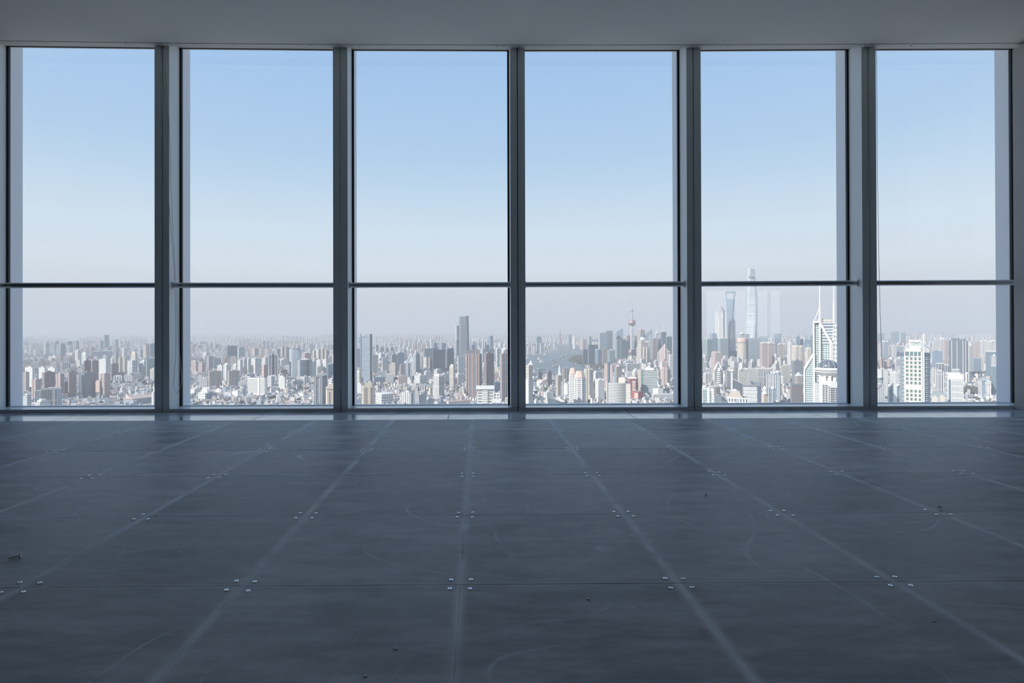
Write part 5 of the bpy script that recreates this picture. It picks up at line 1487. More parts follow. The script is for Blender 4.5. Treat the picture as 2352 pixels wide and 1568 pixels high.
# cream tower with a dark dome
r, X, Z, W, H, Y = root_for('domed_tower', 'cream banded stepped tower with dark dome right of ball tower', 'H', 715, 960, 445, -3.6)
fm = facade('cream', 'wd', 20, 6.6, 1, .42)
part(r, 'lower_stage', lambda m: m.prism(plan_for(W, .33, None, 36), 0, H, 0, 1), [fm, M_ROOF])
part(r, 'upper_stage', lambda m: m.prism(shrink(plan_for(W, .33, None, 36), .8), H-1, Z(320), 0, 1), [fm, M_ROOF])
cx, cy = centre(plan_for(W, .33, None, 36))
part(r, 'drum', lambda m: m.lathe([((X(890)-X(785))/2, Z(320)-1), ((X(890)-X(785))/2, Z(270)), (0, Z(268))], 16, cx, cy), cmat('offw'))
part(r, 'dome', lambda m: m.lathe(dome_prof((X(882)-X(782))/2, Z(270), Z(212)-Z(270))+[(.6, Z(195))], 18, cx, cy), cmat('navy', .5), True)
for u in (780, 840, 890):
    part(r, 'pilaster', lambda m: m.box(X(u), X(u+16), -1.5+abs(u-800)*.12, 5+abs(u-800)*.12, 0, H), cmat('cream'))
part(r, 'red_band', lambda m: m.box(X(865), X(940), 8, 13, Z(360), Z(335)), cmat('salmon'))

# slanted-top dark glass tower
r, X, Z, W, H, Y = root_for('slant_tower', 'dark glass tower with sharply slanted roof, fourth window skyline', 'H', 885, 1002, 132, -4.05)
def slant(m):
    za, zb = Z(205), Z(130)
    y1 = 40
    m.face([(X(885), 0, 0), (X(1000), 0, 0), (X(1000), 0, zb), (X(885), 0, za)], [(0, 0), (60, 0), (60, zb), (0, za)], 0)
    m.face([(X(1000), 0, 0), (X(1000), y1, 0), (X(1000), y1, zb), (X(1000), 0, zb)], [(0, 0), (40, 0), (40, zb), (0, zb)], 0)
    m.face([(X(1000), y1, 0), (X(885), y1, 0), (X(885), y1, za), (X(1000), y1, zb)], None, 0)
    m.face([(X(885), y1, 0), (X(885), 0, 0), (X(885), 0, za), (X(885), y1, za)], [(0, 0), (40, 0), (40, za), (0, za)], 0)
    m.face([(X(885), 0, za), (X(1000), 0, zb), (X(1000), y1, zb), (X(885), y1, za)], None, 1)
part(r, 'body', slant, [fac('glass', 'steel', 'wb', 1.4), cmat('steel')])
part(r, 'dark_notch', lambda m: m.prism([(X(985), -1), (X(1001), -1), (X(1001), 4), (X(985), 4)], Z(240), Z(140)), cmat('navy'))

# pink wedge building
r, X, Z, W, H, Y = root_for('wedge_building', 'pinkish wedge-roofed building near right of fourth window', 'H', 1115, 1285, 390, -3.45)
def wedge(m):
    for (u0, v0, u1, v1) in ((1115, 520, 1225, 390),):
        za, zb = Z(v0), Z(v1)
        m.face([(X(u0), 0, 0), (X(u1), 0, 0), (X(u1), 0, zb), (X(u0), 0, za)], [(0, 0), (40, 0), (40, zb), (0, za)], 0)
        m.face([(X(u1), 0, 0), (X(u1), 50, 0), (X(u1), 50, zb), (X(u1), 0, zb)], None, 0)
        m.face([(X(u0), 50, 0), (X(u0), 0, 0), (X(u0), 0, za), (X(u0), 50, za)], None, 0)
        m.face([(X(u0), 0, za), (X(u1), 0, zb), (X(u1), 50, zb), (X(u0), 50, za)], None, 1)
        m.face([(X(u1), 50, 0), (X(u0), 50, 0), (X(u0), 50, za), (X(u1), 50, zb)], None, 0)
part(r, 'wedge', wedge, [fac('blank', 'pink', 'wd'), cmat('pale')])
part(r, 'white_edge', lambda m: m.box(X(1225), X(1238), -.5, 45, 0, Z(390)), cmat('offw'))
part(r, 'rear_wing', lambda m: m.prism([(X(1240), 4), (X(1285), 4), (X(1285), 44), (X(1240), 44)], 0, Z(470), 0, 1), [fac('vert', 'beige', 'wd', 2), M_ROOF])
part(r, 'rear_slope', lambda m: m.face([(X(1240), 4, Z(400)), (X(1285), 4, Z(470)), (X(1285), 44, Z(470)), (X(1240), 44, Z(400))]), cmat('pink'))

# glass pyramid
r, X, Z, W, H, Y = root_for('glass_pyramid', 'low pale glass pyramid left of the ball tower base', 'H', 315, 512, 668, -3.4, 'pavilion')
part(r, 'pyramid', lambda m: [m.face([a, b, (X(420), W*.4, H)]) for a, b in (((-W/2, 0, 0), (W/2, 0, 0)), ((W/2, 0, 0), (W/2, W*.8, 0)), ((W/2, W*.8, 0), (-W/2, W*.8, 0)), ((-W/2, W*.8, 0), (-W/2, 0, 0)))], cmat('pale', .3))
part(r, 'ridge', lambda m: (m.bar((-W/2, 0, 0), (X(420), W*.4, H), 2, 2), m.bar((W/2, 0, 0), (X(420), W*.4, H), 2, 2)), cmat('white'))

# ------------------------------------------------------------------ the three giants of the fifth window
M_JIN = facade('offw', 'wd', 7.5, 7.0, .5, .72)
r, X, Z, W, H, Y = root_for('pagoda_skyscraper', 'white stepped pagoda-like skyscraper with spire, fifth window', 'S', 262, 358, 470, -4.0, 'skyscraper')
c = (X(262)+X(358))/2
levels = [(1.0, 0, 640), (.985, 640, 540), (.96, 540, 490), (.90, 490, 468), (.74, 468, 452), (.55, 452, 438), (.36, 438, 425)]
def lvl(k, n=8): return ngon(W/2*k/math.cos(math.pi/8), 8, c, W/2, math.pi/8)
part(r, 'shaft', lambda m: [m.prism(lvl(k), 0 if va == 0 else Z(va)-1, Z(vb), 0, 0) for k, va, vb in levels[:3]], M_JIN)
part(r, 'crown', lambda m: [m.prism(lvl(k), Z(va)-1, Z(vb)) for k, va, vb in levels[3:]], facade('grey', 'wd', 5, 6, .4, .5))
for i in (4, 5, 6, 7):
    a, b = lvl(1.0)[i], lvl(1.0)[(i+1) % 8]
    part(r, 'corner_rib', lambda m: m.bar((a[0], a[1], 0), (a[0], a[1], Z(480)), 2.6, 2.6), cmat('white'))
part(r, 'spire', lambda m: m.lathe([(4, Z(426)), (1.4, Z(405)), (.5, Z(372))], 8, c, W/2), cmat('grey'))

r, X, Z, W, H, Y = root_for('bottle_opener_skyscraper', 'blue glass skyscraper with trapezoid opening at the top', 'S', 358, 458, 283, -4.1, 'skyscraper')
# square shaft turned to show a corner that becomes a thin blade at the top
zt, zo0, zo1 = Z(283), Z(358), Z(300)
def quad(m, p, uv=None, mi=0): m.face(p, uv or [(0, p[0][2]), (60, p[1][2]), (60, p[2][2]), (0, p[3][2])], mi)
bl, bf, br, bk = (X(376), 30), (X(384), 2), (X(455), 22), (X(440), 58)
tl, tr = (X(362), 22), (X(446), 26)
tl2, tr2 = (X(364), 40), (X(448), 44)
def swfc(m):
    z1 = zo0
    k = (z1/zt)
    def mix(a, b, t): return (a[0]+(b[0]-a[0])*t, a[1]+(b[1]-a[1])*t)
    fm_ = (X(430), 4)
    L1, F1, R1, K1 = mix(bl, tl, k), mix(bf, (X(440), 14), k), mix(br, tr, k), mix(bk, tr2, k)
    L2 = mix(bl, tl2, k)
    def P3(p, z): return (p[0], p[1], z)
    quad(m, [P3(bl, 0), P3(bf, 0), P3(F1, z1), P3(L1, z1)], None, 1)
    quad(m, [P3(bf, 0), P3(br, 0), P3(R1, z1), P3(F1, z1)], None, 0)
    quad(m, [P3(br, 0), P3(bk, 0), P3(K1, z1), P3(R1, z1)], None, 1)
    quad(m, [P3(bk, 0), P3(bl, 0), P3(L1, z1), P3(K1, z1)], None, 1)
    m.face([P3(L1, z1), P3(F1, z1), P3(R1, z1), P3(K1, z1)], None, 1)
part(r, 'shaft', swfc, [fac('glass', 'pale', 'wl', 1.6), fac('glass', 'blue', 'wb', 1.6)])  # pale glass paints the lit face, blue glass the shaded faces
part(r, 'left_prong', lambda m: m.prism([(X(359), 20), (X(374), 20), (X(374), 38), (X(359), 38)], zo0-2, zt-8, plan2=[(X(358), 22), (X(366), 22), (X(366), 40), (X(358), 40)]), fac('glass', 'blue', 'wb', 1.6))
part(r, 'right_prong', lambda m: m.prism([(X(432), 20), (X(446), 20), (X(446), 38), (X(432), 38)], zo0-2, zt-8, plan2=[(X(446), 22), (X(458), 22), (X(458), 40), (X(446), 40)]), fac('glass', 'blue', 'wb', 1.6))
part(r, 'top_beam', lambda m: m.box(X(357), X(458), 21, 41, zo1, zt), fac('glass', 'blue', 'wb', 1.6))

r, X, Z, W, H, Y = root_for('twisted_skyscraper', 'tallest twisted rounded glass skyscraper rising above the handrail', 'S', 545, 668, 57, -3.85, 'skyscraper')
def tri(k, a, n=8):
    """rounded triangle plan"""
    o = []
    for i in range(3*n):
        t = 2*math.pi*i/(3*n)
        rr = 1.0/(1+.16*math.cos(3*t+math.pi))
        o.append((k*rr*math.cos(t+a), k*rr*math.sin(t+a)))
    return o
sec = [(0, 60, 606), (Z(640), 57, 607), (Z(470), 52.5, 609), (Z(300), 46, 603), (Z(160), 40.5, 596), (Z(57), 37.5, 594)]
def twist(m):
    N = 24
    rings = []
    for i in range(N+1):
        z = H*i/N
        for (z0, w0, u0), (z1, w1, u1) in zip(sec[:-1], sec[1:]):
            if z0 <= z <= z1+1e-6:
                t = (z-z0)/(z1-z0)
                w, u = w0+(w1-w0)*t, u0+(u1-u0)*t
        kk = (X(600+w)-X(600))*.93
        pl = [(p[0]+X(u), p[1]+50) for p in tri(kk, .35+2.0*i/N)]
        zz = [z]*24
        if i == N:
            zz = [z-14*(p[0]-X(u)+kk)/(2*kk)*.6 for p in pl]
        rings.append([(p[0], p[1], q) for p, q in zip(pl, zz)])
    for i in range(N):
        for k in range(24):
            j = (k+1) % 24
            a, b, c_, d = rings[i][k], rings[i][j], rings[i+1][j], rings[i+1][k]
            m.face([a, b, c_, d], [(k*6, a[2]), (k*6+6, b[2]), (k*6+6, c_[2]), (k*6, d[2])], 0)
    m.face(rings[-1], None, 1)
part(r, 'shaft', twist, [facade('pale', 'wl', 400, 6, 1, .6), cmat('steel')], True)
part(r, 'dark_opening', lambda m: m.box(X(577), X(617), 50-(X(640)-X(600))*1.12, 50, Z(150), Z(132)), cmat('dgrey'))
part(r, 'zone_ring', lambda m: [m.lathe([((X(600+w)-X(600))*.99, Z(v)), ((X(600+w)-X(600))*.99, Z(v-5))], 24, X(u), 50) for v, w, u in ((510, 50, 608), (412, 48, 606))], cmat('offw'))

# golden cylinder
r, X, Z, W, H, Y = root_for('golden_cylinder', 'golden cylindrical tower with pinkish top band, fifth window', 'I', 682, 868, 285, -3.5)
c, rad = (X(682)+X(868))/2, W/2
part(r, 'shaft', lambda m: m.lathe([(rad, 0), (rad, Z(375)), (0, Z(375))], 32, c, rad), facade('gold', 'gold', 3, 5, .5, .5), True)
part(r, 'window_ring', lambda m: m.lathe([(rad*1.005, Z(378)), (rad*1.005, Z(352)), (0, Z(352))], 32, c, rad), facade('beige', 'wd', 9, 30, .5, .9))
part(r, 'top_band', lambda m: m.lathe([(rad*1.02, Z(352)), (rad*1.02, Z(295)), (rad*.95, Z(282)), (0, Z(282))], 32, c, rad), cmat('salmon'))
r['label'] = 'golden cylindrical tower with pinkish top band, fifth window'

# tower with white A-shaped crown and striped rounded front
r, X, Z, W, H, Y = root_for('a_frame_tower', 'dark tower with white A-shaped crown, left in fifth window', 'I', 270, 432, 828, -2.3)
part(r, 'body', lambda m: m.box(X(272), X(430), 6, 40, 0, H, 0, 1), [fac('glass', 'white', 'wn', 1.6), M_ROOF])
for a, b in ((275, 345), (415, 345)):
    part(r, 'crown_beam', lambda m: m.bar((X(a), 8, H-8), (X(b), 8, Z(716)), 6, 6), cmat('white'))
part(r, 'crown_panel', lambda m: m.face([(X(280), 10, H), (X(410), 10, H), (X(345), 10, Z(724))]), cmat('white'))
part(r, 'crown_core', lambda m: m.bar((X(345), 6, Z(740)), (X(358), 6, H), 5, 5), cmat('dgrey'))
part(r, 'striped_drum', lambda m: m.lathe([((X(415)-X(315))/2, 0), ((X(415)-X(315))/2, Z(935)), ((X(408)-X(325))/2, Z(895)), ((X(395)-X(338))/2, Z(872)), (0, Z(870))], 18, X(365), 4), facade('white', 'wd', 30, 7.5, 1, .5))
part(r, 'neck', lambda m: m.box(X(345), X(385), -2, 10, Z(872), Z(820)), cmat('white'))
part(r, 'edge_column', lambda m: (m.box(X(268), X(280), 4, 10, 0, H), m.box(X(435), X(458), 6, 12, 0, Z(870))), cmat('white'))

# slim column tower with a dark wedge building
r, X, Z, W, H, Y = root_for('slender_tower', 'slim pale column with square head, fifth window foreground', 'I', 535, 622, 850, -1.72)
part(r, 'column', lambda m: m.box(X(573), X(606), 0, 7, 0, Z(880)), cmat('offw'))
part(r, 'head', lambda m: (m.box(X(535), X(622), -3, 10, Z(882), H), m.box(X(548), X(612), -1, 9, H, Z(838))), facade('cream', 'wd', 8, 8, .5, .4))
r, X, Z, W, H, Y = root_for('wedge_office', 'dark glass office with sloping roof beside slim pale column', 'I', 602, 782, 1025, -1.8, 'building')
def wedge2(m):
    za, zb = Z(1022), Z(1105)
    a, b = X(603), X(781)
    m.face([(a, 0, 0), (b, 8, 0), (b, 8, zb), (a, 0, za)], [(0, 0), (40, 0), (40, zb), (0, za)], 0)
    m.face([(b, 8, 0), (b, 40, 0), (b, 40, zb), (b, 8, zb)], None, 0)
    m.face([(b, 40, 0), (a, 40, 0), (a, 40, za), (b, 40, zb)], None, 0)
    m.face([(a, 40, 0), (a, 0, 0), (a, 0, za), (a, 40, za)], None, 0)
    m.face([(a, 0, za), (b, 8, zb), (b, 40, zb), (a, 40, za)], None, 1)
part(r, 'body', wedge2, [fac('vert', 'dgrey', 'wn', 1.2), cmat('steel')])
part(r, 'roof_edge', lambda m: m.bar((X(603), -.3, Z(1022)), (X(781), 7.7, Z(1105)), 1.2, 1.6), cmat('offw'))

# wide block with a checkered facade
r, X, Z, W, H, Y = root_for('checkered_block', 'wide block with checkered blue and white vertical panels, fifth window', 'I', 785, 1125, 1150, -1.58, 'building')
ckb = part(r, 'body', lambda m: m.prism([(X(785), 0), (X(1050), 7), (X(1125), 30), (X(1100), 50), (X(785), 46)], 0, H, 0, 1), [cmat('steel'), M_ROOF])
ax, ay, bx, by = X(785), 0, X(1050), 7
LF = math.dist((ax, ay), (bx, by)); rf = math.atan2(by-ay, bx-ax)
b_ = MB(); b_.box(-1.1, 1.1, -.5, .05, -4.1, 4.1); PAN = b_.mesh('panel', [cmat('white')])
b_ = MB(); b_.box(-1.4, 1.4, -.3, .05, -3.6, 3.6); PAN2 = b_.mesh('window', [plain('pane_wb', PAL['wb'], .15)])
for j in range(5):
    z = H-7-j*10.0
    for i in range(12):
        t = 3+(LF-6)*i/11+(1.4 if j % 2 else 0)
        put('panel', PAN, ckb, (ax+math.cos(rf)*t, ay+math.sin(rf)*t, z), rf)
        t += 3.0
        if t < LF-1:
            put('window', PAN2, ckb, (ax+math.cos(rf)*t, ay+math.sin(rf)*t, z), rf)
part(r, 'roof_edge', lambda m: m.bar((ax-1, ay-.6, H), (bx, by-.6, H), 1.4, 2.2), cmat('dgrey'))
part(r, 'rooftop', lambda m: m.box(X(1000), X(1110), 20, 44, H, H+7), cmat('dgrey'))

# beige clock tower
r, X, Z, W, H, Y = root_for('clock_tower', 'beige tower with white round lantern top, bottom of fifth window', 'I', 1122, 1242, 1290, -1.48)
part(r, 'body', lambda m: m.prism(plan_for(W, .35, None, 40), 0, H, 0, 1), [facade('tan', 'salmon', 3.2, 3.6, .5, .5), M_ROOF])
cx, cy = centre(plan_for(W, .35, None, 40))
part(r, 'balcony', lambda m: m.lathe([(W*.48, H-.5), (W*.5, H+2), (W*.42, H+3)], 16, cx, cy), cmat('white'))
part(r, 'lantern', lambda m: m.lathe([((X(1215)-X(1140))/2, H), ((X(1215)-X(1140))/2, Z(1195)), ((X(1205)-X(1150))/2, Z(1180)), (2, Z(1160)), (0.4, Z(1145))], 16, cx, cy), cmat('white'), False)
b_ = MB(); b_.box(-1.0, 1.0, -.4, .4, -1.1, 1.1); PORT = b_.mesh('window', [plain('pane_wd', PAL['wd'], .15)])
for dx in (-2.6, 2.4):
    put('window', PORT, r, (cx+dx, cy-(X(1215)-X(1140))/2+.1, Z(1215)))

# blue tower with white fins
r, X, Z, W, H, Y = root_for('finned_tower', 'blue glass tower with white vertical fins, centre of fifth window', 'J', -68, 218, 925, -1.68)
part(r, 'body', lambda m: m.prism([(X(-68), 8), (X(-40), 0), (X(190), 0), (X(218), 16), (X(200), 44), (X(-60), 44)], 0, H, 0, 1), [fac('glass', 'steel', 'wb', 1.2), M_ROOF])
for k, u in enumerate((-42, -8, 15, 38, 62, 85, 118, 150, 182)):
    part(r, 'fin', lambda m: m.box(X(u), X(u+11), -2.2, .2, 0 if k in (0, 1, 4, 7, 8) else H*.55, H-(0 if k % 2 else 3)), cmat('white'))
part(r, 'white_side', lambda m: m.prism([(X(190), -.3), (X(219), 15.6), (X(217), 19), (X(190), 5)], 0, Z(940)), facade('white', 'wd', 6, 4.4, .5, .4))
part(r, 'emblem', lambda m: m.tube([(X(68), -2.4, Z(1175)), (X(68), -1.9, Z(1175))], 5, 16), cmat('pale'))
part(r, 'rooftop', lambda m: (m.box(X(40), X(70), 8, 16, H, H+5), m.box(X(82), X(115), 8, 16, H, H+6)), cmat('white'))

# white and green glass block
r, X, Z, W, H, Y = root_for('green_glass_block', 'white block with green glass fields, bottom left of fifth window', 'I', 45, 268, 1185, -1.4, 'building')
part(r, 'body', lambda m: m.box(X(45), X(268), 0, 36, 0, H, 0, 1), [cmat('offw'), M_ROOF])
M_GRN = facade('pale', 'wt', 5, 4.4, .9, .7)
part(r, 'green_glass', lambda m: (m.box(X(68), X(142), -.5, .2, 0, H-3), m.box(X(190), X(225), -.5, .2, 0, Z(1240))), M_GRN)
part(r, 'white_shaft', lambda m: m.box(X(145), X(190), -2, 4, 0, H+3), cmat('white'))
part(r, 'balconies', lambda m: [m.box(X(222), X(268), -1.6, 1, z, z+2.4) for z in [H-8-6.2*k for k in range(8)]], cmat('white'))
part(r, 'rooftop', lambda m: m.box(X(60), X(110), 8, 20, H, Z(1150)), cmat('white'))

# white palace with stepped dome
r, X, Z, W, H, Y = root_for('domed_palace', 'white palace with stepped stone roof and dome, bottom of fifth window', 'I', 400, 882, 1360, -1.42, 'building')
part(r, 'wings', lambda m: m.prism([(X(400), 20), (X(505), 0), (X(880), 0), (X(880), 44), (X(430), 50)], 0, H, 0, 1), [facade('white', 'wd', 6.4, 40, .5, .55), M_ROOF])
part(r, 'centre_bay', lambda m: m.lathe([((X(760)-X(620))/2, 0), ((X(760)-X(620))/2, Z(1365)), (0, Z(1365))], 20, X(690), 8), facade('offw', 'wb', 3.4, 60, .5, .97))
part(r, 'cornice', lambda m: m.box(X(498), X(884), -1, 3, H-2, H+.8), cmat('white'))
for k, (a, b, v0, v1) in enumerate(((520, 780, 1362, 1325), (548, 750, 1325, 1290), (560, 735, 1290, 1252))):
    part(r, 'roof_step', lambda m: m.box(X(a), X(b), 6+k*3, 40-k*3, Z(v0)-.5, Z(v1)), facade('beige', 'wd', 2.4, 4, .3, .3))
part(r, 'dome', lambda m: m.lathe(dome_prof((X(695)-X(600))/2, Z(1252), Z(1212)-Z(1252)), 18, X(648), 22), cmat('white'), True)
part(r, 'side_terrace', lambda m: m.prism([(X(478), 22), (X(520), 10), (X(520), 38), (X(478), 40)], H-1, Z(1315)), facade('beige', 'wd', 2.4, 4, .3, .3))

# white-braced tower with two masts
r, X, Z, W, H, Y = root_for('braced_tower', 'tower with white diagonal braces and twin masts, right of fifth window', 'J', 618, 1300, 0, -1.213, 'skyscraper')
ROOFZ = at_y(1880, 738, Y).z-G
gls = facade('pale', 'wt', 5.2, 4.6, .8, .6)
gls2 = facade('offw', 'wb', 40, 6.0, 1, .6)
part(r, 'main_shaft', lambda m: m.box(X(805), X(1165), 8, 50, 0, ROOFZ, 0, 1), [gls, M_ROOF])
part(r, 'banded_back', lambda m: m.prism([(X(945), 6.8), (X(1172), 6.8), (X(1172), 9), (X(945), 9)], Z(400), ROOFZ-2), gls2)
part(r, 'low_wing', lambda m: (m.face([(X(640), 4, 0), (X(810), 4, 0), (X(810), 4, Z(575)), (X(640), 4, Z(850))], [(0, 0), (26, 0), (26, Z(575)), (0, Z(850))], 0),
                               m.face([(X(640), 34, 0), (X(640), 4, 0), (X(640), 4, Z(850)), (X(640), 34, Z(850))], None, 0),
                               m.face([(X(640), 4, Z(850)), (X(810), 4, Z(575)), (X(810), 34, Z(575)), (X(640), 34, Z(850))], None, 1)), [gls, cmat('offw')])
part(r, 'right_shaft', lambda m: m.box(X(1168), X(1300), 2, 46, 0, at_y(1900, 742, Y).z-G, 0, 1), [facade('offw', 'wg', 4, 9, .6, .6), M_ROOF])
for u0, u1, v0 in ((618, 648, 850), (800, 830, 560), (908, 940, 20), (1100, 1128, 380), (1134, 1160, 360)):
    part(r, 'white_column', lambda m: m.box(X(u0), X(u1), 1.5, 7, 0, Z(v0) if v0 > 30 else ROOFZ), cmat('white'))
part(r, 'white_column', lambda m: m.box(X(795), X(826), 2.5, 8.5, 0, ROOFZ), cmat('white'))
part(r, 'brace', lambda m: m.bar((X(636), 3.5, Z(845)), (X(812), 3.5, Z(565)), 3.6, 4.4), cmat('white'))
part(r, 'brace', lambda m: m.bar((X(928), 3.5, at_y(1880, 741, Y).z-G), (X(1132), 3.5, Z(375)), 3.6, 4.4), cmat('white'))
part(r, 'brace', lambda m: m.bar((X(1180), 3.5, Z(30)), (X(1160), 3.5, Z(330)), 2, 2.4), cmat('white'))
part(r, 'roof_beam', lambda m: m.bar((X(795), 4, ROOFZ-1), (X(940), 4, ROOFZ-1), 6, 3.4), cmat('white'))
part(r, 'roof_brace', lambda m: m.bar((X(815), 6, ROOFZ), (X(925), 6, at_y(1880, 705, Y).z-G), 1.2, 1.2), cmat('white'))
part(r, 'roof_plant', lambda m: (m.box(X(960), X(1170), 14, 40, ROOFZ-1, ROOFZ+4), m.box(X(880), X(1010), 18, 34, ROOFZ-1, ROOFZ+6)), cmat('beige'))
for u, nm in ((925, 'mast'), (1180, 'mast')):
    zt_ = at_y(1880, 641 if u < 1000 else 642, Y).z-G
    part(r, nm, lambda m: m.lathe([(1.9, ROOFZ-4), (1.7, ROOFZ+38), (1.1, ROOFZ+40), (1.0, zt_-14), (.35, zt_-12), (.2, zt_)], 8, X(u), 7), cmat('white'))

# revolving-restaurant hotel
r, X, Z, W, H, Y = root_for('revolving_hotel', 'white hotel with round disc restaurant and dark glass dome', 'J', 815, 1335, 1095, -0.95, 'tower')
c, rd = X(1075), (X(1335)-X(815))/2
cy = rd*.9
hb_ = part(r, 'body', lambda m: m.prism([(X(905), 2), (X(1110), 0), (X(1240), 6), (X(1240), 40), (X(905), 40)], 0, Z(1075), 0, 1), [cmat('white'), M_ROOF])
part(r, 'ribbed_side', lambda m: m.prism([(X(820), 14), (X(908), 1.2), (X(908), 34), (X(820), 34)], 0, Z(1110), 0, 1), [facade('white', 'wd', 4.6, 40, .3, .98), M_ROOF])
part(r, 'terrace', lambda m: m.lathe([(rd*.66, Z(1095)), (rd*.78, Z(1085)), (rd*.78, Z(1062)), (0, Z(1062))], 28, c, cy), cmat('white'))
dr_ = part(r, 'drum', lambda m: m.lathe([(rd*.36, Z(1065)), (rd*.36, Z(975))], 20, c, cy), cmat('grey'))
for k in range(8):
    a = 2*math.pi*k/8+.2
    part(dr_, 'drum_pier', lambda m: m.box(c+rd*.5*math.cos(a)-2.2, c+rd*.5*math.cos(a)+2.2, cy+rd*.5*math.sin(a)-2.2, cy+rd*.5*math.sin(a)+2.2, Z(1065), Z(970)), cmat('white'))
part(r, 'disc_underside', lambda m: m.lathe([(rd*.42, Z(985)), (rd*.75, Z(948)), (rd*.97, Z(908))], 40, c, cy), cmat('white'), True)
part(r, 'disc_rim', lambda m: m.lathe([(rd*.97, Z(908)), (rd, Z(902)), (rd, Z(892)), (rd*.96, Z(888))], 40, c, cy), cmat('white'))
part(r, 'window_ring', lambda m: m.lathe([(rd*.96, Z(890)), (rd*.96, Z(868))], 40, c, cy), facade('offw', 'wn', 2.2, 40, .75, .99))
part(r, 'upper_rim', lambda m: m.lathe([(rd*.96, Z(870)), (rd*1.0, Z(862)), (rd*.96, Z(845)), (rd*.8, Z(826)), (0, Z(824))], 40, c, cy), cmat('white'))
dm_ = part(r, 'dome', lambda m: m.lathe(dome_prof(rd*.77, Z(826), Z(678)-Z(826), 9), 36, c, cy), facade('dgrey', 'wn', 3.0, 3.2, .86, .84), True)
for k in range(6):
    a = -2.6+k*.55
    pr = dome_prof(rd*.785, Z(826), (Z(676)-Z(826)), 9)
    part(dm_, 'dome_rib', lambda m: m.tube([(c+q*math.cos(a), cy+q*math.sin(a), z) for q, z in pr], .28, 5), cmat('pale'))
b_ = MB(); b_.box(-.95, .95, -.3, .06, -1.15, 1.15); HW_ = b_.mesh('window', [plain('pane_wd', PAL['wd'], .15)])
for j in range(10):
    for u in (978, 996, 1030, 1048):
        put('window', HW_, hb_, (X(u), 2-2*(X(u)-X(905))/(X(1110)-X(905))-.04, Z(1140+j*34)))
    for u in (1118, 1134, 1158, 1174, 1206, 1222):
        put('window', HW_, hb_, (X(u), 6*(X(u)-X(1110))/(X(1240)-X(1110))-.05, Z(1188+j*38)))
    put('window', HW_, hb_, (X(1088), .15, Z(1160+j*32)))

# ------------------------------------------------------------------ sixth window landmarks
r, X, Z, W, H, Y = root_for('sign_tower', 'cream tower with square window grid and name sign on roof', 'K', 470, 1036, 465, -0.9)
cor_ = part(r, 'core', lambda m: m.box(X(555), X(885), 1.0, 32, 0, H, 0, 1), [plain('pane_wt', PAL['wt'], .15), M_ROOF])
rowp = 73.3
z1_, z0_ = Z(620), Z(620+rowp*14)
grid_front(cor_, X(572), X(880), z0_, z1_, 1.0, 4, 14, 2.2, 2.0, 'cream', 'wt', 1.3)
part(r, 'blank_row', lambda m: m.box(X(572), X(880), -.1, .6, Z(620+rowp*8)+1, Z(620+rowp*7)-1), cmat('cream'))
part(r, 'parapet', lambda m: (m.box(X(565), X(880), -.4, 8, Z(530), Z(468)), m.box(X(555), X(575), -.4, 8, 0, Z(468)), m.box(X(862), X(882), -.4, 8, 0, Z(468))), cmat('cream'))
part(r, 'parapet_glass', lambda m: m.box(X(585), X(865), .4, 1.2, Z(622), Z(528)), plain('pane_wt', PAL['wt'], .15))
for u in (648, 722, 795):
    part(r, 'top_pier', lambda m: m.box(X(u), X(u+16), -.3, 1.2, Z(625), Z(525)), cmat('cream'))
part(r, 'lift_shaft', lambda m: m.box(X(878), X(905), -1.0, 14, 0, Z(210)), cmat('grey'))
part(r, 'lift_shaft_edge', lambda m: m.box(X(904), X(924), -.6, 14, 0, Z(200)), cmat('offw'))
part(r, 'shaft_head', lambda m: m.box(X(820), X(902), 1, 14, Z(310), Z(203)), facade('grey', 'dgrey', 40, 1.6, 1, .4))
for a, b, nm in ((470, 556, 0), (930, 1036, 1)):
    x0, x1 = X(a), X(b)
    def wing_(m):
        n = 8
        pl = []
        for i in range(n+1):
            t = i/n
            if nm == 0: pl.append((x0+(x1-x0)*t, 4+14*(1-t)**2))
            else: pl.append((x0+(x1-x0)*t, 4+14*t**2))
        m.prism(pl+[(x1, 28), (x0, 28)], 0, Z(552), 0, 1)
    part(r, 'curved_wing', wing_, [plain('pane_wb', PAL['wb'], .15), M_ROOF])
    for j in range(24):
        z = Z(640+j*36.6)
        def bandf(m):
            n = 6
            pl = []
            for i in range(n+1):
                t = i/n
                yy = 4+14*((1-t)**2 if nm == 0 else t**2)
                pl.append((x0+(x1-x0)*t, yy-.9))
            m.prism(pl+[(q[0], q[1]+1.2) for q in reversed(pl)], z, z+1.0+.5*(j % 2))
        part(r, 'wing_band', bandf, cmat('pale'))
sb_ = part(r, 'sign_board', lambda m: m.box(X(640), X(868), 2, 3, Z(412), Z(318)), cmat('white'))
part(r, 'sign_base', lambda m: m.box(X(640), X(880), 3, 12, Z(470), Z(412)), cmat('offw'))
part(r, 'roof_deck', lambda m: (m.box(X(462), X(560), 4, 14, Z(438), Z(424)), m.box(X(555), X(640), 2, 14, Z(470), Z(430)), m.box(X(578), X(632), 6, 14, Z(430), Z(378))), cmat('grey'))
part(r, 'roof_wing', lambda m: m.box(X(925), X(1030), 6, 14, Z(425), Z(412)), cmat('pale'))
fc = bpy.data.curves.new('sign_letters', 'FONT')
fc.body = 'CapitaLand'
fc.align_x = 'CENTER'
fc.extrude = 0.15
tmp = bpy.data.objects.new('sign_letters', fc)
COL.objects.link(tmp)
dg = bpy.context.evaluated_depsgraph_get()
lm = bpy.data.meshes.new_from_object(tmp.evaluated_get(dg))
COL.objects.unlink(tmp)
bpy.data.objects.remove(tmp)
xs = [v.co.x for v in lm.vertices]; ys = [v.co.y for v in lm.vertices]
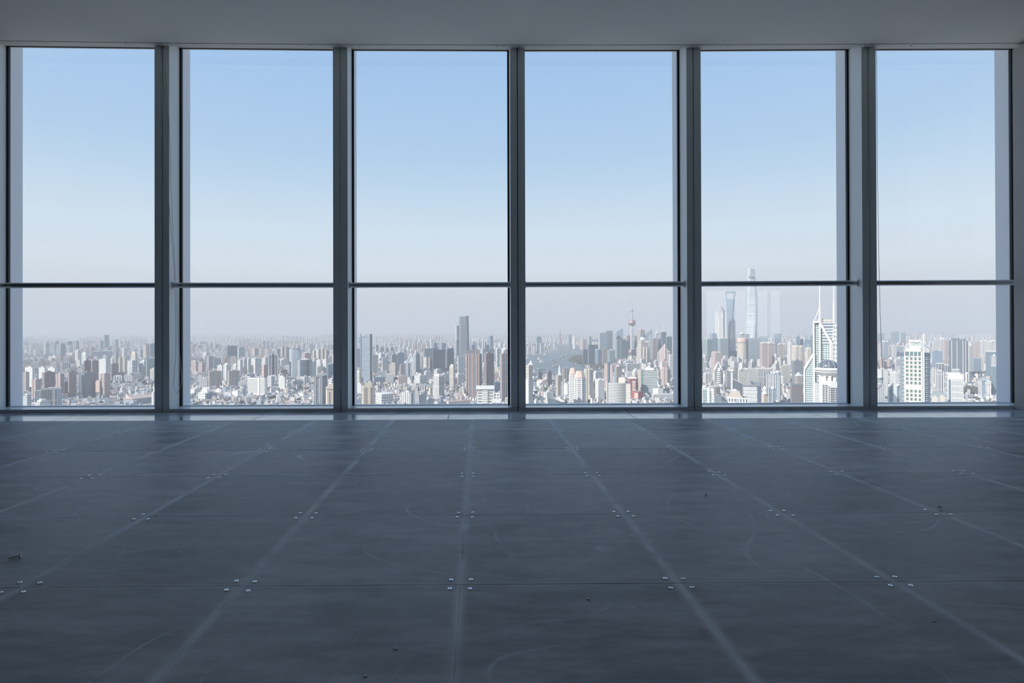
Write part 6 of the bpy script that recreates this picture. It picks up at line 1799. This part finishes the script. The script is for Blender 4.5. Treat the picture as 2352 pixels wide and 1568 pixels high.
kx_ = (X(852)-X(656))/(max(xs)-min(xs)); ky_ = (Z(328)-Z(388))/(max(ys)-min(ys))
lo = put('sign_letters', lm, sb_, ((X(656)+X(852))/2-(max(xs)+min(xs))/2*kx_, 1.85, Z(380)))
lo.scale = (kx_, ky_, 1)
lo.rotation_euler.x = math.pi/2
lm.materials.clear(); lm.materials.append(plain('sign_navy', (.03, .04, .09), .6))
def swoosh(m):
    n = 10
    up, dn = [], []
    for i in range(n+1):
        t = i/n
        x = X(690+(868-690)*t)
        zc = Z(408-14*t-14*t*(1-t))
        up.append((x, 1.7, zc+.2+1.0*math.sin(t*math.pi))); dn.append((x, 1.7, zc-.2))
    for i in range(n):
        m.face([dn[i], dn[i+1], up[i+1], up[i]])
        m.face([(p[0], 1.95, p[2]) for p in (up[i], up[i+1], dn[i+1], dn[i])])
part(sb_, 'sign_swoosh', swoosh, plain('sign_green', (.25, .48, .38), .6))

# dark tower with pale vertical strips
r, X, Z, W, H, Y = root_for('dark_stripe_tower', 'broad dark blue tower group with pale vertical strips, sixth window', 'L', 218, 592, 300, 968)
for a, b, v, y in ((220, 278, 328, 6), (272, 382, 295, 0), (380, 480, 305, 3), (474, 540, 303, 0), (538, 588, 332, 8)):
    part(r, 'shaft', lambda m: m.box(X(a), X(b), y, y+44, 0, Z(v), 0, 1), [fac('fine', 'navy', 'wb', 1.3), M_ROOF])
for u in (272, 370, 476, 530, 582):
    part(r, 'pale_strip', lambda m: m.box(X(u), X(u+12), -2, 3, 0, Z(330)), cmat('offw'))
part(r, 'rooftop', lambda m: (m.box(X(275), X(378), 8, 24, Z(296), Z(288)), m.box(X(390), X(425), 8, 24, Z(305), Z(285)), m.box(X(500), X(535), 8, 24, Z(303), Z(292))), cmat('navy'))

# white block with tall vertical windows
r, X, Z, W, H, Y = root_for('pilaster_block', 'white block with tall vertical windows and plain top, sixth window', 'L', 148, 488, 935, -1.52, 'building')
part(r, 'body', lambda m: m.prism([(X(148), 18), (X(205), 0), (X(480), 0), (X(488), 8), (X(488), 44), (X(148), 44)], 0, H, 0, 1), [facade('white', 'wb', 5.2, 14, .5, .8), M_ROOF])
part(r, 'plain_top', lambda m: m.box(X(202), X(484), -1.2, 2, Z(1025), H+.5), cmat('white'))
grid_front(r, X(270), X(478), Z(1470), Z(1040), -0.2, 8, 4, 1.6, 1.8, 'white', 'wb', .9)
part(r, 'glass_recess', lambda m: m.box(X(218), X(262), -.5, .2, 0, Z(1040)), plain('pane_wb', PAL['wb'], .15))
part(r, 'left_pier', lambda m: m.box(X(200), X(217), -1.2, 2, 0, Z(960)), cmat('white'))
part(r, 'roof_edge', lambda m: m.box(X(160), X(440), 10, 30, H, H+3.2), cmat('offw'))

# beige block with a blue arched front
r, X, Z, W, H, Y = root_for('arched_block', 'beige block with blue arched glass centre, right of sixth window', 'L', 745, 995, 1040, -1.88, 'building')
part(r, 'side_block', lambda m: (m.box(X(745), X(822), 2, 40, 0, Z(1020), 0, 1), m.box(X(865), X(985), 2, 40, 0, Z(1065), 0, 1)), [facade('pink', 'wl', 7, 11, .75, .82), M_ROOF])
part(r, 'blue_centre', lambda m: m.box(X(820), X(868), 0, 30, 0, Z(1040)), facade('steel', 'wb', 4, 40, .8, .98))
def arch(m):
    n = 10
    c0, r0 = X(875), X(968)-X(875)
    pts = [(c0+r0*math.cos(math.pi*i/n), Z(1050)+r0*.42*math.sin(math.pi*i/n)) for i in range(n+1)]
    m.face([(x, 1, z) for x, z in pts]); m.face([(x, 30, z) for x, z in reversed(pts)])
    for (a, za), (b, zb) in zip(pts[:-1], pts[1:]):
        m.face([(a, 1, za), (a, 30, za), (b, 30, zb), (b, 1, zb)])
part(r, 'arched_roof', arch, cmat('steel'))
part(r, 'pale_edge', lambda m: (m.box(X(925), X(945), .5, 6, 0, Z(1065)), m.box(X(968), X(985), .5, 6, 0, Z(1060))), cmat('offw'))
part(r, 'balcony_band', lambda m: [m.box(X(895), X(985), -.8, 3, Z(v), Z(v-14)) for v in (1065, 1090, 1115)], cmat('offw'))

# ------------------------------------------------------------------ bridge and boats on the river
xb, yb_ = PX('G', 680, 400)
Yb = 8000.0
r = tag(empty('cable_bridge', (at_y(xb, yb_, Yb).x, Yb, G)), 'far cable-stayed bridge with single red-brown pylon over the river', 'bridge')
kk = Yb/FPX/7.839
part(r, 'pylon', lambda m: (m.bar((-16, 0, 0), (0, 0, 130), 9, 9), m.bar((16, 0, 0), (0, 0, 130), 9, 9), m.bar((0, 0, 125), (0, 0, 205), 10, 10)), cmat('red'))
part(r, 'deck', lambda m: m.box(-330*kk, 300*kk, -14, 14, 48, 53), cmat('grey'))
for k in range(1, 9):
    for s_ in (-1, 1):
        part(r, 'cable', lambda m: m.tube([(0, 0, 200-k*5), (s_*k*24*kk, 0, 52)], .8, 4), cmat('grey'))
for u, v, L_, w_, kind, lb in ((410, 592, 55, 14, 0, 'white ferry far up the river near the left bank'), (296, 672, 40, 12, 0, 'small white boat on the river left of the large ferry'),
                               (348, 728, 62, 18, 0, 'largest white ferry in the left of the river'), (98, 652, 60, 16, 0, 'white moored boat beside the third grey mullion'),
                               (922, 577, 75, 14, 1, 'dark barge farthest up the river channel'), (826, 607, 75, 14, 1, 'second dark barge down the river channel'),
                               (732, 630, 70, 14, 1, 'third dark barge down the river channel'), (668, 662, 60, 13, 1, 'fourth dark barge down the river channel'),
                               (548, 702, 70, 14, 1, 'dark barge on the river right of the largest ferry'), (581, 732, 55, 14, 1, 'short dark barge below the other channel barges'),
                               (597, 806, 70, 16, 1, 'nearest dark barge left of the beige spire'), (340, 860, 95, 16, 1, 'long dark barge near the bank below the largest ferry')):
    p = at_z(*PX('G', u, v), G)
    L_, w_ = L_*.5, w_*.62
    r = tag(empty('ferry' if kind == 0 else 'barge', (p.x, p.y, G+0.6), math.radians(R.uniform(8, 28))), lb, 'boat')
    def hull(m):
        pl = [(-L_/2, -w_/2), (L_*.35, -w_/2), (L_/2, 0), (L_*.35, w_/2), (-L_/2, w_/2)]
        m.prism(shrink(pl, .86), -.4, 5, plan2=pl)
    part(r, 'hull', hull, cmat('white' if kind == 0 else 'dgrey'))
    if kind == 0:
        part(r, 'cabin', lambda m: (m.box(-L_*.38, L_*.22, -w_*.38, w_*.38, 5, 12), m.box(-L_*.3, L_*.1, -w_*.3, w_*.3, 12, 17)), cmat('white'))
    else:
        part(r, 'wheelhouse', lambda m: m.box(-L_*.46, -L_*.34, -w_*.35, w_*.35, 5, 11), cmat('offw'))
p0, p1 = at_z(*PX('G', 600, 1400), G), at_z(*PX('G', 730, 1475), G)
r = tag(empty('creek_bridge', (p0.x, p0.y, G)), 'short white bridge with flat deck over the creek', 'bridge')
part(r, 'deck', lambda m: m.bar((0, 0, 7), (p1.x-p0.x, p1.y-p0.y, 7), 12, 2.0), cmat('offw'))
part(r, 'parapet', lambda m: m.bar((5, -3, 9), (p1.x-p0.x+5, p1.y-p0.y-3, 9), 1, 2), cmat('offw'))
# ------------------------------------------------------------------ what nobody could count: low roofs, far towers, trees
CELL = {}
for fx, fy, fr in FOOT:
    for i in range(int((fx-fr)//100), int((fx+fr)//100)+1):
        for j in range(int((fy-fr)//100), int((fy+fr)//100)+1):
            CELL.setdefault((i, j), []).append((fx, fy, fr))

def built(x, y, pad=0):
    return any((x-a)**2+(y-b)**2 < (c+pad)**2 for a, b, c in CELL.get((int(x//100), int(y//100)), ()))

LOWM = [cmat('white', .85), cmat('offw', .85), cmat('beige', .85), cmat('grey', .85), cmat('brown', .9), cmat('salmon', .9), cmat('dgrey', .9), cmat('steel', .85)]
low = MB()
RR = random.Random(21)
placed = 0
while placed < 22000:
    y = 1500+2900*RR.random()**1.35 if placed < 18500 else RR.uniform(750, 1500)
    x = RR.uniform(-0.9, 1.02)*y
    if inside((x, y), RIVER) or inside((x, y), CREEK) or inside((x, y), PARK) or inside((x, y), BASIN):
        placed += 0.2
        continue
    placed += 1
    if built(x, y): continue
    a = RR.choice((0.2, 0.55, 1.1))+RR.uniform(-.12, .12)+math.sin(x/400)*.3
    w, d = RR.uniform(6, 17), RR.uniform(5, 9)
    h = RR.choice((4, 5, 6, 6, 7, 9, 12, 15))*RR.uniform(.9, 1.2)
    if y < 1720:
        h = min(h, 11)
    c, s = math.cos(a), math.sin(a)
    T = lambda px, py: (x+px*c-py*s, y+px*s+py*c)
    pl = [T(-w/2, -d/2), T(w/2, -d/2), T(w/2, d/2), T(-w/2, d/2)]
    wm = RR.choice((0, 0, 1, 1, 2, 2, 3, 7))
    if RR.random() < .72:       # pitched roof
        rm = RR.choice((4, 4, 4, 6, 3, 6, 2, 5, 3))
        e, f = T(-w/2, 0), T(w/2, 0)
        z = G+h; zr = G+h+d*.32
        for i in range(4):
            p, q = pl[i], pl[(i+1) % 4]
            low.face([(p[0], p[1], G), (q[0], q[1], G), (q[0], q[1], z), (p[0], p[1], z)], None, wm)
        low.face([(*pl[0], z), (*pl[1], z), (*f, zr), (*e, zr)], None, rm)
        low.face([(*pl[2], z), (*pl[3], z), (*e, zr), (*f, zr)], None, rm)
        low.face([(*pl[1], z), (*pl[2], z), (*f, zr)], None, wm); low.face([(*pl[3], z), (*pl[0], z), (*e, zr)], None, wm)
    else:
        z = G+h
        for i in range(4):
            p, q = pl[i], pl[(i+1) % 4]
            low.face([(p[0], p[1], G), (q[0], q[1], G), (q[0], q[1], z), (p[0], p[1], z)], None, wm)
        low.face([(*p, z) for p in pl], None, RR.choice((0, 1, 3, 3, 2)))
        if RR.random() < .5:
            k = RR.uniform(.15, .35)
            q = [T(-w*k, -d*k), T(w*k*.6, -d*k), T(w*k*.6, d*k), T(-w*k, d*k)]
            low.prism(q, z-.2, z+RR.uniform(2, 5), wm)
tag(low.build('low_rooftops', LOWM), 'dense carpet of low white and brown-roofed houses between the towers', 'rooftops', None, 'stuff')

FARM = [fac('res', 'white', 'wd', 1.6), fac('res', 'offw', 'wd', 1.6), fac('res', 'pink', 'wd', 1.6), fac('res', 'beige', 'wd', 1.6), fac('glass', 'steel', 'wb', 2.0), fac('res', 'grey', 'wd', 1.6), M_ROOF, fac('vert', 'white', 'wd', 2.2)]
far = MB()
def far_tower(x, y, h, w, d, a, mi):
    c, s = math.cos(a), math.sin(a)
    T = lambda px, py: (x+px*c-py*s, y+px*s+py*c)
    pl = [T(-w/2, -d/2), T(w/2, -d/2), T(w/2, d/2), T(-w/2, d/2)]
    u = RR.uniform(0, 50)
    for i in range(4):
        p, q = pl[i], pl[(i+1) % 4]
        L_ = math.dist(p, q)
        far.face([(p[0], p[1], G), (q[0], q[1], G), (q[0], q[1], G+h), (p[0], p[1], G+h)], [(u, 0), (u+L_, 0), (u+L_, h), (u, h)], mi)
    far.face([(*p, G+h) for p in pl], None, 6)
    k = .3
    q = [T(-w*k, -d*k), T(w*k, -d*k), T(w*k, d*k), T(-w*k, d*k)]
    for i in range(4):
        p0, p1 = q[i], q[(i+1) % 4]
        far.face([(*p0, G+h), (*p1, G+h), (*p1, G+h+5), (*p0, G+h+5)], None, mi)
    far.face([(*p, G+h+5) for p in q], None, 6)

# estates of like towers
for k in range(1700):
    t = RR.random()
    y = 3300+10500*t**1.25
    x = RR.uniform(-0.92, 1.04)*y
    if inside((x, y), RIVER) or inside((x, y), PARK):
        continue
    sect = x/y
    h0 = RR.choice((26, 32, 38, 42, 50, 55, 62, 75, 88, 100))
    if y < 4200:
        h0 = min(h0, 62)
    if 0.08 < sect < 0.22 and y < 8200:
        h0 = min(h0, 45)
    if -0.02 < sect < 0.09 and y < 5200:
        h0 = min(h0, 70)
    mi = RR.choice((0, 0, 0, 1, 1, 1, 2, 3, 5, 7, 7, 4 if RR.random() < .5 else 0))
    a = RR.choice((.3, .6))+RR.uniform(-.1, .1)
    n = RR.choice((1, 2, 3, 4, 5, 6))
    dx, dy = RR.uniform(38, 62), RR.uniform(-18, 18)
    w, d = RR.uniform(16, 30), RR.uniform(14, 22)
    for j in range(n):
        px, py = x+dx*j, y+dy*j
        if inside((px, py), RIVER) or built(px, py, 12): continue
        far_tower(px, py, h0*RR.uniform(.8, 1.12), w*RR.uniform(.8, 1.2), d, a, mi)
# lower blocks in the middle distance
for k in range(700):
    y = 2300+1900*RR.random()
    x = RR.uniform(-0.9, 1.02)*y
    if inside((x, y), RIVER) or inside((x, y), PARK) or inside((x, y), BASIN) or inside((x, y), CREEK):
        continue
    if built(x, y, 14): continue
    h = RR.choice((18, 24, 26, 30, 34, 42))*(1.0 if y < 3000 else 1.25)
    if 0.06 < x/y < 0.19: h *= .55
    far_tower(x, y, h, RR.uniform(16, 44), RR.uniform(14, 24), RR.choice((.25, .6))+RR.uniform(-.1, .1), RR.choice((0, 0, 1, 1, 2, 3, 5, 7)))
tag(far.build('distant_towers', FARM), 'countless small pale towers fading into the haze on the horizon', 'skyline', None, 'stuff')

# tree crowns: squashed faceted blobs
M_TREE = plain('tree_green', PAL['green'], .95, 0, .35, .05)
trees = MB()
def crown(x, y, rr):
    n = 6
    ring = []
    for j, (k, z) in enumerate(((.75, .25), (1.0, .6), (.62, 1.0))):
        ring.append([(x+rr*k*RR.uniform(.85, 1.15)*math.cos(2*math.pi*i/n+j*.5), y+rr*k*RR.uniform(.85, 1.15)*math.sin(2*math.pi*i/n+j*.5), G+.6+rr*1.5*z) for i in range(n)])
    for j in range(2):
        for i in range(n):
            trees.face([ring[j][i], ring[j][(i+1) % n], ring[j+1][(i+1) % n], ring[j+1][i]])
    trees.face(ring[-1])
cnt = 0
xs_ = [p[0] for p in PARK]; ys_ = [p[1] for p in PARK]
tries = 0
while cnt < 900 and tries < 20000:
    tries += 1
    p = (RR.uniform(min(xs_), max(xs_)), RR.uniform(min(ys_), max(ys_)))
    if inside(p, PARK) and not built(p[0], p[1], 6):
        crown(p[0], p[1], RR.uniform(7, 12)); cnt += 1
for k in range(1800):
    y = 1650+2300*RR.random()
    x = RR.uniform(-.88, 1.0)*y
    if inside((x, y), RIVER) or inside((x, y), CREEK) or built(x, y, 20): continue
    for j in range(RR.choice((1, 2, 4, 6))):
        crown(x+RR.uniform(-26, 26), y+RR.uniform(-26, 26), RR.uniform(4, 7))
gx, gy = at_z(*PX('L', 620, 1260), G).xy
for k in range(90):
    crown(gx+RR.uniform(-60, 60), gy+RR.uniform(-70, 70), RR.uniform(7, 12))
tag(trees.build('trees', M_TREE), 'dark green tree crowns on the river headland and among the streets', 'trees', None, 'stuff')

# ------------------------------------------------------------------ haze over the city
hz, t, out = nodes_mat('haze')
vs = t.nodes.new('ShaderNodeVolumeScatter')
vs.inputs['Color'].default_value = (1, 1, 1, 1)
vs.inputs['Density'].default_value = 0.78/HAZE_KM/1000
vs.inputs['Anisotropy'].default_value = 0.0
va = t.nodes.new('ShaderNodeVolumeAbsorption')
va.inputs['Color'].default_value = (0, 0, 0, 1)
va.inputs['Density'].default_value = 0.22/HAZE_KM/1000
ad = t.nodes.new('ShaderNodeAddShader')
t.links.new(vs.outputs[0], ad.inputs[0])
t.links.new(va.outputs[0], ad.inputs[1])
t.links.new(ad.outputs[0], out.inputs['Volume'])
hb = MB()
hb.box(-28000, 28000, 60, 30000, G-0.5, G+620)
tag(hb.build('haze', hz), 'pale grey haze lying over the whole city', 'haze', None, 'stuff')

# ------------------------------------------------------------------ bead chains of the roller blinds
def chain(label, pts, Y, r=0.0023):
    """pts: pixel path; hangs just in front of the mullion face"""
    W3 = [at_y(x, y, Y) for x, y in pts]
    # resample with smooth interpolation
    out = []
    n = len(W3)
    for i in range(n-1):
        p0, p1, p2, p3 = W3[max(i-1, 0)], W3[i], W3[i+1], W3[min(i+2, n-1)]
        seg = max(4, int((p2-p1).length/0.0075))
        for k in range(seg):
            t_ = k/seg
            out.append(0.5*((2*p1)+(-p0+p2)*t_+(2*p0-5*p1+4*p2-p3)*t_*t_+(-p0+3*p1-3*p2+p3)*t_**3))
    out.append(W3[-1])
    rt = tag(empty('blind_chain', W3[0]), label, 'blind chain', 'blind chains on the mullions')
    o0 = W3[0]
    m = MB()
    rad = [r*(1.0 if i % 2 else 0.55) for i in range(len(out))]
    m.tube([p-o0 for p in out], r, 5, radii=rad)
    m.build('bead_chain', M_CHAIN, rt)
    j = MB()
    q = out[len(out)//3]-o0
    j.tube([q+Vector((0, 0, -.006)), q+Vector((0, 0, .006))], 0.0036, 8)
    j.build('connector', M_CHAIN, rt)
    return rt
CH_Y = 4.952
chain('pale bead chain slanting down across the first grey mullion', [(367, 107), (372, 200), (379, 340), (389, 480), (399, 600), (403, 700), (404, 800), (401, 850), (399, 880), (401, 896), (407, 901), (413, 893), (417, 870), (414, 830), (409, 760), (405, 660), (399, 560), (394, 460), (392, 400), (388, 260), (380, 108)], CH_Y)
chain('bead chain loop hanging close beside second grey mullion joint', [(781, 110), (782, 300), (783, 600), (784, 780), (786, 850), (787, 880), (785.5, 897), (783.5, 893), (783, 870), (782.5, 780), (782, 650), (783, 400), (784, 110)], CH_Y)
chain('bead chain loop hanging straight on third grey mullion', [(1195, 111), (1195.5, 300), (1195, 600), (1195, 800), (1194, 880), (1195, 905), (1196.5, 900), (1197, 860), (1196.5, 700), (1197, 400), (1196.5, 111)], CH_Y)
chain('bead chain loop bulging past right edge of fourth mullion', [(1595, 111), (1596, 300), (1596, 600), (1595, 820), (1596, 870), (1600, 892), (1606, 898), (1611, 890), (1613.5, 865), (1613, 830), (1611.5, 780), (1609.5, 700), (1608.5, 500), (1607.5, 300), (1606, 111)], CH_Y)
chain('dark bead chain loop hanging before the sixth window pane', [(1996, 109), (1996, 300), (1995, 600), (1994.5, 800), (1996, 870), (2001, 885), (2012, 894), (2022, 888), (2027, 870), (2026, 830), (2023, 760), (2020.5, 680), (2018, 560), (2015.5, 400), (2014, 200), (2013, 109)], CH_Y)

# ------------------------------------------------------------------ loose screws and crumbs on the floor
def loose_screw(label, px, py, a, s=1.0):
    p = at_z(px, py, 0.0)
    rt = tag(empty('loose_screw', (p.x, p.y, 0.0075*s), a), label, 'screw')
    m = MB(); m.tube([(-0.003*s, 0, 0), (-0.034*s, 0, -0.004*s)], 0.0028*s, 8); m.build('shank', M_CHAIN, rt)
    m = MB(); m.tube([(0.003*s, 0, 0.001*s), (-0.003*s, 0, 0)], 0.0072*s, 12); m.build('head', M_CHAIN, rt)
    return rt
loose_screw('loose screw lying on its side at far left of floor', 46, 1281, math.radians(18), .85)
loose_screw('half pulled screw with bent ring near right panel corner', 2157, 1168, math.radians(60), .8)
loose_screw('small loose screw on the panel right of centre', 1622, 1138, math.radians(30), .5)
chip = MB(); chip.prism([(0, -.004), (.007, 0), (.003, .006), (-.005, .004)], 0, .0009)
CHIP = chip.mesh('chip', [cmat('offw')])
for k, (px, py, lb) in enumerate(((908, 1490, 'pale chip on a floor panel left of the centre seam'), (840, 1553, 'tiny white chip near the bottom edge, left of centre'),
                                  (1353, 1375, 'tiny pale chip left of the right front screw corner'), (2143, 1425, 'tiny pale chip on the right foreground panel'))):
    p = at_z(px, py, 0.0)
    o = put('chip', CHIP, None, (p.x, p.y, 0.0005), k*1.3)
    tag(o, lb, 'chip', 'pale chips on the floor')
